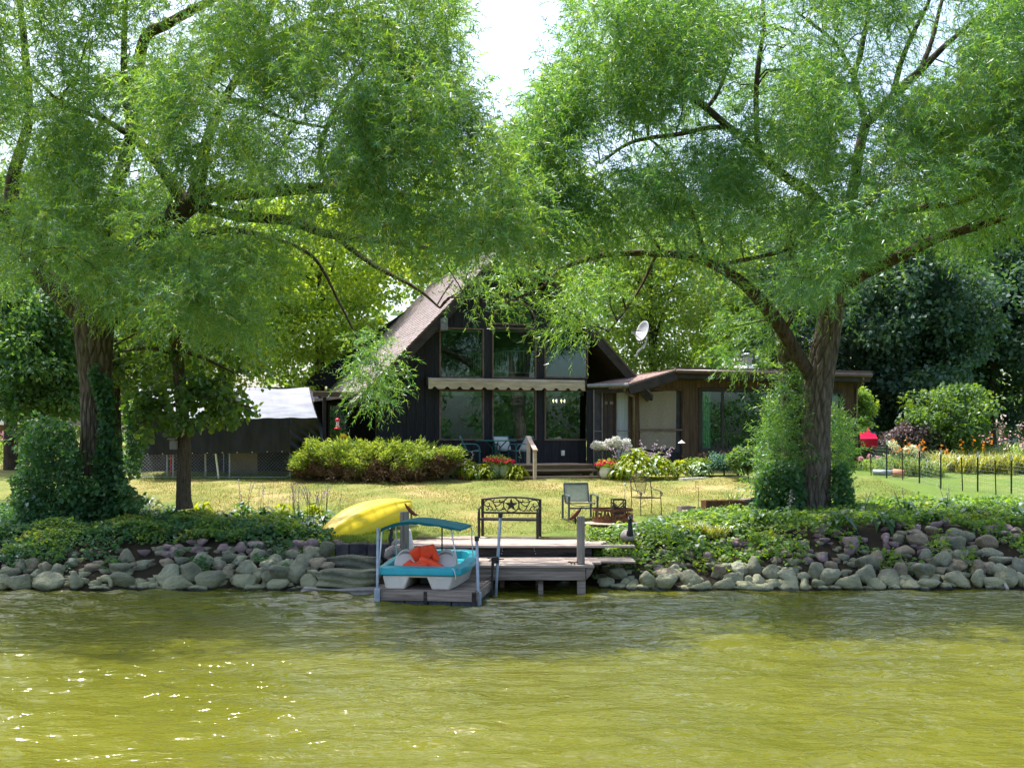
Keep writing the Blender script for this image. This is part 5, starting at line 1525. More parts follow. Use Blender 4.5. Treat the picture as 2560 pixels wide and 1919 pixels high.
tag(MB().lathe([(0.62, 0.0), (0.56, 0.03), (0.2, 0.035), (0.01, 0.03)], 24, ground(xat(1540, 25.5), 25.5), sx=1.25).build('ash_bed', M_ASH, smooth=True), 'pale sandy ash spread on the lawn round the fire ring', 'ash bed')
tag(MB().blob(ground(xat(1606, 24.9), 24.9) + Vector((0, 0, 0.0)), (0.55, 0.5, 0.14), 0.6, 8).build('flat_stone', M_FLATSTONE, smooth=True), 'flat pale stone at the edge of the plants beside the fire ring', 'stone')
cb = thing('fire_basket', 'black square fire basket with lattice sides standing in the fire ring', 'fire basket', ground(xat(1546, 25.75), 25.75), 0.1)
mb = MB(); s_ = 0.14
for x in (-s_, s_):
    for y in (-s_, s_):
        mb.bb(x - .012, x + .012, y - .012, y + .012, 0, 0.52)
for z in (0.22, 0.51):
    mb.bb(-s_, s_, -s_ - .008, -s_ + .008, z - .015, z + .015); mb.bb(-s_, s_, s_ - .008, s_ + .008, z - .015, z + .015)
    mb.bb(-s_ - .008, -s_ + .008, -s_, s_, z - .015, z + .015); mb.bb(s_ - .008, s_ + .008, -s_, s_, z - .015, z + .015)
mb.build('frame', M_BLACKIRON, cb)
mb = MB()
for side in range(4):
    M_ = Matrix.Rotation(side * PI / 2, 3, 'Z')
    for k in range(-3, 4):
        for sg in (-1, 1):
            a = Vector((k * 0.07, -s_, 0.24)); b = Vector((k * 0.07 + sg * 0.26, -s_, 0.50))
            def clipx(p, q):
                if abs(q.x) > s_:
                    t = (math.copysign(s_, q.x) - p.x) / (q.x - p.x); q = p.lerp(q, t)
                return q
            if abs(a.x) < s_:
                b = clipx(a, b)
                mb.beam(M_ @ a, M_ @ b, 0.012, 0.022)
    mb.add([M_ @ Vector(p) for p in ((-s_, -s_ + .01, 0.02), (s_, -s_ + .01, 0.02), (s_, -s_ + .01, 0.23), (-s_, -s_ + .01, 0.23))], [(0, 1, 2, 3)])
mb.build('lattice', M_BLACKIRON, cb)

# goose decoys
def goose(loc, rz, label):
    t = thing('goose_decoy', label, 'goose decoy', loc, rz)
    prof = catmull([(0, 0.34, 0.16), (0, 0.18, 0.16), (0, 0, 0.17), (0, -0.16, 0.19), (0, -0.23, 0.24)], 5)
    MB().tube(prof, np.interp(np.linspace(0, 1, len(prof)), [0, .15, .45, .75, 1], [0.02, 0.09, 0.145, 0.13, 0.06]), 16).build('body', M_GOOSEBODY, t, smooth=True)
    nk = catmull([(0, -0.20, 0.21), (0, -0.24, 0.32), (0, -0.22, 0.44), (0, -0.225, 0.56), (0, -0.27, 0.60)], 5)
    MB().tube(nk, np.interp(np.linspace(0, 1, len(nk)), [0, .25, .6, .85, 1], [0.085, 0.058, 0.042, 0.042, 0.03]), 12).blob((0, -0.275, 0.60), (0.09, 0.13, 0.095), 1.0, 9).build('neck', M_GOOSEBLACK, t, smooth=True)
    MB().tube([(0, -0.32, 0.595), (0, -0.39, 0.58)], [0.026, 0.008], 8).build('bill', M_BLACKPLASTIC, t, smooth=True)
    mb = MB()
    for s in (-1, 1):
        mb.blob((s * 0.036, -0.262, 0.585), (0.03, 0.05, 0.075), 1.0, 7)
    mb.build('cheek_patch', M_WHITEPLASTIC, t, smooth=True)
    MB().blob((0, -0.21, 0.185), (0.15, 0.12, 0.16), 1.0, 8).build('breast', mat('goose_pale_breast', (0.40, 0.38, 0.36), (0.52, 0.5, 0.48)), t, smooth=True)
    return t
g1 = goose(P(1568, 1352, 22.7) , math.radians(10), 'grey goose decoy facing the lake among the plants right of the dock')
g1.scale = (0.92, 0.92, 0.92); g1.location.z = zat(1352, 22.7) - 0.05
g2 = goose(Vector((xat(1000, 22.3), 22.3, 0.60)), math.radians(-80), 'black-necked goose decoy behind the left dock post, facing the kayak')
g2.scale = (0.78,) * 3; g2['group'] = g1['group'] = 'goose decoys'

# deck furniture
def sled_chair():
    t = thing('porch_chair', 'x', 'chair')
    mb = MB()
    w = 0.27
    for s in (-1, 1):
        x = s * w
        MB().tube(catmull([(x, 0.36, 0.86), (x, 0.33, 0.84), (x, 0.25, 0.62), (x, 0.14, 0.42), (x, 0.02, 0.385), (x, -0.2, 0.42), (x, -0.29, 0.38)], 5), 0.017, 7).build('sling_rail', M_TEALPAINT, t, smooth=True)
        MB().tube(catmull([(x, 0.34, 0.0), (x, 0.34, 0.3), (x, 0.34, 0.60), (x, 0.30, 0.61), (x, -0.05, 0.61), (x, -0.18, 0.58), (x, -0.245, 0.48), (x, -0.25, 0.3), (x, -0.25, 0.02), (x, -0.20, 0.0), (x, -0.15, 0.0)], 5), 0.017, 7).build('arm_frame', M_TEALPAINT, t, smooth=True)
    MB().grid(lambda a, b: (-w + 2 * w * a, 0.13 + 0.21 * b + 0.02 * b * b, 0.41 + 0.43 * b), 4, 6).build('back_sling', M_SLING, t, smooth=True, solid=0.01)
    MB().grid(lambda a, b: (-w + 2 * w * a, -0.25 + 0.38 * b, 0.405 - 0.02 * math.sin(PI * b)), 4, 5).build('seat_sling', M_SLING, t, smooth=True, solid=0.01)
    MB().tube([(-w, -0.25, 0.30), (w, -0.25, 0.30)], 0.014, 6).tube([(-w, 0.36, 0.86), (w, 0.36, 0.86)], 0.014, 6).build('cross_bar', M_TEALPAINT, t)
    return t
pc = sled_chair()
def on_deck(px, v): return hw(hu(px, v), v, zd + 0.004)
pc.location = on_deck(1178, -1.0); pc.rotation_euler = (0, 0, YAW + math.radians(78))
pc['label'] = 'teal porch chair seen from its side, left of the round table'
pc['group'] = 'teal porch chairs'
duplicate(pc, on_deck(1298, -0.95), YAW - math.radians(80), None, 'teal porch chair beside the handrail, turned to the round table')
duplicate(pc, on_deck(1262, -0.45), YAW + math.radians(6), None, 'teal porch chair with pale sling back, behind the round table')
tb = thing('porch_table', 'round teal metal table with curved legs on the porch deck', 'table', on_deck(1240, -0.95), YAW)
MB().lathe([(0.02, 0.70), (0.60, 0.70), (0.64, 0.705), (0.645, 0.725), (0.62, 0.735), (0.02, 0.735)], 32).build('table_top', M_TEALPAINT, tb, smooth=False)
for k in range(4):
    a = PI / 4 + k * PI / 2 + 0.3
    c_, s_ = math.cos(a), math.sin(a)
    MB().tube(catmull([(0.33 * c_, 0.33 * s_, 0.70), (0.27 * c_, 0.27 * s_, 0.64), (0.14 * c_, 0.14 * s_, 0.50), (0.11 * c_, 0.11 * s_, 0.36), (0.17 * c_, 0.17 * s_, 0.22), (0.42 * c_, 0.42 * s_, 0.015)], 5), 0.019, 7).build('leg', M_TEALPAINT, tb, smooth=True)
MB().lathe([(0.13, 0.40), (0.13, 0.43)], 20).lathe([(0.11, 0.33), (0.11, 0.35)], 20).build('collar', M_TEALPAINT, tb)
MB().lathe([(0.24, 0.0), (0.24, 0.05), (0.06, 0.07), (0.02, 0.4), (0.005, 0.4)], 20).build('umbrella_base', mat('brown_base', (0.13, 0.1, 0.1), (0.2, 0.15, 0.15)), tb)
# ------------------------------------------------------------------ boulders of the bank
def rock_mesh(seed, sub=3):
    import bmesh
    r = np.random.default_rng(seed)
    bm = bmesh.new()
    bmesh.ops.create_icosphere(bm, subdivisions=sub, radius=1.0)
    npl = 13
    nrm = unit(r.normal(size=(npl, 3))); dist = r.uniform(0.62, 1.0, npl)
    ks = r.normal(size=(6, 3)) * 1.6; ph = r.uniform(0, 6.28, 6)
    for v in bm.verts:
        d = np.array(v.co)
        c = nrm @ d
        rr = np.where(c > 0.15, dist / np.maximum(c, 0.15), 9)
        p = 15.0
        m = (np.sum(rr ** -p)) ** (-1 / p)
        m *= 1 + 0.035 * np.sum(np.sin(ks @ d * 1.5 + ph)) / 2
        v.co = Vector((d * m).tolist())
    for f in bm.faces: f.smooth = True
    me = bpy.data.meshes.new('boulder')
    bm.to_mesh(me); bm.free()
    co = np.array([v.co for v in me.vertices])
    lo, hi = co.min(0), co.max(0)
    for v in me.vertices:
        v.co = Vector(((np.array(v.co) - (lo + hi) / 2) / (hi - lo) * 2).tolist())
    return me
ROCKT = {}
for ck in M_ROCK:
    ROCKT[ck] = []
base_rocks = [rock_mesh(100 + i) for i in range(12)]
for ck, m in M_ROCK.items():
    for b in base_rocks:
        c = b.copy(); c.materials.clear(); c.materials.append(m); ROCKT[ck].append(c)

def crop(lst, s, ox, oy):
    return [(ox + a[0] * s, oy + a[1] * s, a[2] * s, a[3] * s, a[4] if len(a) > 4 else 'grey') for a in lst]
ROCKS = []
ROCKS += crop([(150, 470, 280, 160), (490, 450, 250, 190), (370, 510, 230, 90), (700, 525, 180, 60), (800, 445, 210, 130), (930, 510, 260, 100), (1130, 490, 190, 130), (1290, 515, 130, 70), (1430, 450, 170, 150),
  (280, 340, 200, 150), (80, 360, 190, 150), (60, 255, 130, 75, 'tan'), (410, 225, 180, 110), (640, 350, 110, 100, 'tan'), (680, 210, 160, 80), (835, 310, 190, 130), (940, 185, 130, 110), (945, 380, 120, 120), (1030, 290, 140, 110), (1090, 230, 130, 100), (1190, 270, 140, 90), (1150, 380, 200, 170), (1040, 400, 130, 110), (1290, 345, 190, 190), (1270, 180, 150, 90), (1360, 240, 190, 110), (1460, 165, 150, 120), (1590, 145, 140, 150), (1500, 265, 150, 100, 'tan'), (1590, 290, 130, 70, 'tan'), (1460, 360, 120, 70), (1500, 200, 120, 60), (430, 265, 100, 50), (760, 230, 120, 70), (560, 240, 130, 70), (210, 310, 90, 40), (1180, 165, 110, 70), (900, 260, 70, 40, 'tan'),
  (80, 110, 100, 60, 'purple'), (170, 115, 130, 60, 'purple'), (60, 180, 90, 60, 'purple'), (170, 165, 120, 80, 'purple'), (400, 60, 90, 60, 'purple'), (310, 60, 100, 50, 'purple'), (600, 110, 100, 60, 'purple'), (770, 110, 120, 90, 'purple'), (920, 95, 160, 80, 'purple'), (1210, 60, 90, 50, 'purple'), (1340, 85, 150, 90, 'purple'), (1460, 70, 130, 70, 'purple'), (1690, 55, 110, 40, 'purple'), (1610, 80, 60, 50, 'tan')], .2622, 400, 1340)
ROCKS += crop([(70, 890, 190, 180), (130, 770, 240, 130), (250, 670, 180, 140), (400, 650, 170, 130, 'tan'), (220, 890, 320, 200), (440, 820, 150, 160), (590, 880, 400, 220), (555, 690, 160, 110, 'tan'), (740, 730, 150, 140), (950, 880, 160, 220), (1170, 705, 200, 100, 'tan'), (890, 630, 110, 90, 'white'), (1590, 570, 180, 170), (1800, 660, 170, 90), (1510, 720, 260, 140), (1560, 890, 270, 220), (1400, 880, 80, 120), (760, 980, 250, 50), (1270, 955, 230, 60), (60, 580, 150, 130), (70, 690, 90, 60, 'tan'), (360, 740, 110, 60, 'tan'), (1130, 580, 100, 40, 'purple'), (750, 560, 90, 50, 'purple')], .1989, 0, 1280)
ROCKS += crop([(180, 830, 150, 80), (330, 815, 130, 90), (420, 840, 130, 80), (575, 850, 160, 60), (660, 785, 200, 150), (815, 840, 140, 65), (1000, 820, 200, 100), (1215, 800, 210, 120), (1360, 850, 150, 60), (1420, 815, 150, 90), (1590, 825, 210, 85), (1845, 825, 230, 110), (2025, 810, 100, 120), (2150, 810, 140, 110), (255, 770, 100, 70, 'tan'), (475, 760, 160, 160), (60, 790, 150, 100), (665, 690, 240, 100, 'tan'), (895, 740, 190, 150), (1170, 680, 120, 130, 'tan'), (1315, 730, 170, 120), (1390, 640, 150, 130), (1525, 620, 150, 160), (1690, 680, 130, 140), (1560, 755, 140, 100), (1460, 750, 100, 80), (1850, 730, 180, 130), (2000, 715, 160, 80), (2130, 660, 160, 150), (1090, 630, 90, 80), (1240, 620, 140, 70), (160, 690, 160, 110), (740, 640, 120, 70),
  (575, 640, 100, 60, 'purple'), (1070, 525, 130, 90, 'purple'), (1210, 400, 80, 80, 'purple'), (915, 520, 50, 90, 'purple'), (1855, 240, 90, 60, 'purple'), (2160, 260, 130, 100, 'purple'), (1690, 230, 60, 50, 'purple'), (1840, 490, 110, 50, 'purple'), (1740, 550, 80, 50, 'purple'), (2060, 570, 90, 70, 'purple'), (2160, 320, 110, 50, 'purple'), (240, 360, 100, 50, 'purple'), (1590, 490, 120, 60, 'tan'), (1890, 590, 80, 50, 'purple'), (390, 470, 70, 40, 'purple')], .2532, 1500, 1260)
ROCKS += crop([(150, 955, 190, 160), (340, 1010, 250, 160), (490, 930, 230, 180), (530, 810, 200, 150), (640, 745, 130, 150, 'tan'), (550, 1080, 170, 60), (640, 1030, 170, 130), (780, 960, 230, 160), (890, 870, 150, 140, 'tan'), (800, 1065, 110, 70), (990, 1040, 180, 110), (960, 970, 150, 80), (1150, 910, 230, 180), (1190, 1030, 220, 110), (1145, 1065, 130, 70), (1370, 1045, 140, 70), (1500, 985, 220, 160), (1690, 970, 140, 180), (1890, 1010, 280, 110), (2030, 960, 190, 190), (2180, 980, 120, 140), (1720, 850, 120, 150, 'tan'), (1840, 850, 110, 110, 'tan'), (1960, 880, 150, 130), (2070, 850, 130, 60), (2160, 840, 120, 180), (930, 680, 210, 110, 'tan'), (1160, 705, 150, 110), (1270, 800, 120, 100), (1340, 765, 200, 150), (1500, 830, 170, 110, 'tan'), (1540, 730, 150, 120), (1390, 690, 130, 100, 'tan'), (1700, 715, 130, 80), (1660, 650, 110, 70), (1860, 690, 200, 90), (1970, 775, 230, 80), (1800, 590, 180, 150, 'tan'), (1490, 590, 190, 130), (1600, 520, 140, 110), (1480, 480, 140, 90), (1340, 580, 110, 110, 'tan'), (1060, 540, 230, 120, 'tan'), (1230, 470, 140, 110, 'tan'), (1040, 465, 140, 60, 'tan'), (900, 495, 120, 70, 'tan'), (880, 550, 110, 110), (1110, 595, 70, 50),
  (220, 500, 110, 70, 'purple'), (370, 605, 150, 140, 'purple'), (90, 570, 120, 70, 'purple'), (900, 390, 130, 80, 'purple'), (620, 385, 150, 50, 'purple'), (1050, 415, 110, 60, 'purple'), (1280, 400, 130, 70, 'purple'), (1380, 370, 90, 80, 'purple'), (1470, 415, 120, 40, 'tan'), (740, 440, 90, 50, 'purple'), (740, 540, 80, 100, 'purple'), (750, 620, 70, 70, 'purple'), (780, 680, 80, 50, 'purple'), (1830, 460, 110, 100, 'purple'), (1890, 430, 80, 60, 'purple'), (1980, 490, 170, 70, 'purple'), (2010, 430, 130, 80, 'purple'), (2110, 460, 130, 70, 'purple'), (2130, 350, 130, 50, 'purple'), (60, 750, 120, 90, 'purple'), (2120, 520, 110, 60, 'purple'), (2000, 570, 80, 50, 'purple'), (400, 770, 80, 50), (290, 905, 90, 70)], .2351, 2040, 1220)
# a few more beyond the frame edges and under the dock
for i in range(7):
    ROCKS.append((-25 - i * 50, 1455 - (i % 2) * 40, 62, 42, 'grey')); ROCKS.append((2590 + i * 50, 1455 - (i % 2) * 40, 58, 44, 'grey'))
ROCKS += [(1418, 1466, 52, 22, 'grey'), (1395, 1478, 60, 18, 'grey'), (1330, 1474, 40, 20, 'grey'), (1290, 1470, 46, 20, 'grey')]
ORD = ['first', 'second', 'third', 'fourth', 'fifth', 'sixth', 'seventh', 'eighth', 'ninth', 'tenth', 'eleventh', 'twelfth', 'thirteenth', 'fourteenth', 'fifteenth', 'sixteenth', 'seventeenth', 'eighteenth', 'nineteenth', 'twentieth']
for a in ('twenty', 'thirty', 'forty'):
    ORD += [a + '-' + q for q in ORD[:9]] + [{'twenty': 'thirtieth', 'thirty': 'fortieth', 'forty': 'fiftieth'}[a]]
CW = {'grey': ('grey-green', 'mossy grey', 'olive grey'), 'tan': ('tan', 'sandy brown'), 'purple': ('purplish', 'mauve-pink'), 'white': ('pale whitish',)}
def place_rocks():
    rr = random.Random(21)
    rows = {}
    for q in ROCKS:
        px, py, w, h, ck = q
        side = 'left' if px < 1200 else 'right'
        base = py + h / 2
        row = 'waterline' if base > 1462 else ('middle' if base > 1405 else 'upper')
        rows.setdefault((side, row), []).append(q)
    for (side, row), lst in rows.items():
        lst.sort(key=lambda q: -q[0] if side == 'left' else q[0])
        for i, (px, py, w, h, ck) in enumerate(lst):
            base = py + h / 2
            if 1290 <= px <= 1430 and base > 1470:
                D = 21.7; zb = -0.05
            else:
                g = G(px, min(base, 1474), 20.3, 34)
                D = g.y + 0.02
            s = D / F
            W = w * s * 0.59; Hh = h * s * 0.64
            o = bpy.data.objects.new('boulder', rr.choice(ROCKT[ck]))
            link(o)
            dep = (W * 0.5 + Hh * 0.4)
            p = P(px, py, D + dep * 0.12)
            o.location = (p.x, p.y, p.z)
            o.scale = (W, dep, Hh * 1.04)
            o.rotation_euler = (rr.uniform(-.12, .12), rr.uniform(-.12, .12), rr.choice((0, PI)) + rr.uniform(-.25, .25))
            size = 'large' if w > 42 else ('medium' if w > 26 else 'small')
            adj = rr.choice(CW[ck])
            rowtxt = {'waterline': 'at the waterline', 'middle': 'in the middle rows of the bank', 'upper': 'high on the bank'}[row]
            lab = '%s %s boulder %s, %s %s of the dock' % (size, adj, rowtxt, ORD[i], 'left' if side == 'left' else 'right')
            tag(o, lab, 'boulder', 'riprap boulders along the shore')
place_rocks()
def small_stones():
    r = np.random.default_rng(77); cols = {}
    for i in range(800):
        px = r.uniform(-60, 2620); py = r.uniform(1372 if px < 1200 else 1345, 1474)
        if 830 < px < 1480: continue
        g = G(px, py, 20.3, 30)
        q = r.random(); ck = 'purple' if (py < 1400 and q < 0.5) else ('tan' if q < 0.4 else 'grey')
        me = ROCKT[ck][i % 12]
        s = r.uniform(0.05, 0.13)
        v = np.array([u.co for u in SMALL.vertices]) * np.array([s * r.uniform(.9, 1.5), s, s * r.uniform(.6, 1.0)])
        a = r.uniform(0, 6.28); c_, s_ = math.cos(a), math.sin(a)
        v = v @ np.array([[c_, s_, 0], [-s_, c_, 0], [0, 0, 1]]) + np.array(g) + np.array([0, 0, -0.02])
        cols.setdefault(ck, MB()).add(v.tolist(), [tuple(f.vertices) for f in SMALL.polygons])
    for ck, mb in cols.items():
        o = kind(mb.build('small_stones', M_ROCK[ck], smooth=True), 'stuff')
        o['label'] = {'grey': 'small grey stones packed between the boulders', 'tan': 'small sandy stones packed between the boulders', 'purple': 'small purplish stones high on the bank'}[ck]
SMALL = rock_mesh(333, 1)
small_stones()
# long ledge stones left of the boat
def slab(pxa, pxb, pya, pyb, dep, m, name, label, cat, seed, D=None):
    g = G((pxa + pxb) / 2, min(pyb, 1474), 20.3, 34) if D is None else P((pxa + pxb) / 2, pyb, D)
    D = g.y; s = D / F
    r = random.Random(seed)
    W = (pxb - pxa) * s; H = (pyb - pya) * s
    def f(a, b):
        return None
    import bmesh
    bm = bmesh.new(); bmesh.ops.create_cube(bm, size=1.0)
    bmesh.ops.subdivide_edges(bm, edges=bm.edges[:], cuts=7, use_grid_fill=True)
    for v in bm.verts:
        x, y, z = v.co
        q = 1 - 0.10 * (abs(2 * x) ** 6) - 0.05 * (abs(2 * z) ** 4)
        v.co = Vector((x * W + 0.025 * math.sin(z * 9 + seed), y * dep * q + 0.035 * math.sin(x * 11 + seed) + 0.03 * math.sin(z * 14 + x * 5), z * H * (1 - 0.12 * abs(2 * x) ** 3) + 0.02 * math.sin(x * 8 + seed * 2)))
    for f_ in bm.faces: f_.smooth = True
    me = bpy.data.meshes.new(name); bm.to_mesh(me); bm.free(); me.materials.append(m)
    o = link(bpy.data.objects.new(name, me))
    p = P((pxa + pxb) / 2, (pya + pyb) / 2, D + dep * 0.3)
    o.location = p
    return tag(o, label, cat)
slab(818, 955, 1387, 1425, 0.5, M_ROCK['grey'], 'ledge_stone', 'long grey ledge stone just under the dark stone wall, upper of two', 'stone', 1)
slab(797, 948, 1424, 1464, 0.5, M_ROCK['grey'], 'ledge_stone', 'long mossy ledge stone left of the pedal boat, lower of two', 'stone', 2, D=20.75)
slab(760, 985, 1465, 1492, 0.5, M_FLATSTONE, 'flat_stone', 'flat grey stone slab lying half in the water left of the float', 'stone', 3, D=20.7)
wl_ = thing('retaining_wall', 'low wall of dark stone blocks between the kayak and the dock', 'wall', (0, 0, 0))
for i, (a, b) in enumerate(((836, 872), (873, 917), (918, 968), (969, 1002))):
    D = 22.2
    x0, x1 = xat(a, D), xat(b, D)
    MB().bb(x0 + .004, x1 - .004, D, D + 0.3, zat(1390, D) - 0.1, zat(1359 - i % 2, D)).build('block', M_STONEBLOCK, wl_, bevel=0.02)
# driftwood stick leaning on the right rocks
tag(MB().tube([P(2500, 1432, 21.3), P(2519, 1472, 20.75)], [0.022, 0.03], 7).build('driftwood', M_ALU if False else mat('bleached_wood', (0.33, 0.30, 0.26), (0.48, 0.44, 0.4)), smooth=True), 'bleached stick leaning across the boulders near the right edge', 'stick')

# ------------------------------------------------------------------ kennel under tarpaulins
KD = 33.6
kn = thing('chain_link_kennel', 'chain-link dog kennel under the tarpaulin shelter', 'kennel', (0, 0, 0))
kx0, kx1 = xat(335, KD), xat(728, KD)
zg = float(gz(-6, KD)); ztop = zat(1132, KD)
def kp(name, px, r, m, zt=None, lean=0.0, par=kn):
    x = xat(px, KD)
    return MB().tube([(x, KD, zg - 0.1), (x + lean, KD, zt or ztop + 0.8)], r, 8).build(name, m, par)
for px in (345, 418, 433, 574, 726): kp('post', px, 0.026, M_GALV)
MB().tube([(kx0, KD, zg + 0.05), (kx1 - 0.15, KD, zg + 0.05), (kx1 - 0.04, KD, zg + 0.12), (kx1, KD, zg + 0.3)], 0.022, 8).build('bottom_rail', M_GALV, kn)
for z in (ztop + 0.02, zg + 0.62):
    MB().tube([(xat(418, KD), KD - 0.01, z), (xat(433, KD), KD - 0.01, z)], 0.015, 6).build('hinge', M_GALV, kn)
mb = MB(); pitch = 0.105
zz0, zz1 = zg + 0.05, ztop + 0.35
nx = int((kx1 - kx0 + (zz1 - zz0)) / pitch)
for sg in (-1, 1):
    for i in range(-int((zz1 - zz0) / pitch) - 1, nx + 1):
        xa = kx0 + i * pitch; z0 = zz0
        xb = xa + (zz1 - zz0)
        a = [xa, zz0]; b = [xb, zz1]
        if sg < 0:
            a, b = [xa, zz1], [xb, zz0]
        def cl(p, q, X):
            t = (X - p[0]) / (q[0] - p[0]); return [X, p[1] + (q[1] - p[1]) * t]
        if b[0] < kx0 or a[0] > kx1: continue
        if a[0] < kx0: a = cl(a, b, kx0)
        if b[0] > kx1: b = cl(a, b, kx1)
        mb.tube([(a[0], KD + 0.004 * sg, a[1]), (b[0], KD + 0.004 * sg, b[1])], 0.0042, 3, cap=False)
kind(mb.build('chain_link_mesh', M_GALV, kn), 'stuff')
tag(kp('white_pole', 548, 0.03, M_WHITEPLASTIC, ztop + 0.1, -0.12, None), 'leaning white plastic pole against the kennel mesh', 'pole')
tag(MB().tube([(xat(523, KD + 1), KD + .6, zg), (xat(522, KD + 1), KD + .6, ztop + 0.5)], 0.03, 8).build('white_pole', M_WHITEPLASTIC), 'upright white pole inside the kennel, right of the small tree', 'pole')
tag(MB().tube([(xat(431, KD + .5), KD + .4, zg), (xat(430, KD + .5), KD + .4, ztop + 0.5)], 0.035, 8).build('red_pole', M_REDPOLE), 'red painted pole standing inside the kennel', 'pole')
tag(MB().bb(xat(578, 34.6), xat(645, 34.6), 34.5, 34.6, zg, zat(1125, 34.6)).build('tan_board', mat('tan_board', (0.26, 0.21, 0.165), (0.38, 0.315, 0.25), scale=2)), 'tan board leaning at the back of the kennel', 'board')
# low dark back of the kennel
tag(MB().bb(kx0 - 1.2, kx1 + 0.2, 37.0, 37.08, zg - 0.2, zg + 2.0).build('shed_wall', mat('brown_shed_wall', (0.055, 0.045, 0.042), (0.10, 0.082, 0.078), scale=3)), 'dark brown boarded wall at the back of the kennel', 'wall')
tp = thing('tarpaulin_shelter', 'silver-topped tarpaulin roof with black hanging sides over the kennel', 'shelter', (0, 0, 0))
D1, D2 = KD - 0.1, KD + 2.2
ex0, ex1 = xat(352, D1), xat(793, D1); rx0, rx1 = xat(346, D2), xat(772, D2) 
ze = zat(1045, D1); zrg = zat(968, D2)
def tarp_top(a, b):
    x = (ex0 + (ex1 - ex0) * a) * (1 - b) + (rx0 + (rx1 - rx0) * a) * b
    y = D1 + (D2 - D1) * b
    z = ze + (zrg - ze) * b - 0.05 * math.sin(PI * a * 3) ** 2 * (b) + 0.010 * math.sin(a * 46 + 5 * b) * (1 - b) ** 2 + 0.012 * math.sin(a * 130 + 9 * math.sin(b * 7)) * b * (1 - b) - 0.08 * math.sin(PI * b) 
    return (x, y, z + 0.012 * (1 - b) * math.sin(a * 9))
MB().grid(tarp_top, 90, 14).build('roof_sheet', M_TARPTOP, tp, smooth=True)
MB().grid(lambda a, b: (rx0 + (rx1 - rx0) * a, D2 + 2.2 * b, zrg - (zrg - ze) * b), 8, 3).build('rear_sheet', M_TARPTOP, tp)
zb0, zb1 = zat(1137, D1), zat(1130, D1)
xc = xat(725, D1)
def tarp_side(a, b):
    x = ex0 + (xc - ex0) * a
    zt_ = tarp_top((x - ex0) / (ex1 - ex0), 0)[2] - 0.02
    return (x, D1 - 0.02 + 0.016 * math.sin(a * 23 + 2 * b + 2 * math.sin(a * 9)) * (0.2 + b) + 0.006 * math.sin(a * 61 - 14 * b), zt_ + (zb0 + (zb1 - zb0) * a - zt_) * b)
MB().grid(tarp_side, 90, 14).build('side_sheet', M_TARPSIDE, tp, smooth=True)
def tarp_end(a, b):
    x = xc + (ex1 - xc) * a
    zt_ = tarp_top((x - ex0) / (ex1 - ex0), 0)[2] - 0.02
    zbot = zb1 - 0.02 + 0.10 * math.sin(a * 4)
    fold = 0.05 * math.sin((a * 1.2 + (1 - b) * 1.4) * 14) * (0.25 + b * 0.75)
    return (x + 0.10 * a * b, D1 - 0.02 + 0.5 * a * b + fold, zt_ + (zbot - zt_) * b)
MB().grid(tarp_end, 40, 24).build('end_sheet', M_TARPSIDE, tp, smooth=True)
MB().add([(ex1, D1 + 0.02, ze), (rx1, D2, zrg), (ex1 + .02, D2 + 2.2, ze), (ex1 + 0.1, D2 + 2.2, zb1), (ex1 + 0.1, D1 + 0.5, zb1)], [(0, 1, 2, 3, 4)]).build('gable_sheet', M_TARPTOP, tp)
mb = MB()
for k in range(10):
    x = ex0 + (xc - ex0) * (k + 0.5) / 10
    mb.lathe([(0.018, -0.01), (0.018, 0.01)], 8, (x, D1 - 0.06, zb0 + (zb1 - zb0) * k / 10 + 0.03))
mb.build('grommet', M_ALU, tp)
for px in (350, 560, 770):
    x = xat(px, D2); MB().tube([(x, D2, zg), (x, D2, zrg - 0.02)], 0.03, 8).build('frame_pole', M_GALV, tp)

# bird house on the young tree, feeder, sunflower, totem
bh = thing('bird_house', 'small grey bird house fixed to the young tree trunk', 'bird house', P(434, 1112, 25.05))
MB().bb(-0.075, 0.075, -0.06, 0.07, -0.10, 0.10).build('box', mat('bird_house_wood', (0.16, 0.15, 0.14), (0.24, 0.22, 0.2)), bh, bevel=0.005)
MB().extrude([(-0.10, -0.10, 0.10), (0.10, -0.10, 0.10), (0.10, 0.08, 0.15), (-0.10, 0.08, 0.15)], (0, 0, 0.015)).build('roof', M_DOCKWOOD, bh)
MB().lathe([(0.022, -0.002), (0.022, 0.002)], 10, (0, 0, 0)).build('hole_shade_disc', M_BLACKPLASTIC, bh).rotation_euler = (PI / 2, 0, 0)  # black disc painted for the dark of the hole, no opening cut
bh.children[-1].location = (0, -0.062, 0.02)
hf = thing('hummingbird_feeder', 'red and clear hummingbird feeder on a thin hook beside the left porch', 'bird feeder', P(844, 1062, 33.0))
MB().lathe([(0.02, 0.20), (0.07, 0.17), (0.075, 0.12), (0.05, 0.115)], 14).lathe([(0.05, -0.13), (0.10, -0.115), (0.10, -0.09), (0.05, -0.07)], 14).build('red_caps', mat('red_plastic', (0.65, 0.01, 0.05), (0.7, 0.015, 0.06), rough=0.3), hf, smooth=True)
MB().lathe([(0.05, -0.07), (0.06, -0.03), (0.045, 0.03), (0.055, 0.115)], 14).build('bottle', mat('pink_clear_bottle', (0.65, 0.5, 0.5), (0.72, 0.58, 0.58), rough=0.15, spec=0.6), hf, smooth=True)
zz = float(gz(hf.location.x, 33.0)) - hf.location.z
MB().tube(catmull([(0.06, 0.0, zz - 0.1), (0.05, 0, 0.0), (0.04, 0, 0.38), (0.02, 0, 0.46), (0, 0, 0.42), (0, 0, 0.20)], 5), 0.008, 5).build('hook_pole', M_BLACKIRON, hf)
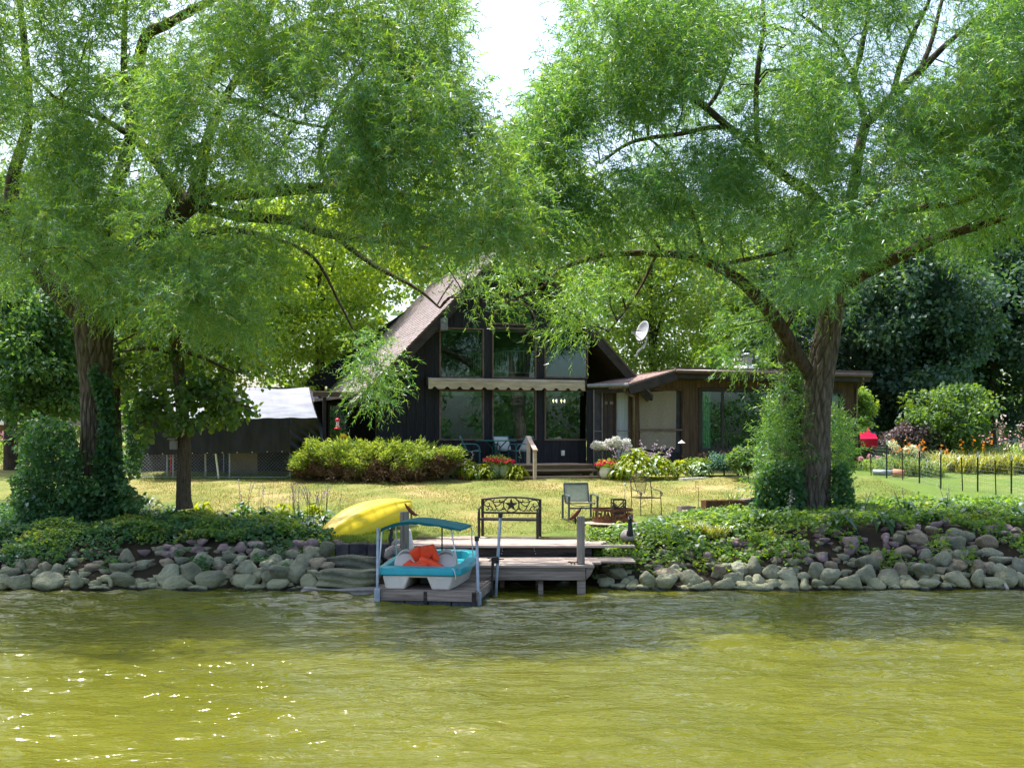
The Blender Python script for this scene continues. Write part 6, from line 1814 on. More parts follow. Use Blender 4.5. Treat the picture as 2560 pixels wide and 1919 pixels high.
tt = thing('painted_totem_post', 'white painted garden post with flower pictures and a pointed cap', 'garden post', ground(xat(1704, 33.3), 33.3) , 0.2)
ht = zat(1107, 33.3) - tt.location.z
MB().bb(-0.075, 0.075, -0.075, 0.075, -0.05, ht).build('post', M_WHITEPLASTIC, tt)
MB().add([(-.085, -.085, ht), (.085, -.085, ht), (.085, .085, ht), (-.085, .085, ht), (0, 0, ht + 0.09)], [(0, 1, 4), (1, 2, 4), (2, 3, 4), (3, 0, 4), (3, 2, 1, 0)]).build('cap', M_WHITEPLASTIC, tt)
rr = random.Random(9)
PIC = [mat('paint_red', (0.5, 0.08, 0.06)), mat('paint_green', (0.10, 0.28, 0.10)), mat('paint_blue', (0.15, 0.3, 0.45)), mat('paint_orange', (0.6, 0.28, 0.05))]
for k in range(9):
    z = ht - 0.06 - k * (ht - 0.1) / 9; x = rr.uniform(-.03, .03)
    MB().lathe([(rr.uniform(.02, .04), -0.0015), (0.02, 0.0015)], 7, (0, 0, 0)).build('painted_flower', PIC[k % 4], tt).location = (x, -0.0775, z)
    tt.children[-1].rotation_euler = (PI / 2, 0, rr.uniform(0, 3))

# planters and bits at the right of the lawn
def box_planter(t, w, d, h, m, th=0.04):
    for (x0, x1, y0, y1) in ((-w / 2, w / 2, -d / 2, -d / 2 + th), (-w / 2, w / 2, d / 2 - th, d / 2), (-w / 2, -w / 2 + th, -d / 2 + th, d / 2 - th), (w / 2 - th, w / 2, -d / 2 + th, d / 2 - th)):
        MB().bb(x0, x1, y0, y1, 0, h).build('side', m, t, bevel=0.004)
    MB().bb(-w / 2 + th, w / 2 - th, -d / 2 + th, d / 2 - th, 0.0, h * 0.8).build('soil', M_BLACKWOOD, t)
g = ground(xat(1716, 26.3), 26.3)
t = thing('wooden_planter', 'small weathered wooden box planter at the right of the lawn', 'planter', g, 0.15)
box_planter(t, 0.36, 0.34, 0.26, M_DOCKWOOD)
MB().tube([(-0.17, -0.20, 0.10), (0.16, -0.19, 0.10)], 0.085, 10).build('log', mat('pale_log', (0.30, 0.235, 0.2), (0.45, 0.37, 0.33), stretch=(.5, 6, 6)), t)
t = thing('rusty_planter', 'long rusted steel trough planter before the right willow', 'planter', ground(xat(1808, 25.6), 25.6), 0.12)
box_planter(t, 0.92, 0.42, 0.38, M_RUST, 0.015)
st_ = thing('stone_stack', 'stack of flat grey-brown stones between the rusty planter and the right willow', 'stone stack', ground(xat(1885, 25.9), 25.9), 0.1)
rr = random.Random(3)
for k in range(14):
    lay = k // 4
    MB().blob((-0.24 + 0.17 * (k % 4) + rr.uniform(-.03, .03), rr.uniform(-.06, .06), 0.05 + lay * 0.10), (rr.uniform(.2, .3), 0.34, 0.11), 0.4, 5).build('flat_stone', mat('stack_stone', (0.10, 0.085, 0.075), (0.20, 0.17, 0.155), scale=9), st_)
gs = thing('garden_stake', 'thin rusty garden stake with a square hook top on the lawn', 'garden stake', ground(xat(1746, 26.8), 26.8))
MB().tube([(0, 0, 0), (0, 0, 0.62), (-0.06, 0, 0.62), (-0.06, 0, 0.76), (0.02, 0, 0.76)], 0.007, 5).tube([(-0.06, 0, 0.69), (0.02, 0, 0.69)], 0.006, 5).build('rod', M_RUST, gs)
gs = thing('garden_stake', 'thin green garden stake with a glass ornament behind the fire ring', 'garden stake', ground(xat(1563, 27.6), 27.6))
MB().tube([(-0.03, 0, 0), (0, 0, 0.60), (0.0, 0, 0.82), (0.05, 0, 0.82)], 0.005, 5).build('rod', M_TEALPAINT, gs)
MB().lathe([(0.005, -0.05), (0.035, 0), (0.005, 0.05)], 8, (0, 0, 0.62)).build('ornament', mat('pale_green_glass', (0.35, 0.6, 0.5), (0.4, 0.65, 0.55), rough=0.2), gs)

# ------------------------------------------------------------------ wire fence at the right
wf = thing('wire_fence', 'thin wire garden fence on dark metal stakes at the right', 'fence', (0, 0, 0))
FP = [(2178, 1112, 1186, 0), (2216, 1093, 1195, 1), (2257, 1122, 1201, 0), (2299, 1108, 1208, 1), (2353, 1117, 1223, 1), (2407, 1143, 1228, 0), (2444, 1123, 1231, 1), (2490, 1149, 1237, 0), (2528, 1130, 1241, 1), (2600, 1120, 1252, 1)]
prev = None
for (px, pt, pb_, tall) in FP:
    g = G(px, pb_, 24, 45); D = g.y
    zt_ = zat(pt, D)
    ln = random.uniform(-.05, .05)
    mb = MB()
    if tall:
        mb.box((g.x + ln * 0.3, D, (g.z + zt_) / 2 - 0.05), (0.042, 0.012, zt_ - g.z)).box((g.x + ln * .3, D + 0.02, (g.z + zt_) / 2 - 0.05), (0.010, 0.03, zt_ - g.z))
    else:
        mb.tube([(g.x, D, g.z - 0.1), (g.x + ln, D, zt_)], 0.016, 6)
    po = mb.build('post', M_DARKBARK if not tall else mat('green_black_steel', (0.012, 0.022, 0.018), (0.025, 0.04, 0.032), rough=0.6), wf)
    if tall:
        MB().box((g.x + ln * .3, D - 0.008, zt_ - 0.14), (0.046, 0.006, 0.16)).build('white_tip', mat('dull_white_tip', (0.45, 0.45, 0.45), (0.58, 0.58, 0.58)), po)
    cur = (Vector(g), min(zt_, g.z + 0.95))
    if prev:
        mb = MB()
        (a, za), (b, zb) = prev, cur
        for k in range(10):
            t = k / 9
            mb.tube([(a.x, a.y, a.z + 0.03 + (za - a.z - .05) * t), ((a.x + b.x) / 2, (a.y + b.y) / 2, (a.z + b.z) / 2 + 0.02 + ((za - a.z) + (zb - b.z) - .1) / 2 * t), (b.x, b.y, b.z + 0.03 + (zb - b.z - .05) * t)], 0.0014, 3, cap=False)
        nn = max(3, int((b - a).length / 0.06))
        for k in range(1, nn):
            t = k / nn
            q = a.lerp(b, t)
            mb.tube([(q.x, q.y, q.z + 0.02), (q.x, q.y, q.z + (za - a.z) * (1 - t) + (zb - b.z) * t - 0.02)], 0.0012, 3, cap=False)
        kind(mb.build('wire_mesh', M_GALV, wf), 'stuff')
    prev = cur
t = thing('drain_pipe', 'terracotta and grey drain pipe lying at the foot of the flower bed', 'pipe', G(2232, 1191, 24, 45))
MB().tube([(0, 0, 0.12), (0.30, -0.12, 0.10)], 0.12, 14).build('terracotta_end', M_TERRACOTTA, t, smooth=True)
MB().tube([(-0.55, 0.2, 0.13), (-0.005, 0.002, 0.12)], 0.09, 12).build('grey_pipe', M_GALV, t, smooth=True)

# ------------------------------------------------------------------ neighbours' houses and a car
def far_house(name, label, px0, px1, pyt, D, m, roofh, deep=6, door=None, wins=(), trim=True, boards=None):
    x0, x1 = xat(px0, D), xat(px1, D); g = float(gz((x0 + x1) / 2, D)); zt_ = zat(pyt, D)
    t = thing(name, label, 'house', ((x0 + x1) / 2, D, g - 0.1)); w = (x1 - x0) / 2; h = zt_ - g + 0.1
    wl2 = MB().bb(-w, w, 0, deep, 0, h).build('wall', m, t)
    if boards:
        k = 0
        while k * boards < h - 0.05:
            MB().extrude([(-w, -0.004, k * boards), (-w, -0.022, k * boards + 0.005), (-w, -0.006, (k + 1) * boards - 0.003)], (2 * w, 0, 0)).build('siding_board', m, wl2); k += 1
    MB().extrude([(-w - 0.4, -0.6, h - 0.05), (-w - 0.4, deep / 2, h + roofh), (-w - 0.4, deep + 0.6, h - 0.05), (-w - 0.4, deep + 0.6, h - 0.18), (-w - 0.4, -0.6, h - 0.18)], (2 * w + 0.8, 0, 0)).build('roof', M_ROOFGREY, t)
    MB().bb(-w - 0.4, w + 0.4, -0.66, -0.605, h - 0.22, h - 0.03).build('fascia', M_WHITEPAINT, t)
    for (a, b, c, d) in wins:
        a_, b_ = xat(a, D) - t.location.x, xat(b, D) - t.location.x
        z1, z0 = zat(c, D) - t.location.z, zat(d, D) - t.location.z
        fw = 0.10
        f = MB().bb(a_ - fw, b_ + fw, -0.06, -0.025, z0 - fw, z0).bb(a_ - fw, b_ + fw, -0.06, -0.025, z1, z1 + fw).bb(a_ - fw, a_, -0.06, -0.025, z0, z1).bb(b_, b_ + fw, -0.06, -0.025, z0, z1).bb(a_, b_, -0.055, -0.03, (z0 + z1) / 2 - 0.03, (z0 + z1) / 2 + 0.03).build('window', M_WHITEPAINT, t)
        MB().bb(a_, b_, -0.03, -0.024, z0, z1).build('pane', M_DARKGLASS, f)
    return t
far_house('brick_house', 'brown brick neighbour house with white windows seen at the far left', -140, 74, 1052, 62, M_BRICK, 2.2, wins=((14, 24, 1080, 1125), (-60, -40, 1080, 1120)))
far_house('beige_house', 'beige sided neighbour house with grey roof behind the right flower bed', 2120, 2290, 1078, 58, M_BEIGE, 2.4, wins=((2245, 2275, 1122, 1142),), boards=0.15)
far_house('white_house', 'white neighbour house with paned windows seen at the far right', 2440, 2760, 1062, 66, M_WHITEPAINT, 0.7, wins=((2512, 2531, 1078, 1100), (2541, 2556, 1078, 1098), (2595, 2615, 1078, 1100)))
car = thing('red_car', 'bright red car parked behind the right corner of the wing', 'car', ground(xat(2106, 47), 47), math.radians(90))
prof = [(-2.0, 0.35), (-2.05, 0.75), (-1.75, 0.92), (-1.15, 0.98), (-0.55, 1.42), (0.75, 1.46), (1.45, 1.05), (2.0, 0.95), (2.1, 0.6), (2.05, 0.35)]
loft([[(y, x, z) for y, z in prof] for x in (-0.85, 0.85)], 'body', M_CARRED, car, 0.06)
MB().extrude([(-1.05, -0.87, 1.0), (-0.52, -0.87, 1.36), (0.70, -0.87, 1.38), (1.25, -0.87, 1.04)], (0, 0.015, 0)).extrude([(-1.05, 0.855, 1.0), (-0.52, 0.855, 1.36), (0.70, 0.855, 1.38), (1.25, 0.855, 1.04)], (0, 0.015, 0)).build('side_window', M_DARKGLASS, car)
MB().add([(-1.1, -.7, 1.02), (-1.1, .7, 1.02), (-0.6, .65, 1.40), (-0.6, -.65, 1.40)], [(0, 1, 2, 3)]).build('rear_window', M_DARKGLASS, car)
for x in (-1.3, 1.3):
    for y in (-0.86, 0.78):
        w = MB().lathe([(0.20, -0.04), (0.32, -0.04), (0.33, 0.04), (0.20, 0.05)], 18).build('wheel', M_TYRE, car)
        w.rotation_euler = (PI / 2, 0, 0); w.location = (x, y + 0.04, 0.33)
# ------------------------------------------------------------------ trees
def in_poly(px, py, poly):
    px = np.asarray(px); py = np.asarray(py)
    inside = np.zeros(px.shape, bool)
    j = len(poly) - 1
    for i in range(len(poly)):
        xi, yi = poly[i]; xj, yj = poly[j]
        c = ((yi > py) != (yj > py)) & (px < (xj - xi) * (py - yi) / (yj - yi + 1e-9) + xi)
        inside ^= c; j = i
    return inside

def twig_leaves(start, d, ln, nl, droop, L, W, seed, upnorm=0.35):
    """narrow leaves set alternately along arching twigs"""
    r = np.random.default_rng(seed)
    T = len(start)
    d = unit(d)
    side = unit(np.cross(d, r.normal(size=(T, 3))))
    bi = np.cross(d, side)
    tt = (np.arange(nl) + 0.5) / nl
    pos = start[:, None, :] + d[:, None, :] * (ln[:, None, None] * tt[None, :, None])
    pos[:, :, 2] -= (droop * ln)[:, None] * tt[None, :] ** 2
    tan = np.repeat(d[:, None, :], nl, 1)
    tan[:, :, 2] -= 2 * droop[:, None] * tt[None, :]
    ang = (np.arange(nl) * 2.4)[None, :] + r.random((T, 1)) * 6.28 + r.normal(size=(T, nl)) * 0.4
    out = side[:, None, :] * np.cos(ang)[..., None] + bi[:, None, :] * np.sin(ang)[..., None]
    ld = unit(unit(tan) * 0.75 + out * 0.75 + np.array([0, 0, -0.22]) + r.normal(size=(T, nl, 3)) * 0.12)
    nrm = out * -0.5 + r.normal(size=(T, nl, 3)) * 0.75 + np.array([0, 0, upnorm])
    LL = L * r.uniform(0.7, 1.25, (T, nl)); WW = W * r.uniform(0.8, 1.2, (T, nl))
    tone = np.clip(r.random((T, 1)) * 0.45 + r.random((T, nl)) * 0.40 + 0.15 * tt[None, :], 0, 1)
    return pos.reshape(-1, 3), ld.reshape(-1, 3), nrm.reshape(-1, 3), LL.reshape(-1), WW.reshape(-1), tone.reshape(-1)

def limb(mb, pts, n=12, amp=0.04, nr=4, per=5, seed=0.0, flare=0.0):
    """pts: (px, py, D, radius_px) list"""
    p3 = [tuple(P(a, b, c)) for a, b, c, _ in pts]
    rad = [q[3] * q[2] / F for q in pts]
    return bark_tube(mb, p3, rad, n=n, amp=amp, nr=nr, per=per, seed=seed, flare=flare)

def willow(root, limbs_c, poly, Dt, dth, ncl, density, seed, name='crown', leafL=0.115, leafW=0.027, ntw=(20, 31), m=None, nl=16, lk=0.93):
    r = np.random.default_rng(seed)
    xs = [p[0] for p in poly]; ys = [p[1] for p in poly]
    C = []
    limbpts = np.concatenate(limbs_c)
    lp = np.stack([1280 + limbpts[:, 0] * F / limbpts[:, 1], HZ - (limbpts[:, 2] - CH) * F / limbpts[:, 1]], -1)
    ld = limbpts[:, 1]; lr = np.concatenate([np.linspace(16, 2, len(c)) for c in limbs_c])
    tries = 0
    while len(C) < ncl and tries < ncl * 40:
        tries += 1
        px = r.uniform(min(xs), max(xs)); py = r.uniform(min(ys), max(ys))
        if not in_poly(np.array([px]), np.array([py]), poly)[0]: continue
        if r.random() > density(px, py): continue
        # crown is thickest near its middle, thin at the rim
        dd = r.normal() * 0.55
        dd = max(-1, min(1, dd))
        D = (Dt(px) if callable(Dt) else Dt) + dd * (dth(px) if callable(dth) else dth)
        p = np.array(P(px, py, D))
        if p[2] < 1.3: continue
        v = math.sin(p[0] * 1.9 + seed) + math.sin(p[1] * 1.7 + 1.3 * p[2]) + math.sin(p[2] * 2.3 - p[0] * 0.9)
        if v < -0.5 and r.random() < 0.9: continue
        q = lp - np.array([px, py]); k = np.argmin((q ** 2).sum(1))
        if D < ld[k] + 0.3 and (q[k] ** 2).sum() < (30 + lr[k]) ** 2 and r.random() < lk: continue
        C.append(p)
    C = np.array(C)
    # branchlets grow clump by clump out of the limbs
    bm_ = MB()
    d0 = np.array([np.min(np.linalg.norm(limbpts - c, axis=1)) for c in C])
    C = C[np.argsort(d0)]
    nodes = np.concatenate([limbpts, C]); nlim = len(limbpts)
    rad = np.concatenate([np.full(nlim, 0.026), np.zeros(len(C))])
    heads = []
    for i, c in enumerate(C):
        act = nodes[:nlim + i]
        dist = np.linalg.norm(act - c + np.array([0, 0, 0.25]), axis=1)
        dist[:nlim] *= 0.85
        j = int(np.argmin(dist)); a = act[j]
        heads.append(a)
        l_ = np.linalg.norm(a - c)
        r1 = max(0.006, rad[j] * 0.72); rad[nlim + i] = r1
        if 0.1 < l_ < 2.2:
            mid = (a + c) / 2 + r.normal(size=3) * 0.10 * l_ + np.array([0, 0, 0.06])
            bm_.tube(catmull([a, mid, c], 2), np.linspace(max(rad[j] * 0.8, r1), r1, 5), 3, cap=False)
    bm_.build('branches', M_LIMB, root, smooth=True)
    heads = np.array(heads)
    S = []; Dv = []; Ln = []; Dr = []
    for i, c in enumerate(C):
        n = int(r.integers(*ntw))
        out = unit((c - heads[i])[None, :])[0]
        st = c + r.normal(size=(n, 3)) * np.array([0.21, 0.21, 0.19])
        d = out * 0.65 + r.normal(size=(n, 3)) * 0.55 + np.array([0, -0.06, 0.16])
        S.append(st); Dv.append(d)
        Ln.append(r.uniform(0.32, 0.72, n)); Dr.append(r.uniform(0.15, 0.75, n))
    S = np.concatenate(S); Dv = np.concatenate(Dv); Ln = np.concatenate(Ln); Dr = np.concatenate(Dr)
    a = twig_leaves(S, Dv, Ln, nl, Dr, leafL, leafW, seed + 1)
    me = leaf_mesh(name, *a[:5], m or M_WILLOW, LEAF_TRI, a[5])
    leaf_obj(name, me, root)
    return C

# --- left willow
lw = thing('willow_tree', 'great left willow with ivy round its furrowed trunk and limbs over the lawn', 'willow tree', (0, 0, 0), group='two lakeside willows')
mb = MB(); LC = []
DL = 25.2
limb(mb, [(232, 1310, DL, 50), (234, 1200, DL, 42), (240, 1080, DL, 35), (240, 960, DL, 37), (236, 860, DL, 42), (235, 800, DL, 46), (238, 760, DL, 42), (240, 700, DL, 26)], n=132, amp=0.10, nr=7, per=34, seed=1.3)
mb.build('trunk', M_BARK, lw, smooth=True)
mb = MB()
for i, l in enumerate((
    [(262, 800, DL, 36), (296, 720, DL, 34), (335, 640, DL - .3, 31), (411, 564, DL - .8, 27), (475, 510, DL - 1.1, 25), (520, 486, DL - 1.2, 22), (640, 480, DL - 1.6, 18), (823, 470, DL - 2.0, 14), (999, 488, DL - 2.2, 10), (1100, 500, DL - 2.2, 5)],
    [(475, 510, DL - 1.1, 20), (447, 485, DL - 1, 18), (405, 423, DL - .8, 15), (347, 353, DL - .6, 12), (320, 280, DL - .5, 10), (310, 150, DL - .4, 8), (316, -40, DL - .2, 6), (330, -200, DL, 4)],
    [(480, 500, DL - 1.1, 18), (500, 440, DL - 1.2, 17), (515, 360, DL - 1.2, 14), (560, 250, DL - 1.0, 11), (640, 120, DL - .8, 9), (700, -60, DL - .8, 6), (720, -220, DL, 4)],
    [(225, 800, DL, 30), (200, 780, DL, 28), (155, 735, DL + .1, 26), (112, 690, DL + .3, 25), (75, 640, DL + .5, 23), (45, 580, DL + .6, 20), (30, 460, DL + .8, 16), (70, 300, DL + .8, 12), (60, 100, DL + 1, 9), (30, -150, DL + 1, 5)],
    [(245, 800, DL + .2, 30), (256, 700, DL + .5, 26), (262, 600, DL + .6, 22), (290, 470, DL + .7, 18), (330, 330, DL + .6, 15), (357, 110, DL + .6, 13), (420, 60, DL + .4, 12), (529, 0, DL, 10), (660, -80, DL, 6)],
    [(735, 552, DL - 1.0, 13), (800, 580, DL - 1.3, 11), (882, 594, DL - 1.5, 10), (990, 606, DL - 1.7, 8), (1087, 623, DL - 1.8, 5), (1180, 640, DL - 1.9, 3)],
    [(500, 520, DL - 1.1, 15), (600, 540, DL - 1.0, 14), (735, 552, DL - 1.0, 12)],
    [(830, 585, DL - 1.3, 7), (930, 660, DL - 1.8, 6), (1040, 720, DL - 2.2, 4), (1100, 770, DL - 2.4, 2.5)],
    [(420, 560, DL - .8, 12), (480, 590, DL - .4, 10), (560, 575, DL, 9), (660, 590, DL + .3, 6), (780, 640, DL + .5, 4), (850, 760, DL + .4, 3), (900, 860, DL + .2, 2)],
    [(999, 488, DL - 2.2, 8), (1030, 470, DL - 2.2, 7), (1080, 420, DL - 2.3, 5), (1150, 380, DL - 2.3, 3)],
    [(640, 120, DL - .8, 7), (760, 60, DL - 1.2, 6), (900, 20, DL - 1.6, 5), (1050, -30, DL - 1.8, 3)],
    [(823, 470, DL - 2, 9), (800, 380, DL - 2.1, 7), (850, 250, DL - 2.2, 6), (950, 120, DL - 2.2, 4), (1050, 60, DL - 2.3, 2)],
    [(560, 250, DL - 1, 9), (620, 260, DL - 2, 7), (720, 300, DL - 2.8, 5), (820, 320, DL - 3.2, 3)],
    [(347, 353, DL - .6, 9), (260, 300, DL - 1.6, 7), (160, 260, DL - 2.5, 5), (90, 200, DL - 3, 3)],
    [(45, 580, DL + .6, 12), (-60, 480, DL, 9), (-160, 380, DL - .5, 5)],
)):
    n = 20 if l[0][3] > 20 else 10
    c = limb(mb, l, n=n, amp=0.05, nr=5 if n > 10 else 3, per=8, seed=i * 2.1)
    LC.append(c[len(c) // 4:])
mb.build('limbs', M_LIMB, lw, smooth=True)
POLY_L = [(-380, -400), (560, -400), (800, -200), (1020, -90), (1130, -20), (1160, 90), (1140, 190), (1175, 300), (1260, 350), (1320, 440), (1310, 540), (1270, 600), (1200, 630), (1120, 640), (1060, 620), (1000, 630), (930, 700), (840, 690), (760, 670), (700, 740), (640, 800), (560, 830), (480, 780), (400, 770), (330, 780), (200, 720), (100, 660), (0, 720), (-380, 800)]
def dens_l(px, py):
    d = 0.9
    if py < 0: d = 0.6
    if px < 0: d = 0.4
    if 620 < px < 980 and py > 600: d = 0.42
    if px < 110 and 330 < py < 520: d = 0.25
    if py < 170 and px < 560: d = 0.45
    return d
willow(lw, LC, POLY_L, lambda x: DL - 2.8 - 2.4 * float(sstep(480, 820, x)), lambda x: 4.6 - 2.0 * float(sstep(480, 820, x)), 1450, dens_l, 31)
# hanging sprays low in front of the roof and the gable
POLY_L2 = [(865, 830), (905, 805), (965, 840), (975, 920), (960, 980), (940, 1030), (915, 1040), (890, 970), (880, 900)]
willow(lw, LC, POLY_L2, DL - 0.6, 0.9, 18, lambda a, b: 1.0, 57, name='crown', ntw=(12, 18))
POLY_L3 = [(1100, 660), (1320, 650), (1310, 720), (1270, 760), (1200, 760), (1140, 740)]
willow(lw, LC, POLY_L3, DL - 2.2, 1.2, 14, lambda a, b: 1.0, 58, name='crown', ntw=(14, 22))

# --- right willow
rw = thing('willow_tree', 'right willow leaning out of the shore plants, low limb arching before the gable', 'willow tree', (0, 0, 0), group='two lakeside willows')
mb = MB(); RC = []
DR = 25.9
limb(mb, [(2038, 1300, DR, 35), (2041, 1235, DR, 31), (2042, 1150, DR, 30), (2042, 1050, DR, 30), (2047, 960, DR, 33), (2060, 880, DR, 32), (2073, 810, DR, 30), (2082, 740, DR, 28), (2090, 680, DR, 26)], n=132, amp=0.12, nr=6, per=34, seed=4.1)
mb.build('trunk', M_BARK, rw, smooth=True)
mb = MB()
for i, l in enumerate((
    [(2035, 955, DR, 20), (2018, 925, DR - .1, 20), (1990, 880, DR - .3, 20), (1960, 830, DR - .5, 20), (1925, 780, DR - .8, 20), (1880, 728, DR - 1.1, 18), (1840, 695, DR - 1.3, 16), (1790, 665, DR - 1.5, 14), (1720, 640, DR - 1.8, 13), (1640, 634, DR - 2.0, 11), (1560, 633, DR - 2.2, 10), (1490, 641, DR - 2.4, 9), (1430, 660, DR - 2.5, 7), (1370, 685, DR - 2.6, 5), (1310, 715, DR - 2.7, 3)],
    [(2090, 690, DR, 26), (2100, 640, DR, 23), (2112, 560, DR, 21), (2130, 488, DR - .1, 19), (2140, 430, DR - .1, 17), (2147, 382, DR - .1, 16), (2165, 310, DR, 15), (2190, 285, DR, 15), (2230, 245, DR, 14), (2270, 205, DR, 13), (2300, 178, DR, 11), (2359, 118, DR - .1, 8), (2420, 65, DR - .2, 6), (2480, 10, DR - .3, 4)],
    [(2165, 310, DR, 11), (2155, 270, DR - .2, 11), (2136, 194, DR - .3, 10), (2150, 140, DR - .3, 9), (2160, 90, DR - .3, 8), (2172, 20, DR - .3, 7), (2180, -120, DR - .3, 4)],
    [(2100, 640, DR, 18), (2060, 540, DR - .4, 17), (2047, 505, DR - .6, 17), (2000, 465, DR - .8, 16), (1953, 435, DR - 1.0, 15), (1895, 382, DR - 1.3, 14), (1855, 345, DR - 1.5, 13), (1824, 320, DR - 1.7, 11), (1765, 270, DR - 2, 10), (1720, 240, DR - 2.1, 8), (1671, 229, DR - 2.2, 6), (1600, 190, DR - 2.4, 4)],
    [(1824, 320, DR - 1.7, 8), (1780, 318, DR - 1.9, 8), (1700, 335, DR - 2.1, 7), (1613, 347, DR - 2.3, 6), (1560, 365, DR - 2.4, 5), (1500, 410, DR - 2.5, 3)],
    [(1765, 270, DR - 2, 7), (1790, 240, DR - 2, 6), (1815, 180, DR - 2, 5), (1840, 110, DR - 2, 4)],
    [(1895, 382, DR - 1.3, 9), (1890, 240, DR - 1.5, 8), (1900, 130, DR - 1.6, 7), (1910, 60, DR - 1.6, 5), (1900, -100, DR - 1.6, 3)],
    [(2300, 178, DR, 8), (2330, 100, DR + .2, 7), (2350, 20, DR + .3, 6), (2390, -120, DR + .4, 3)],
    [(2230, 245, DR, 10), (2255, 150, DR - .4, 8), (2285, 80, DR - .6, 7), (2330, -20, DR - .8, 5), (2350, -160, DR - .8, 3)],
    [(2136, 194, DR - .3, 7), (2090, 110, DR - .8, 6), (2030, 60, DR - 1.2, 5), (1990, 30, DR - 1.5, 3)],
    [(2082, 740, DR, 20), (2150, 690, DR - .5, 18), (2230, 650, DR - 1.0, 16), (2288, 622, DR - 1.3, 15), (2347, 594, DR - 1.6, 14), (2435, 568, DR - 2.0, 12), (2520, 540, DR - 2.4, 10), (2640, 500, DR - 3, 6)],
    [(2110, 620, DR, 14), (2212, 541, DR - .6, 12), (2318, 517, DR - 1.2, 11), (2420, 500, DR - 1.8, 8), (2520, 440, DR - 2.2, 5)],
    [(1790, 665, DR - 1.5, 7), (1860, 650, DR - 1.9, 7), (1930, 635, DR - 2.2, 6), (1985, 620, DR - 2.4, 4)],
    [(1765, 650, DR - 1.6, 8), (1740, 560, DR - 1.7, 7), (1700, 460, DR - 1.8, 6), (1660, 380, DR - 1.9, 4), (1620, 345, DR - 2, 3)],
    [(1660, 634, DR - 2, 6), (1600, 560, DR - 2.1, 5), (1540, 500, DR - 2.2, 4), (1480, 440, DR - 2.3, 2)],
    [(1500, 640, DR - 2.4, 6), (1450, 590, DR - 2.4, 5), (1390, 540, DR - 2.5, 3), (1360, 480, DR - 2.5, 2)],
    [(1640, 640, DR - 2, 5), (1600, 720, DR - 2.2, 4), (1560, 780, DR - 2.4, 3), (1520, 830, DR - 2.5, 2)],
    [(1400, 672, DR - 2.6, 5), (1350, 720, DR - 2.8, 4), (1290, 745, DR - 3.0, 3), (1240, 765, DR - 3.0, 2)],
    [(1960, 830, DR - .5, 8), (1985, 780, DR - .8, 7), (1990, 740, DR - 1, 3)],
)):
    n = 20 if l[0][3] > 14 else 8
    l = [(a_, b_, c_, d_ * 0.82) for a_, b_, c_, d_ in l]
    c = limb(mb, l, n=n, amp=0.05, nr=5 if n > 10 else 3, per=7, seed=i * 1.7)
    RC.append(c[len(c) // 4:])
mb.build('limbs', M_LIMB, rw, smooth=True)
# broken second stem behind the trunk
mb = MB()
limb(mb, [(1985, 1240, DR + .8, 30), (1985, 1100, DR + .8, 28), (1982, 1000, DR + .7, 27), (1978, 940, DR + .7, 28), (1972, 900, DR + .7, 25), (1960, 860, DR + .6, 20), (1955, 790, DR + .6, 13), (1950, 720, DR + .6, 8)], n=48, amp=0.12, nr=7, per=14, seed=9)
mb.build('broken_stem', M_BARK, rw, smooth=True)
POLY_R = [(1480, -90), (1440, 0), (1415, 110), (1385, 210), (1330, 300), (1290, 420), (1300, 540), (1330, 610), (1400, 640), (1500, 680), (1560, 650), (1640, 640), (1720, 690), (1800, 710), (1870, 790), (1950, 850), (2020, 740), (2100, 670), (2200, 610), (2330, 610), (2450, 610), (2580, 560), (2920, 560), (2920, -330), (2000, -330), (1760, -130), (1560, -110)]
def dens_r(px, py):
    d = 0.9
    if py < 0 or px > 2560: d = 0.5
    if py > 640: d = 0.7
    if 1500 < px < 2000 and py > 700: d = 0.55
    if 2250 < px < 2420 and py < 240: d = 0.2
    if 1850 < px < 2250 and 100 < py < 600: d = 0.85
    if 1480 < px < 1700 and 250 < py < 430: d = 0.55
    return d
willow(rw, RC, POLY_R, lambda x: DR - 3.0 - 2.0 * float(1 - sstep(1500, 1800, x)), lambda x: 4.2 - 2.1 * float(1 - sstep(1500, 1800, x)), 1260, dens_r, 71)
POLY_R2 = [(1400, 790), (1440, 730), (1500, 680), (1560, 710), (1545, 800), (1525, 860), (1495, 820), (1450, 810), (1405, 820)]
willow(rw, RC, POLY_R2, DR - 2.4, 0.8, 22, lambda a, b: 1.0, 77, name='crown', ntw=(12, 18))
POLY_R3 = [(1800, 800), (1900, 780), (1960, 850), (1940, 980), (1880, 960), (1830, 900)]
willow(rw, RC, POLY_R3, DR - 0.2, 0.8, 12, lambda a, b: 1.0, 79, name='crown', ntw=(14, 20))
# nearest outer spray at the right
POLY_R4 = [(2260, 310), (2360, 250), (2620, 210), (2700, 500), (2480, 530), (2330, 520), (2250, 430)]
willow(rw, RC, POLY_R4, DR - 4.6, 1.2, 110, lambda a, b: 1.0, 83, name='crown', ntw=(18, 26))

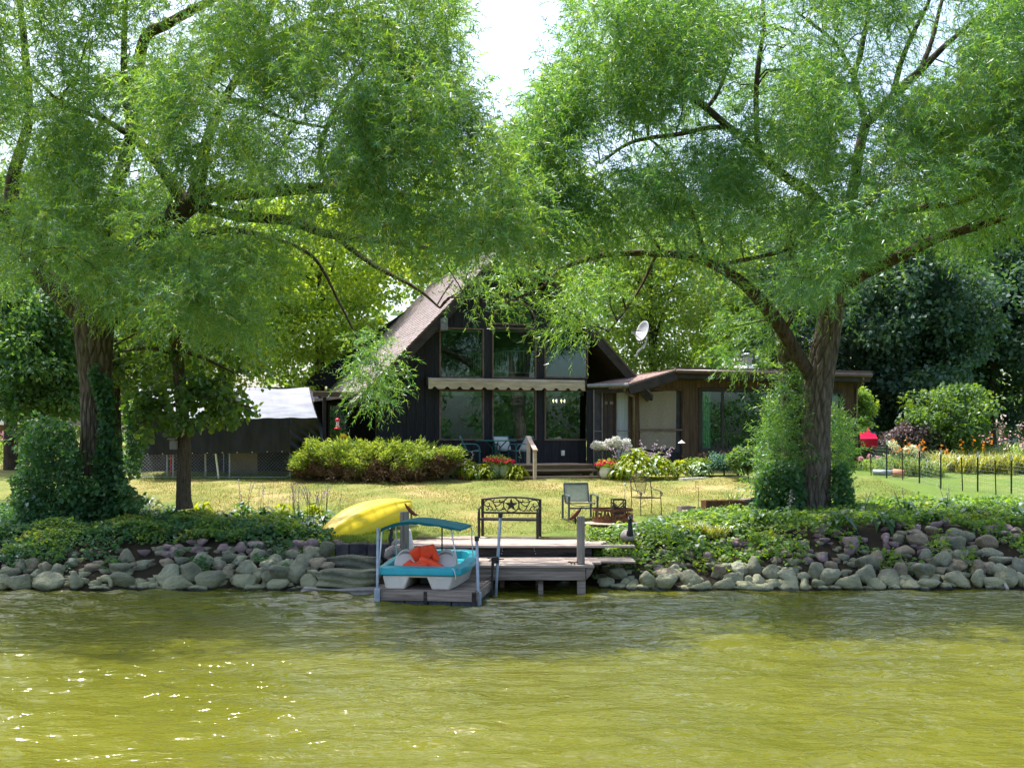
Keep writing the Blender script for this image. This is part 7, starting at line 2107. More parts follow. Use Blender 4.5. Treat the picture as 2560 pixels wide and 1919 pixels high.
# --- shoots round the right trunk, creeper round the left trunk
def shoots(root, poly, D0, D1, n, seed, m, L, W, lenr=(0.35, 0.8), up=0.8, name='shoots', nl=16, droop=(0.1, 0.5)):
    r = np.random.default_rng(seed)
    xs = [p[0] for p in poly]; ys = [p[1] for p in poly]
    S = []
    while len(S) < n:
        px = r.uniform(min(xs), max(xs), 400); py = r.uniform(min(ys), max(ys), 400)
        ok = in_poly(px, py, poly)
        D = r.uniform(D0, D1, 400)
        for a, b, c in zip(px[ok], py[ok], D[ok]): S.append(tuple(P(a, b, c)))
    S = np.array(S[:n])
    S[:, 2] = np.maximum(S[:, 2], gz(S[:, 0], S[:, 1]) + 0.02)
    d = r.normal(size=(n, 3)) * 0.6 + np.array([0, -0.15, up])
    a = twig_leaves(S, d, r.uniform(lenr[0], lenr[1], n), nl, r.uniform(*droop, n), L, W, seed + 1)
    return leaf_obj(name, leaf_mesh(name, *a[:5], m, LEAF_SLIM, a[5]), root)
ws_ = thing('willow_shoots', 'bushy green willow shoots sprouting round the foot of the right trunk', 'bush', ground(xat(1960, 26.3), 26.3))
ws_.location = (0, 0, 0)
shoots(ws_, [(1925, 1010), (1965, 940), (2000, 920), (2015, 960), (2010, 1250), (1880, 1250), (1880, 1160), (1905, 1090)], 25.6, 26.8, 520, 5, M_WILLOW, 0.12, 0.024)
shoots(ws_, [(2080, 1060), (2105, 1020), (2135, 1090), (2130, 1180), (2105, 1250), (2070, 1250), (2072, 1130)], 25.8, 26.8, 200, 6, M_WILLOW, 0.12, 0.024)
cv = thing('creeper_vine', 'dark green creeper climbing the left willow trunk and heaped round its foot', 'creeper', (0, 0, 0))
def leaf_heap(parent, polys, n, seed, m, L, Wr=0.8, name='leaves', tmpl=LEAF_OVAL, down=0.3, facing=-0.6):
    r = np.random.default_rng(seed); S = []
    for poly, D0, D1, wgt in polys:
        xs = [p[0] for p in poly]; ys = [p[1] for p in poly]; k = 0; need = int(n * wgt)
        while k < need:
            px = r.uniform(min(xs), max(xs), 500); py = r.uniform(min(ys), max(ys), 500)
            ok = in_poly(px, py, poly); D = r.uniform(D0, D1, 500)
            q = [tuple(P(a, b, c)) for a, b, c in zip(px[ok], py[ok], D[ok])][:need - k]
            S += q; k += len(q)
    S = np.array(S); N = len(S)
    S[:, 2] = np.maximum(S[:, 2], gz(S[:, 0], S[:, 1]) + 0.01)
    d = r.normal(size=(N, 3)) + np.array([0, -0.2, -down])
    nr = r.normal(size=(N, 3)) * 0.55 + np.array([0, facing, 0.7])
    LL = L * r.uniform(0.6, 1.25, N)
    return leaf_obj(name, leaf_mesh(name, S, d, nr, LL, LL * Wr, m, tmpl), parent)
trunk_ivy = [(250, 1040), (238, 990), (247, 965), (262, 930), (282, 960), (290, 1040), (300, 1120), (310, 1200), (330, 1290), (190, 1290), (205, 1240), (235, 1180), (246, 1100)]
leaf_heap(cv, [(trunk_ivy, 24.55, 24.9, 0.34), ([(60, 1090), (110, 1040), (180, 1060), (205, 1150), (215, 1290), (30, 1300), (40, 1200)], 24.0, 25.6, 0.42), ([(290, 1180), (330, 1220), (345, 1300), (240, 1310)], 24.2, 25.2, 0.12), ([(225, 930), (240, 905), (250, 960), (235, 985)], 24.6, 24.75, 0.02), ([(320, 1010), (365, 1010), (370, 1100), (345, 1180), (310, 1180)], 25.5, 26.5, 0.10)], 11000, 13, M_IVY, 0.10)
leaf_heap(ws_, [([(1875, 1275), (1895, 1190), (1960, 1150), (2008, 1180), (2012, 1285)], 25.3, 26.0, 0.7), ([(2075, 1275), (2080, 1180), (2115, 1150), (2140, 1275)], 25.3, 26.0, 0.3)], 2600, 15, M_IVY, 0.11, name='creeper_leaves')
mb = MB()
for k in range(10):
    px = 205 + 10 * k
    mb.tube(catmull([P(px + 20, 1300, 24.75), P(px + 6, 1180, 24.7), P(px, 1060, 24.72), P(px + 4, 980, 24.75)], 4), 0.008, 4)
mb.build('stems', M_DARKBARK, cv)

# --- young broad-leaved tree with a clean stem
ym = thing('young_tree', 'slim young broad-leaved tree with dark upright stem before the tarpaulin shelter', 'tree', (0, 0, 0))
mb = MB()
limb(mb, [(462, 1272, 25.3, 22), (459, 1240, 25.3, 19), (460, 1150, 25.3, 17), (458, 1060, 25.3, 16), (450, 960, 25.3, 15), (440, 860, 25.3, 13), (432, 760, 25.3, 12), (428, 640, 25.3, 10), (425, 500, 25.3, 7)], n=28, amp=0.05, nr=8, per=12, seed=2)
mb.build('trunk', M_BARK2, ym, smooth=True)
mb = MB()
for l in ([(452, 975, 25.3, 7), (500, 985, 24.8, 6), (570, 1000, 24.3, 4), (630, 1020, 24.0, 2)], [(455, 1010, 25.3, 6), (400, 1020, 24.9, 5), (350, 1060, 24.7, 2)], [(445, 890, 25.3, 6), (380, 870, 25.1, 4), (300, 880, 25, 2)], [(442, 870, 25.3, 6), (520, 900, 25.2, 4), (600, 940, 25, 2)], [(436, 800, 25.3, 6), (350, 830, 25.8, 4), (290, 860, 26, 2)]):
    limb(mb, l, n=6, amp=0.02, nr=2, per=4)
mb.build('limbs', M_BARK2, ym, smooth=True)
def clump_leaves(root, centers, rad, npc, L, Wr, m, seed, tmpl=LEAF_DIA, name='crown', droop=0.35, jit=0.5, flat=0.7):
    r = np.random.default_rng(seed)
    c = np.repeat(np.asarray(centers, float), npc, 0); N = len(c)
    rd = np.repeat(np.broadcast_to(np.asarray(rad, float), (len(centers),)), npc)
    off = unit(r.normal(size=(N, 3))) * (r.random((N, 1)) ** 0.45)
    pos = c + off * rd[:, None] * np.array([1, 1, flat])
    d = off * 0.7 + r.normal(size=(N, 3)) * jit + np.array([0, 0, -droop])
    nr = off * 0.6 + r.normal(size=(N, 3)) * 0.55 + np.array([0, 0, 0.75])
    LL = L * r.uniform(0.65, 1.25, N)
    tone = np.clip(np.repeat(r.random(len(centers)), npc) * 0.5 + r.random(N) * 0.5, 0, 1)
    return leaf_obj(name, leaf_mesh(name, pos, d, nr, LL, LL * Wr, m, tmpl, tone), root)
r = np.random.default_rng(66)
cc = [P(r.uniform(15, 350), 1040 + 260 * r.random() ** .6, r.uniform(23.9, 25.4)) for _ in range(46)]
clump_leaves(cv, np.array([tuple(q) for q in cc]), 0.30 * r.uniform(.6, 1.3, 46), 55, 0.11, 0.8, M_IVY, 67, name='stray_runners', jit=0.8)
def poly_centers(poly, D0, D1, n, seed):
    r = np.random.default_rng(seed); out = []
    xs = [p[0] for p in poly]; ys = [p[1] for p in poly]
    while len(out) < n:
        px = r.uniform(min(xs), max(xs)); py = r.uniform(min(ys), max(ys))
        if in_poly(np.array([px]), np.array([py]), poly)[0]: out.append(tuple(P(px, py, r.uniform(D0, D1))))
    return np.array(out)
clump_leaves(ym, poly_centers([(330, 1000), (400, 940), (450, 930), (520, 930), (580, 970), (640, 1030), (610, 1060), (540, 1050), (480, 1080), (430, 1090), (390, 1060), (340, 1090)], 24.2, 26.0, 62, 3), 0.34, 34, 0.15, 0.85, M_MAPLE, 4, LEAF_OVAL)
clump_leaves(ym, poly_centers([(290, 930), (330, 760), (420, 640), (520, 680), (620, 800), (690, 900), (640, 960), (560, 930), (500, 900), (400, 910)], 24.4, 27.0, 80, 5), 0.42, 26, 0.14, 0.8, M_MAPLE, 6, LEAF_OVAL)

# --- other trees, each with its own stem and crown
def broadleaf(name, label, px, D, ytop, ybot, wpx, m, ncl, npc, L, seed, Wr=0.75, crad=0.9, bark=M_DARKBARK, trunk_r=0.22, group=None, depth=None, shape=1.0, lean=0):
    r = np.random.default_rng(seed)
    X = xat(px, D); g = float(gz(X, D))
    zt_, zb_ = zat(ytop, D), max(zat(ybot, D), g + 0.3)
    W = wpx * D / F / 2; dp = depth or W
    t = thing(name, label, 'tree', (0, 0, 0), group=group)
    zc_ = (zt_ + zb_) / 2; hh = (zt_ - zb_) / 2
    u = unit(r.normal(size=(ncl, 3))); k = r.random((ncl, 1)) ** 0.38
    wig = 1 + 0.22 * np.sin(u[:, :1] * 5 + seed) * np.cos(u[:, 2:] * 4 + seed * 2)
    c = u * k * wig * np.array([W, dp, hh]) + np.array([X, D, zc_])
    lowt = (c[:, 2] - zb_) / (2 * hh)
    c[:, 0] += lean * lowt
    clump_leaves(t, c, crad * r.uniform(0.6, 1.2, ncl), npc, L, Wr, m, seed + 1)
    mb = MB()
    top = np.array([X + lean * 0.5, D, zb_ + hh * 1.2])
    bark_tube(mb, [(X, D, g - 0.2), (X + r.normal() * 0.1, D, g + (zb_ - g) * 0.6 + 0.5), (X + lean * 0.2, D, zc_ - hh * 0.3), tuple(top)], [trunk_r * 1.25, trunk_r, trunk_r * 0.75, trunk_r * 0.2], n=12, amp=0.05, nr=5, per=5, seed=seed)
    mb.build('trunk', bark, t, smooth=True)
    mb = MB()
    for i in range(9):
        e = c[r.integers(0, ncl)]; s_ = np.array([X, D, r.uniform(zb_ + 0.2 * hh, zc_ + 0.2 * hh)])
        s_[2] = min(s_[2], e[2])
        mb.tube(catmull([s_, (s_ + e) / 2 + np.array([0, 0, 0.3]), e], 3), np.linspace(trunk_r * 0.35, 0.02, 7), 5, cap=False)
    mb.build('limbs', bark, t, smooth=True)
    return t
GB = 'trees behind the cottage'
broadleaf('shade_tree', 'sunlit yellow-green tree between the tarpaulin shelter and the roof', 800, 46, 430, 985, 470, M_YELLOWGREEN, 240, 150, 0.16, 101, group=GB, crad=0.95)
broadleaf('shade_tree', 'tall fresh green tree rising behind the A-frame ridge', 1255, 54, 300, 900, 640, M_FRESH, 230, 100, 0.24, 102, group=GB, crad=1.15, trunk_r=0.3)
broadleaf('shade_tree', 'bright green tree behind the satellite dish', 1630, 52, 470, 950, 480, M_FRESH, 240, 140, 0.165, 103, group=GB, crad=1.0)
broadleaf('shade_tree', 'green tree between the young tree and the yellow-green tree, behind the shelter', 560, 50, 480, 985, 460, M_FRESH, 190, 100, 0.22, 104, group=GB, crad=1.1)
broadleaf('shade_tree', 'broad green tree behind the left willow fork', 290, 46, 440, 1010, 520, M_MAPLE, 230, 100, 0.22, 105, group=GB, crad=1.1)
broadleaf('shade_tree', 'dark green tree at the left edge behind the willow limb', 30, 38, 420, 1030, 420, M_MAPLE, 220, 110, 0.19, 106, group=GB, crad=0.9)
broadleaf('shade_tree', 'dark leafy small tree between the left edge and the left willow trunk', 95, 29.5, 640, 1090, 300, M_IVY, 150, 120, 0.15, 107, group=GB, crad=0.6, trunk_r=0.14)
broadleaf('dark_maple', 'large dark blue-green maple right of the wing, boughs almost to the ground', 2260, 50, 540, 1075, 420, M_DARKLEAF, 330, 130, 0.235, 108, group=GB, crad=0.95, trunk_r=0.25)
broadleaf('shade_tree', 'tall dark tree at the right edge above the day lilies', 2570, 60, 40, 1060, 560, M_MAPLE, 380, 110, 0.27, 109, group=GB, crad=1.35, trunk_r=0.35)
broadleaf('shade_tree', 'dark tree behind the roof of the brown wing', 1930, 56, 520, 930, 420, M_MAPLE, 180, 100, 0.24, 110, group=GB, crad=1.1)
broadleaf('shade_tree', 'far tree between the blue spruce and the dark maple', 2110, 60, 480, 1000, 420, M_MAPLE, 170, 90, 0.26, 111, group=GB, crad=1.2)
broadleaf('dark_maple', 'second dark maple filling the right edge behind the day lilies', 2480, 56, 480, 1065, 420, M_DARKLEAF, 260, 100, 0.28, 118, group=GB, crad=1.0, trunk_r=0.25)
broadleaf('shade_tree', 'dark green tree closing the gap behind the young tree', 420, 58, 520, 1000, 420, M_MAPLE, 150, 90, 0.28, 119, group=GB, crad=1.3)
# bushes near the right boundary
broadleaf('garden_bush', 'light green bush behind the wire fence, left of the day lilies', 2375, 43, 965, 1140, 215, M_MAPLE, 110, 110, 0.15, 120, crad=0.5, trunk_r=0.05)
broadleaf('garden_bush', 'purple-brown leaved bush before the beige house', 2290, 43, 1056, 1150, 120, M_PURPLELEAF, 80, 110, 0.11, 121, crad=0.45, trunk_r=0.05)
broadleaf('garden_bush', 'small green bush against the right corner of the wing', 2152, 40, 965, 1062, 60, M_FRESH, 30, 90, 0.13, 122, crad=0.4, trunk_r=0.05)
# blue spruce behind the wing
bs = thing('blue_spruce', 'blue spruce showing its flat boughs above the wing roof', 'spruce', (0, 0, 0))
Xs, Ds = xat(1975, 50), 50; gs_ = float(gz(Xs, Ds)); r = np.random.default_rng(8)
S = []; Dv = []
for lev in range(26):
    z = gs_ + 1.0 + lev * 0.42; R_ = max(0.25, 3.9 * (1 - lev / 27))
    for k in range(int(8 + R_ * 5)):
        a = r.uniform(0, 6.28)
        for q in np.arange(0.3, R_, 0.16):
            n_ = 3
            for _ in range(n_):
                S.append((Xs + q * math.cos(a) + r.normal() * .08, Ds + q * math.sin(a) + r.normal() * .08, z - 0.14 * q + r.normal() * 0.05)); Dv.append((math.cos(a) + r.normal() * .5, math.sin(a) + r.normal() * .5, -0.05 + r.normal() * .25))
S = np.array(S); Dv = np.array(Dv)
leaf_obj('crown', leaf_mesh('crown', S, Dv, r.normal(size=S.shape) * .4 + np.array([0, 0, 1]), r.uniform(.18, .34, len(S)), 0.075, M_SPRUCE, LEAF_DIA), bs)
mb = MB(); mb.tube([(Xs, Ds, gs_), (Xs, Ds, gs_ + 11)], [0.22, 0.04], 10); mb.build('trunk', M_DARKBARK, bs)
# distant wood closing the view
r = np.random.default_rng(12)
wd = []
for k in range(620):
    px = r.uniform(-900, 3460); D = r.uniform(78, 100)
    lim = 560 + 90 * math.sin(px * 0.004) + 50 * math.sin(px * 0.013)
    if 1130 < px < 1480: lim = max(lim, 520)
    py = r.uniform(lim, 1100)
    wd.append(tuple(P(px, py, D)))
o = clump_leaves(None, np.array(wd), 2.4, 60, 0.7, 0.75, M_MAPLE, 14, name='distant_wood')
kind(o, 'stuff')
o['label'] = 'distant wood closing the view behind the houses'

# unseen far-shore trees, added and raised so the windows reflect dark green
r = np.random.default_rng(19)
fw = np.stack([r.uniform(-150, 300, 560), r.uniform(-140, -118, 560), r.uniform(1, 19, 560) * (0.75 + 0.25 * np.sin(np.arange(560)))], -1)
o = kind(clump_leaves(None, fw, 3.0, 70, 0.9, 0.8, M_MAPLE, 20, name='unseen_far_wood'), 'stuff')
o['label'] = 'unseen far-shore trees added behind the viewer for the window reflections'
kind(MB().bb(-400, 400, -400, -116, -0.5, 0.5).build('unseen_far_ground', M_LAWN), 'structure')  # ground strip added under the unseen far-shore trees
# ------------------------------------------------------------------ low plants
def scatter_cover(n, seed, xr, yr, prob, hmax, L, m, name, label, Wr=0.8, tmpl=LEAF_DIA, upn=0.8):
    r = np.random.default_rng(seed); S = []
    while len(S) < n:
        X = r.uniform(*xr, 4000); Y = r.uniform(*yr, 4000)
        ok = r.random(4000) < prob(X, Y)
        S += list(zip(X[ok], Y[ok]))
    S = np.array(S[:n]); X, Y = S[:, 0], S[:, 1]
    mound = 0.5 + 0.5 * np.sin(X * 3.1 + 1.7 * np.sin(Y * 2.3)) * np.sin(Y * 3.7 + X)
    h = (0.25 + 0.75 * mound) * hmax * r.random(n) ** 0.6
    pos = np.stack([X, Y, gz(X, Y) + 0.03 + h], -1)
    d = r.normal(size=(n, 3)) * np.array([1, 1, 0.4]) + np.array([0, -0.25, -0.15])
    nr = r.normal(size=(n, 3)) * 0.5 + np.array([0, -0.35, upn])
    LL = L * r.uniform(0.55, 1.3, n)
    tone = np.clip(0.5 * (0.5 + 0.5 * np.sin(X * 2.1) * np.sin(Y * 2.9 + 2)) + 0.5 * r.random(n), 0, 1)
    o = leaf_obj(name, leaf_mesh(name, pos, d, nr, LL, LL * Wr, m, tmpl, tone))
    kind(o, 'stuff'); o['label'] = label
    return o
def nz(X, Y, s=0.0): return 0.5 + 0.25 * (np.sin(X * 1.7 + s) * np.sin(Y * 2.6 + s * 2) + np.sin(X * 3.9 + Y * 2.2 + s) + 0.6 * np.sin(X * 7.3 - Y * 5 + s)) / 1.3
def upR(X): return np.interp(X, [1.0, 2.0, 2.6, 3.4, 4.4, 6, 12], [22.9, 23.4, 24.3, 25.2, 25.9, 27.2, 28.6])
def probR(X, Y):
    near = sstep(21.3, 22.4, Y) * (1 - sstep(5.0, 6.2, X))
    far = sstep(23.1, 23.6, Y) * sstep(5.0, 6.2, X)
    patch = (nz(X, Y, 1) > 0.60) * sstep(21.2, 21.7, Y) * 0.55
    hole = np.where((nz(X, Y, 4) > 0.66) & (Y < 23.4), 0.25, 1.0)
    p = np.maximum(np.maximum(near, far), patch) * hole
    p = np.where((X < 1.9) & (Y > 21.7) & (Y < 22.4), p * 0.9, p)
    return p * (Y < upR(X) - 0.1 * np.sin(X * 6)) * (X > 1.35 + 0.15 * np.sin(Y * 5))
scatter_cover(34000, 201, (1.2, 12.5), (21.1, 28.6), probR, 0.30, 0.095, M_GROUNDCOVER, 'ground_cover', 'green ground cover spilling over the stones right of the dock')
def upL(X): return np.interp(X, [-13, -9, -7, -5.5, -4.6, -3.9], [27.2, 26.8, 25.7, 25.3, 24.6, 23.6])
def probL(X, Y):
    base = sstep(22.5, 23.1, Y)
    drop = sstep(21.2, 22.0, Y) * (1 - sstep(-9.6, -8.0, X)) * (nz(X, Y, 2) > 0.36) * 0.8
    patch = (nz(X, Y, 3) > 0.62) * sstep(21.3, 21.8, Y) * 0.5
    return np.maximum(np.maximum(base, drop), patch) * (Y < upL(X)) * (X < -3.75)
scatter_cover(30000, 202, (-13.0, -3.6), (21.0, 27.2), probL, 0.28, 0.095, M_IVY, 'ground_cover', 'dark green ground cover on the shaded bank left of the dock')
scatter_cover(15000, 203, (-10.0, -3.7), (21.8, 25.4), lambda X, Y: probL(X, Y) * (nz(X, Y, 6) > 0.45), 0.34, 0.075, M_GROUNDCOVER, 'ground_cover', 'brighter weeds among the purplish stones left of the kayak')
# grass blades on the lawn
def lawn_blades(n, seed, xr, yr, L, m, name, label, prob=None, h=0.0):
    r = np.random.default_rng(seed)
    X = r.uniform(*xr, n * 2); Y = r.uniform(yr[0], yr[1], n * 2)
    ok = np.ones(len(X), bool) if prob is None else r.random(len(X)) < prob(X, Y)
    X, Y = X[ok][:n], Y[ok][:n]; k = len(X)
    pos = np.stack([X, Y, gz(X, Y) + 0.0], -1)
    d = r.normal(size=(k, 3)) * 0.45 + np.array([0, 0, 1.0]); nr = r.normal(size=(k, 3)) + np.array([0, -1, 0])
    LL = L * r.uniform(0.5, 1.4, k)
    o = leaf_obj(name, leaf_mesh(name, pos, d, nr, LL, 0.012, m, np.array([(0, .5, 0), (1, 0, 0), (0, -.5, 0)])))
    kind(o, 'stuff'); o['label'] = label
    return o
inlawn = lambda X, Y: (Y > np.where(X > 1, upR(X), np.where(X < -3.6, upL(X), 24.15)) - 0.1).astype(float)
lawn_blades(60000, 301, (-11, 11), (23.6, 33.8), 0.05, M_GRASSBLADE, 'lawn_grass', 'short dry straw-coloured lawn grass', inlawn)
lawn_blades(26000, 302, (-11, 11), (23.6, 31), 0.055, M_GREENBLADE, 'lawn_grass', 'green blades in the lawn', lambda X, Y: inlawn(X, Y) * np.where(X > 7.5, 1.0, np.clip(0.75 - (Y - 24) * 0.10, 0.08, 1)))
lawn_blades(16000, 303, (-4.6, -2.0), (22.2, 24.2), 0.08, M_GREENBLADE, 'lawn_grass', 'green grass under the kayak')

# leaf shapes shared by plants whose leaves stand apart
def curved_leaf(L, W, arch, m, name, cup=0.25, tip=1.0):
    mb = MB(); n = 6
    def f(a, b):
        t = a; w = W * math.sin(PI * min(1, t * 0.94 + 0.05)) ** 0.75 * (1 - 0.15 * t)
        x = (b - 0.5) * w
        return (x, L * t * (1 - 0.18 * arch * t), L * (arch * t * (1 - t) * 1.5 - 0.35 * arch * t * t) + cup * abs(b - .5) * w)
    mb.grid(f, n, 4)
    me = mb.mesh(name, m, True)
    at = me.attributes.new('rnd', 'FLOAT', 'FACE')
    at.data.foreach_set('value', np.full(len(me.polygons), 0.45, np.float32))
    return me
HL = {}
for key, mm in (('green', M_HOSTA), ('yellow', M_HOSTAYEL), ('white', M_HOSTAWHITE), ('fresh', M_FRESH), ('blade', M_LILYBLADE)):
    HL[key] = [curved_leaf(1.0, w_, a_, mm, 'leaf') for w_, a_ in ((0.42, 0.9), (0.36, 0.6), (0.48, 1.2))]
def hosta(label, loc, n, L, key, seed, name='hosta', group=None, flowers=0, fm=None, fh=0.6, cat='hosta', squash=1.0, mix=None):
    rr = random.Random(seed)
    t = thing(name, label, cat, loc, 0, group)
    for i in range(n):
        a = i * 2.399 + rr.uniform(-.3, .3); ring_ = math.sqrt((i + 0.5) / n)
        k = key if not mix or rr.random() > 0.3 else mix
        o = bpy.data.objects.new('leaf', rr.choice(HL[k])); link(o, t)
        s_ = L * rr.uniform(0.75, 1.15)
        o.scale = (s_ * squash, s_, s_)
        R_ = L * (0.25 + max(0, n - 20) * 0.0115)
        o.location = (R_ * ring_ * math.cos(a), R_ * ring_ * math.sin(a), (0.62 * L + max(0, n - 20) * 0.0035) * (1 - ring_ * 0.8))
        o.rotation_euler = (math.radians(52 - 62 * ring_) + rr.uniform(-.15, .15), rr.uniform(-.2, .2), a - PI / 2)
    if flowers:
        flower_stalks(t, flowers, fh, fm or M_LAVPETAL, seed)
    return t
def flower_stalks(t, n, H, m, seed, spread=0.30, dense=9, L=0.045, stem=M_STEM):
    r = np.random.default_rng(seed)
    mb = MB(); S = []; Dv = []
    for i in range(n):
        a = r.uniform(0, 6.28); lean = r.uniform(0.05, 0.5); h = H * r.uniform(0.75, 1.15)
        b = np.array([spread * 0.3 * math.cos(a), spread * 0.3 * math.sin(a), 0.05])
        e = b + np.array([lean * math.cos(a) * 0.5, lean * math.sin(a) * 0.5, h])
        mid = (b + e) / 2 + np.array([0, 0, 0.12 * h])
        c = catmull([b, mid, e], 5)
        mb.tube(c, [0.006] * len(c), 4, cap=False)
        for k in range(dense):
            q = c[int(len(c) * (0.55 + 0.44 * k / dense))]
            S.append(q + r.normal(size=3) * 0.012); v = r.normal(size=3); Dv.append((v[0], v[1], -0.5))
    mb.build('flower_stalks', stem, t)
    S = np.array(S); Dv = np.array(Dv)
    leaf_obj('blossoms', leaf_mesh('blossoms', S, Dv, r.normal(size=S.shape), L * r.uniform(.7, 1.3, len(S)), L * 0.55, m, LEAF_DIA), t)
GH = 'hostas along the shore bed'
LEFTB = [(372, 1268, 'white', 0.30), (430, 1290, 'green', 0.30), (505, 1282, 'yellow', 0.28), (560, 1300, 'white', 0.26), (610, 1285, 'green', 0.30), (660, 1296, 'green', 0.26), (705, 1286, 'yellow', 0.26), (745, 1300, 'green', 0.28), (785, 1284, 'yellow', 0.27), (812, 1310, 'green', 0.27), (770, 1325, 'green', 0.26), (480, 1315, 'green', 0.24), (330, 1300, 'green', 0.30)]
DESC = ['white-edged hosta just right of the creeper heap', 'green hosta at the foot of the young tree', 'yellowish hosta right of the young tree stem', 'small white-edged hosta in the middle of the left bed', 'broad green hosta in the middle of the left bed', 'green hosta next right of the broad green one', 'yellow-lit hosta in the right half of the left bed', 'green hosta before the yellow-lit one, right half of the left bed', 'bright yellow-green hosta left behind the kayak', 'green hosta touching the lower end of the kayak', 'green hosta just above the purplish stones left of the kayak', 'low green hosta above the stones under the young tree', 'dark green hosta under the creeper heap']
for (px, py, key, L), ds in zip(LEFTB, DESC):
    hosta(ds, G(px, py + 8, 22.5, 30), 17, L * 1.2, key, px, group=GH, flowers=4 if px > 600 and px % 3 else 0, fh=0.75)
tag(lawn_blades(10, 1, (-5, -4.9), (23.9, 24), 0.01, M_GREENBLADE, 'x', 'x'), 'x', 'x') if False else None
# pale flower stalks standing over the left bed
fs_ = thing('hosta_flower_stalks', 'thin pale lavender flower stalks standing above the left bed beside the kayak', 'flowers', G(745, 1290, 23, 28))
r = np.random.default_rng(5); mb = MB(); S = []; Dv = []
for i in range(30):
    x = r.uniform(-1.0, 1.0); y = r.uniform(-0.3, 0.5); h = r.uniform(0.5, 0.85); le = r.uniform(0.0, 0.22)
    zb_ = float(gz(fs_.location.x + x, fs_.location.y + y)) - fs_.location.z
    mb.tube([(x, y, zb_), (x + le * .4, y, zb_ + h * .6), (x + le, y, zb_ + h)], 0.0035, 3, cap=False)
    for k in range(7):
        q = 0.66 + 0.34 * k / 7
        S.append((x + le * q + r.normal() * .01, y + r.normal() * .01, zb_ + h * q)); Dv.append((r.normal(), r.normal(), -0.8))
mb.build('stalks', M_STEM, fs_)
leaf_obj('blossoms', leaf_mesh('blossoms', np.array(S), np.array(Dv), r.normal(size=(len(S), 3)), 0.04, 0.018, M_LAVPETAL, LEAF_DIA), fs_)
# right bed: bigger leafed plants
RB = [(1540, 1335, 'fresh', 0.24), (1600, 1345, 'fresh', 0.22), (1640, 1322, 'green', 0.26), (1700, 1345, 'fresh', 0.24), (1745, 1370, 'fresh', 0.22), (1900, 1310, 'green', 0.28), (1960, 1300, 'green', 0.28), (2100, 1318, 'green', 0.30), (2150, 1295, 'green', 0.30), (2210, 1312, 'green', 0.28), (2265, 1290, 'green', 0.32), (2320, 1305, 'green', 0.28), (2375, 1285, 'green', 0.32), (2430, 1300, 'green', 0.30), (2485, 1284, 'green', 0.32), (2540, 1300, 'green', 0.30), (1840, 1330, 'fresh', 0.22), (1780, 1300, 'fresh', 0.22)]
RD = ['bright leafy plant left beside the goose decoy right of the dock', 'bright leafy plant just below the flat pale stone', 'shiny pale green plant right of the flat stone', 'light green plant below the wooden planter', 'low light green plant in the middle of the sunny bank', 'green plant under the rusty planter', 'dark green plant left of the right willow foot', 'dark broad-leaved plant just right of the right willow foot', 'dark plant with lavender bells, second right of the right willow foot', 'low dark plant third right of the right willow foot', 'tall dark plant below the terracotta pipe', 'low dark plant between the fourth and fifth fence stakes', 'tall dark plant below the fifth fence stake', 'dark plant below the sixth fence stake', 'tall dark plant below the eighth fence stake', 'dark plant at the right edge of the bank', 'light green plant below the left end of the rusty planter', 'light green plant between the wooden and the rusty planter']
for (px, py, key, L), ds in zip(RB, RD):
    hosta(ds, G(px, py + 6, 22, 31), 16, L * 1.25, key, px, name='leafy_plant', group='leafy plants of the right bank', flowers=3 if px in (2150, 2265, 2375, 1960) else 0, fh=0.6, cat='plant')
def grass_clump(name, label, loc, n, H, m, seed, W=0.02, spread=0.25, arch=0.8, cat='grass clump', group=None, part='blades', flowers=None):
    r = np.random.default_rng(seed)
    t = thing(name, label, cat, loc, 0, group)
    vs = []; fs = []; tone = []
    for i in range(n):
        a = r.uniform(0, 6.28); b0 = r.random(2) * 2 - 1
        h = H * r.uniform(0.6, 1.2); out = arch * h * r.uniform(0.3, 1.0)
        base = np.array([b0[0] * spread * 0.6, b0[1] * spread * 0.6, 0.0]); dr = np.array([math.cos(a), math.sin(a), 0]); sd = np.array([-math.sin(a), math.cos(a), 0])
        o = len(vs)
        for k in range(4):
            t_ = k / 3
            p = base + dr * out * t_ ** 1.3 + np.array([0, 0, h * (t_ - 0.42 * arch * t_ ** 2.4)])
            w = W * (1 - t_ ** 2 * 0.95) / 2
            vs.append(p - sd * w); vs.append(p + sd * w)
        for k in range(3): fs.append((o + 2 * k, o + 2 * k + 1, o + 2 * k + 3, o + 2 * k + 2)); tone.append(r.random())
    me = bpy.data.meshes.new(part); me.from_pydata([tuple(v) for v in vs], [], fs)
    at = me.attributes.new('rnd', 'FLOAT', 'FACE'); at.data.foreach_set('value', np.array(tone, np.float32))
    me.materials.append(m)
    leaf_obj(part, me, t)
    if flowers:
        fm, nf, L = flowers
        flower_stalks(t, nf, H * 1.25, fm, seed + 1, spread=spread * 1.6, dense=5, L=L)
    return t
GC = 'grass clumps of the right bank'
for px, py, lab, n, H, m in ((1700, 1318, 'bright yellow-green grass clump below the wooden planter', 170, 0.34, M_LILYBLADE), (1745, 1335, 'yellow-green arching grass clump between the two planters', 170, 0.32, M_LILYBLADE), (1790, 1345, 'wide yellowish grass clump with dead blades below the rusty planter', 180, 0.34, M_LILYBLADE), (1660, 1312, 'small green grass clump right of the wrought-iron chair', 100, 0.26, M_GREENBLADE), (1835, 1268, 'tall thin leaved clump behind the rusty planter', 60, 0.62, M_GREENBLADE)):
    grass_clump('grass_clump', lab, G(px, py, 22, 29), n, H, m, px, group=GC, spread=0.30)
grass_clump('grass_clump', 'dark drooping grass clump right of the left willow foot', G(360, 1320, 22, 28), 140, 0.65, M_IVY, 8, W=0.022, spread=0.35)
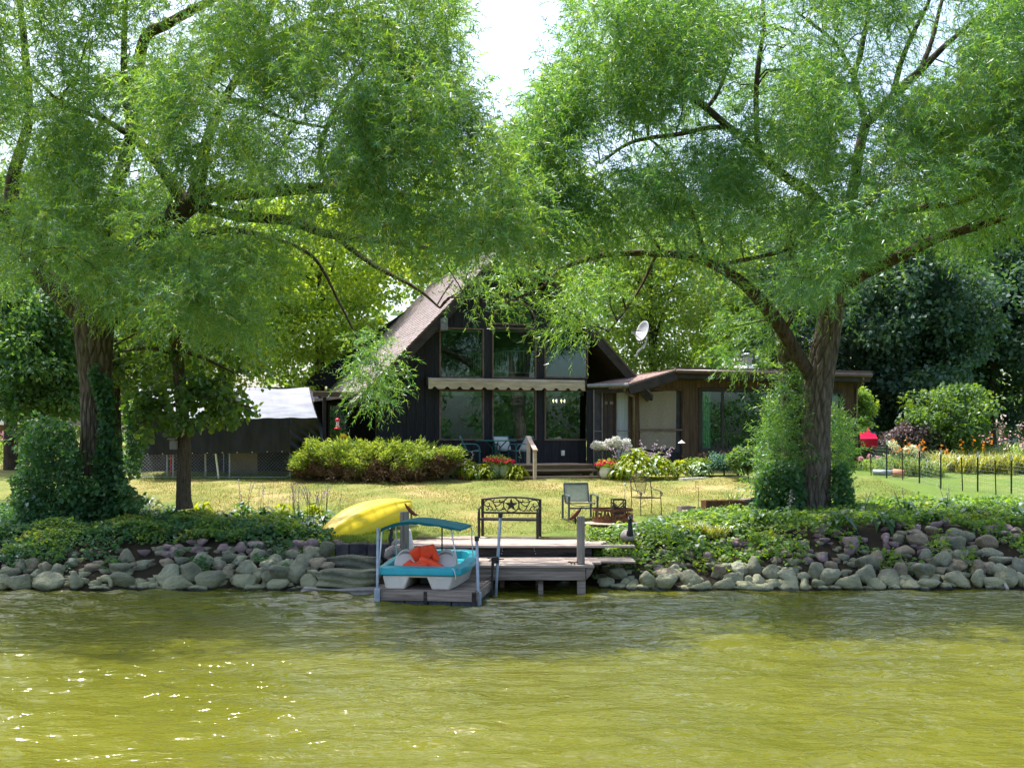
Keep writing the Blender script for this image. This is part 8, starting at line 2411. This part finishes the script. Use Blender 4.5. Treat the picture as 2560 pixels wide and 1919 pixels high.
grass_clump('grass_clump', 'dark sword-leaved clump at the left edge below the creeper', G(60, 1320, 22, 28), 60, 0.8, M_IVY, 9, W=0.03, spread=0.3)
# day lilies and flowers beyond the fence
GD = 'flower bed along the right boundary'
for i, (px, py, n, H, m, fl) in enumerate(((2250, 1185, 120, 0.95, M_GREENBLADE, (M_ORANGEPETAL, 5, 0.13)), (2290, 1188, 150, 0.9, M_GREENBLADE, (M_ORANGEPETAL, 6, 0.13)), (2325, 1190, 120, 0.8, M_GREENBLADE, None), (2375, 1178, 200, 0.85, M_LILYBLADE, (M_ORANGEPETAL, 3, 0.12)), (2415, 1180, 220, 0.9, M_LILYBLADE, None), (2455, 1182, 220, 0.9, M_LILYBLADE, (M_ORANGEPETAL, 3, 0.12)), (2495, 1180, 220, 1.0, M_LILYBLADE, (M_PINKPETAL, 7, 0.10)), (2540, 1184, 220, 1.05, M_LILYBLADE, (M_PINKPETAL, 9, 0.10)), (2585, 1184, 200, 1.1, M_LILYBLADE, (M_PINKPETAL, 8, 0.10)), (2350, 1160, 160, 0.8, M_LILYBLADE, None), (2435, 1158, 180, 1.0, M_LILYBLADE, (M_ORANGEPETAL, 2, .12)), (2520, 1155, 180, 1.2, M_FRESH, (M_PINKPETAL, 9, 0.10)))):
    names = ['green clump with orange lilies behind the third fence stake', 'green clump with orange lilies behind the fourth fence stake', 'green clump right of the orange lilies', 'yellow-green day lily clump, left end of the sunny bed', 'yellow-green day lily clump behind the sixth fence stake', 'yellow-green day lily clump with an orange bloom', 'day lily clump with pink flowers behind the eighth fence stake', 'pink-flowered clump behind the ninth fence stake', 'pink-flowered clump at the right edge of the bed', 'rear day lily clump below the light green bush', 'rear day lily clump in the middle of the sunny bed', 'rear tall clump with pink flowers under the white house']
    grass_clump('day_lily', names[i], G(px, py, 26, 50), n, H, m, 400 + i, W=0.035, spread=0.7, arch=1.0, cat='day lily', group=GD, flowers=fl)
def blossom_bush(name, label, loc, heads, hr, nf, m, seed, H, leafm=M_FRESH, nleaf=250, lr=0.4, L=0.05, leafL=0.10, cat='flowers'):
    r = np.random.default_rng(seed); t = thing(name, label, cat, loc)
    hd = np.array(heads, float)
    mb = MB()
    for h in hd:
        mb.tube(catmull([(h[0] * 0.2, h[1] * 0.2, 0), (h[0] * 0.7, h[1] * 0.7, h[2] * 0.6), tuple(h)], 3), 0.008, 4, cap=False)
    mb.build('stems', M_STEM, t)
    for k, h in enumerate(hd):
        off = unit(r.normal(size=(nf, 3))) * hr * (0.75 + 0.25 * r.random((nf, 1)))
        off[:, 2] *= 0.8
        leaf_obj('flower_head', leaf_mesh('flower_head', off + h, r.normal(size=(nf, 3)), off + r.normal(size=(nf, 3)) * 0.02, L, L, m, LEAF_OVAL), t)
    if nleaf:
        off = unit(r.normal(size=(nleaf, 3))) * np.array([lr, lr * 0.7, H * 0.4]) * r.random((nleaf, 1)) ** .4 + np.array([0, 0, H * 0.42])
        leaf_obj('foliage', leaf_mesh('foliage', off, r.normal(size=off.shape) + np.array([0, 0, -.3]), r.normal(size=off.shape) * .5 + np.array([0, -.3, .8]), leafL * r.uniform(.6, 1.2, nleaf), leafL * .5, leafm, LEAF_DIA), t)
    return t
gl = G(2238, 1180, 26, 50)
blossom_bush('pale_hydrangea', 'pale greenish hydrangea heads behind the third fence stake', G(2240, 1184, 26, 50), [(-.12, 0, 0.95), (.05, .1, .8), (.35, 0, .75), (.55, 0, .82), (.7, .1, .65)], 0.15, 120, leafmat('pale_green_petal', (0.62, 0.66, 0.42), (0.74, 0.76, 0.55), (0.6, 0.65, 0.3), (0.7, 0.72, 0.4), tr=.3, gloss=.03), 31, 0.9, nleaf=400, lr=0.7)
blossom_bush('red_flowers', 'low bed of red and orange blooms beside the red car', G(2190, 1178, 26, 50), [(-.2, 0, .5), (.1, .1, .45), (.4, 0, .5), (-.5, 0, .42)], 0.09, 40, M_PINKPETAL, 32, 0.55, nleaf=420, lr=0.7)
# pinkish meadow flowers at the far left
blossom_bush('meadow_flowers', 'pale pink wild flowers before the brick house at the left edge', G(20, 1165, 26, 56), [(-.9 + .3 * k, 0.1 * (k % 3), 1.2 + .2 * math.sin(k * 2)) for k in range(9)], 0.22, 45, M_PINKPETAL, 33, 1.3, nleaf=900, lr=1.6, leafL=0.14)

# ------------------------------------------------------------------ plants at the foot of the cottage
jn = thing('juniper_hedge', 'wide spreading juniper, green on top and brown below, left of the porch deck', 'juniper', (0, 0, 0))
r = np.random.default_rng(44); JD = 33.2
S = []; Dv = []; br = []
prof_x = [738, 760, 800, 860, 930, 980, 1020, 1060, 1100, 1145]
prof_t = [1150, 1118, 1112, 1104, 1106, 1104, 1108, 1118, 1120, 1132]
prof_b = [1172, 1190, 1196, 1200, 1202, 1202, 1200, 1196, 1176, 1146]
tufts = []
for i in range(540):
    px = r.uniform(738, 1143); tp_, bt_ = np.interp(px, prof_x, prof_t), np.interp(px, prof_x, prof_b)
    tp_ += 6 * math.sin(px * 0.07) + 3 * math.sin(px * 0.19)
    k = r.random() ** 1.1
    y = tp_ + (bt_ - tp_) * k
    dd = JD + r.uniform(-0.75, 0.85) * math.sin(PI * min(max((px - 730) / 420, 0.02), .98)) ** 0.5
    if k < 0.25: dd = JD + r.uniform(-0.5, 1.1)
    tufts.append((px, y, dd, k))
GS, GDv, BS, BDv = [], [], [], []
for (px, y, dd, k) in tufts:
    c = np.array(P(px, y, dd))
    c[2] = max(c[2], float(gz(c[0], c[1])) + 0.1)
    n = 46
    out = unit(np.array([[c[0] - xat(940, JD), -0.9, 0.55 - k * 0.7]]))[0]
    st = c + r.normal(size=(n, 3)) * 0.07
    d = out * 0.7 + r.normal(size=(n, 3)) * 0.5 + np.array([0, 0, 0.25])
    brown = k > 0.60 + 0.16 * math.sin(px * 0.045) + 0.1 * r.normal()
    (BS if brown else GS).append(st); (BDv if brown else GDv).append(d)
for nm, s_, d_, m_ in (('green_sprays', GS, GDv, M_JUNIPER), ('brown_sprays', BS, BDv, M_JUNIPERDEAD)):
    s_ = np.concatenate(s_); d_ = np.concatenate(d_)
    leaf_obj(nm, leaf_mesh(nm, s_, d_, r.normal(size=s_.shape), r.uniform(.09, .20, len(s_)), 0.035, m_, LEAF_DIA), jn)
mb = MB()
for k in range(16):
    x = xat(800 + k * 20, JD); mb.tube(catmull([(xat(940, JD) + (k - 8) * .12, JD + .2, float(gz(x, JD))), (x, JD, float(gz(x, JD)) + .3), (x + (k - 8) * .06, JD - .4, float(gz(x, JD)) + .75)], 4), np.linspace(.04, .01, 9), 5)
mb.build('stems', M_DARKBARK, jn)
HB = 'plants along the porch deck'
def near(px, py, d0=31.0): return G(px, py, d0, 40)
hosta('yellow-green hosta clump at the left front of the porch deck', near(1170, 1196), 110, 0.28, 'yellow', 1, group=HB, flowers=3, fm=M_WHITEPETAL, fh=0.85, mix='fresh')
hosta('yellow-green hosta between the left clump and the red flower pot', near(1212, 1197), 70, 0.28, 'yellow', 2, group=HB, mix='fresh')
hosta('yellow hosta just left of the porch steps', near(1290, 1197), 60, 0.30, 'yellow', 3, group=HB, flowers=1, fm=M_WHITEPETAL, fh=0.8)
hosta('large yellow-green hosta mound with lavender flowers right of the steps', near(1590, 1196), 200, 0.30, 'yellow', 4, group=HB, mix='fresh')
hosta('dense yellow-green hosta mound before the painted totem post', near(1645, 1196), 150, 0.28, 'yellow', 5, group=HB, mix='fresh')
hosta('low yellow-green hosta mound left under the picture window', near(1700, 1192), 90, 0.28, 'yellow', 6, group=HB, mix='green')
hosta('green hosta mound under the picture window', near(1748, 1191), 80, 0.28, 'fresh', 7, group=HB, mix='green')
hosta('yellow hosta beside the white pot', near(1545, 1196), 60, 0.30, 'yellow', 14, group=HB)
fsr = thing('lavender_flower_spikes', 'lavender flower spikes rising over the hosta mound before the porch', 'flowers', near(1612, 1193))
r = np.random.default_rng(25); mb = MB(); S = []; Dv = []
for (px0, px1, pt) in ((1560, 1523, 1116), (1575, 1530, 1138), (1590, 1560, 1112), (1600, 1572, 1120), (1605, 1600, 1104), (1612, 1610, 1115), (1622, 1625, 1130), (1630, 1638, 1104), (1640, 1658, 1112), (1650, 1666, 1140), (1662, 1672, 1135), (1660, 1680, 1118), (1570, 1546, 1130), (1625, 1640, 1130), (1585, 1580, 1125)):
    D = fsr.location.y + r.uniform(-.4, .4)
    a = P(px0, 1165, D) - fsr.location; b = P(px1, pt, D) - fsr.location
    c = catmull([a, (a + b) / 2 + Vector(((a.x - b.x) * -.1, 0, .12)), b], 6)
    mb.tube(c, 0.008, 4, cap=False)
    for k in range(22):
        q = c[int(len(c) * (0.45 + 0.54 * k / 22))]
        S.append(q + r.normal(size=3) * 0.028); Dv.append((r.normal(), r.normal() - .3, -0.6))
mb.build('stalks', M_STEM, fsr)
leaf_obj('blossoms', leaf_mesh('blossoms', np.array(S), np.array(Dv), r.normal(size=(len(S), 3)), 0.075, 0.035, M_LAVPETAL, LEAF_DIA), fsr)
hy = near(1530, 1192, 33)
heads = []
for (px, py) in ((1492, 1108), (1486, 1114), (1503, 1112), (1514, 1116), (1520, 1106), (1530, 1104), (1539, 1112), (1548, 1106), (1559, 1110), (1566, 1104), (1570, 1113), (1496, 1118), (1540, 1098), (1556, 1116)):
    heads.append(P(px, py, hy.y) - hy)
blossom_bush('white_hydrangea', 'row of white hydrangea heads before the porch door', hy, heads, 0.125, 150, M_WHITEPETAL, 41, 0.6, nleaf=260, lr=0.35, L=0.045, leafm=M_HOSTA)
def potplant(label, loc, pot_m, r0, h, fm, seed, scale=1.0, ex=M_YELLOWGREEN):
    t = thing('flower_pot', label, 'flower pot', loc)
    MB().lathe([(r0 * 0.6, 0), (r0 * 0.92, h * 0.25), (r0, h * 0.6), (r0 * 0.85, h * 0.93), (r0 * 0.92, h), (r0 * 0.8, h), (r0 * 0.75, h * 0.92), (0.01, h * 0.9)], 20).build('pot', pot_m, t, smooth=True)
    r = np.random.default_rng(seed)
    n = 300
    off = unit(r.normal(size=(n, 3))) * np.array([r0 * 1.5, r0 * 1.3, 0.18]) * r.random((n, 1)) ** .4 + np.array([0, 0, h + 0.10])
    leaf_obj('foliage', leaf_mesh('foliage', off, r.normal(size=off.shape), r.normal(size=off.shape) * .5 + np.array([0, -.3, .8]), 0.08, 0.05, ex, LEAF_DIA), t)
    n = 90
    off = unit(r.normal(size=(n, 3))); off[:, 2] = np.abs(off[:, 2]) * 0.6 + 0.2
    off = off * np.array([r0 * 1.5, r0 * 1.3, 0.16]) + np.array([0, -0.03, h + 0.06])
    leaf_obj('blossoms', leaf_mesh('blossoms', off, r.normal(size=off.shape), r.normal(size=off.shape) * .5 + np.array([0, -.8, .5]), 0.075, 0.075, fm, LEAF_OVAL), t)
    return t
potplant('white glazed pot of red flowers at the right end of the steps', near(1516, 1196), M_POT, 0.22, 0.34, M_REDPETAL, 51)
potplant('green glazed pot of crimson flowers among the hostas left of the steps', near(1262, 1196), M_GREENPOT, 0.18, 0.40, M_REDPETAL, 52)
p1_ = potplant('pot of crimson flowers hidden in the hostas before the porch deck', near(1240, 1194), M_GREENPOT, 0.26, 0.42, M_REDPETAL, 53)
go = thing('garden_ornaments', 'small red and blue garden ornaments at the left foot of the deck hostas', 'garden ornament', near(1150, 1197))
MB().blob((0, 0, 0.07), (0.12, 0.1, 0.14), 1.0, 7).blob((0, 0, 0.17), (0.08, 0.08, 0.09), 1.0, 7).build('red_figure', mat('faded_red', (0.42, 0.1, 0.08)), go, smooth=True)
MB().blob((-0.16, -0.03, 0.05), (0.12, 0.1, 0.10), 1.0, 7).build('blue_figure', mat('faded_blue', (0.08, 0.12, 0.36)), go, smooth=True)
MB().blob((0.14, -0.02, 0.06), (0.14, 0.1, 0.12), 1.0, 7).build('orange_figure', mat('faded_orange', (0.5, 0.22, 0.14)), go, smooth=True)
broadleaf('garden_bush', 'blue-green bush under the picture window', 1810, 34.6, 1140, 1190, 84, leafmat('blue_green_leaf', (0.03, 0.10, 0.08), (0.07, 0.17, 0.13), (0.06, 0.2, 0.08), (0.12, 0.3, 0.12), tr=.4, gloss=.1), 46, 80, 0.10, 130, crad=0.22, trunk_r=0.02, Wr=0.4)
broadleaf('garden_bush', 'small green bush between the totem post and the blue-green bush', 1755, 34.8, 1150, 1180, 60, M_FRESH, 26, 70, 0.08, 131, crad=0.18, trunk_r=0.02)
broadleaf('garden_bush', 'green bush left of the willow shoots under the picture window', 1872, 33.5, 1120, 1195, 90, M_MAPLE, 46, 80, 0.10, 132, crad=0.25, trunk_r=0.03)
sf = thing('sunflower', 'yellow sunflower standing behind the juniper', 'sunflower', near(859, 1192, 33))
hz_ = zat(1094, sf.location.y) - sf.location.z
MB().tube(catmull([(0, 0, 0), (0.03, 0, hz_ * .6), (0, -0.02, hz_)], 4), 0.012, 5).build('stem', M_STEM, sf)
a = np.linspace(0, 2 * PI, 22, endpoint=False)
dd = np.stack([np.cos(a), np.zeros(22) - .1, np.sin(a)], -1)
leaf_obj('petals', leaf_mesh('petals', dd * 0.05 + np.array([0, -0.05, hz_]), dd, np.tile(np.array([0, -1.0, .3]), (22, 1)), 0.10, 0.045, M_YELLOWPETAL, LEAF_DIA), sf)
MB().blob((0, -0.05, hz_), (0.12, 0.04, 0.12), 1.0, 7).build('flower_disc', mat('sunflower_brown', (0.16, 0.08, 0.02), (0.3, 0.17, 0.03)), sf, smooth=True)
o_ = [bpy.data.objects.new('leaf', random.choice(HL['yellow'])) for _ in range(6)]
for k, o in enumerate(o_):
    link(o, sf); o.scale = (0.24,) * 3; o.location = (0.02, 0, hz_ - 0.12 - 0.1 * k); o.rotation_euler = (0.2, 0, k * 2.3)
# edging board along the lawn under the juniper
tag(MB().tube([tuple(near(760, 1201)), tuple(near(960, 1204)), tuple(near(1180, 1199))], 0.035, 6).build('garden_edging', M_BLACKWOOD), 'dark edging strip along the lawn before the juniper', 'edging')
# weeds at the foot of the kennel
lawn_blades(2600, 305, (xat(335, 33.5), xat(735, 33.5)), (33.3, 34.6), 0.16, M_GREENBLADE, 'weeds', 'thin weeds along the foot of the kennel')
# fallen dead stems and reeds on the bank
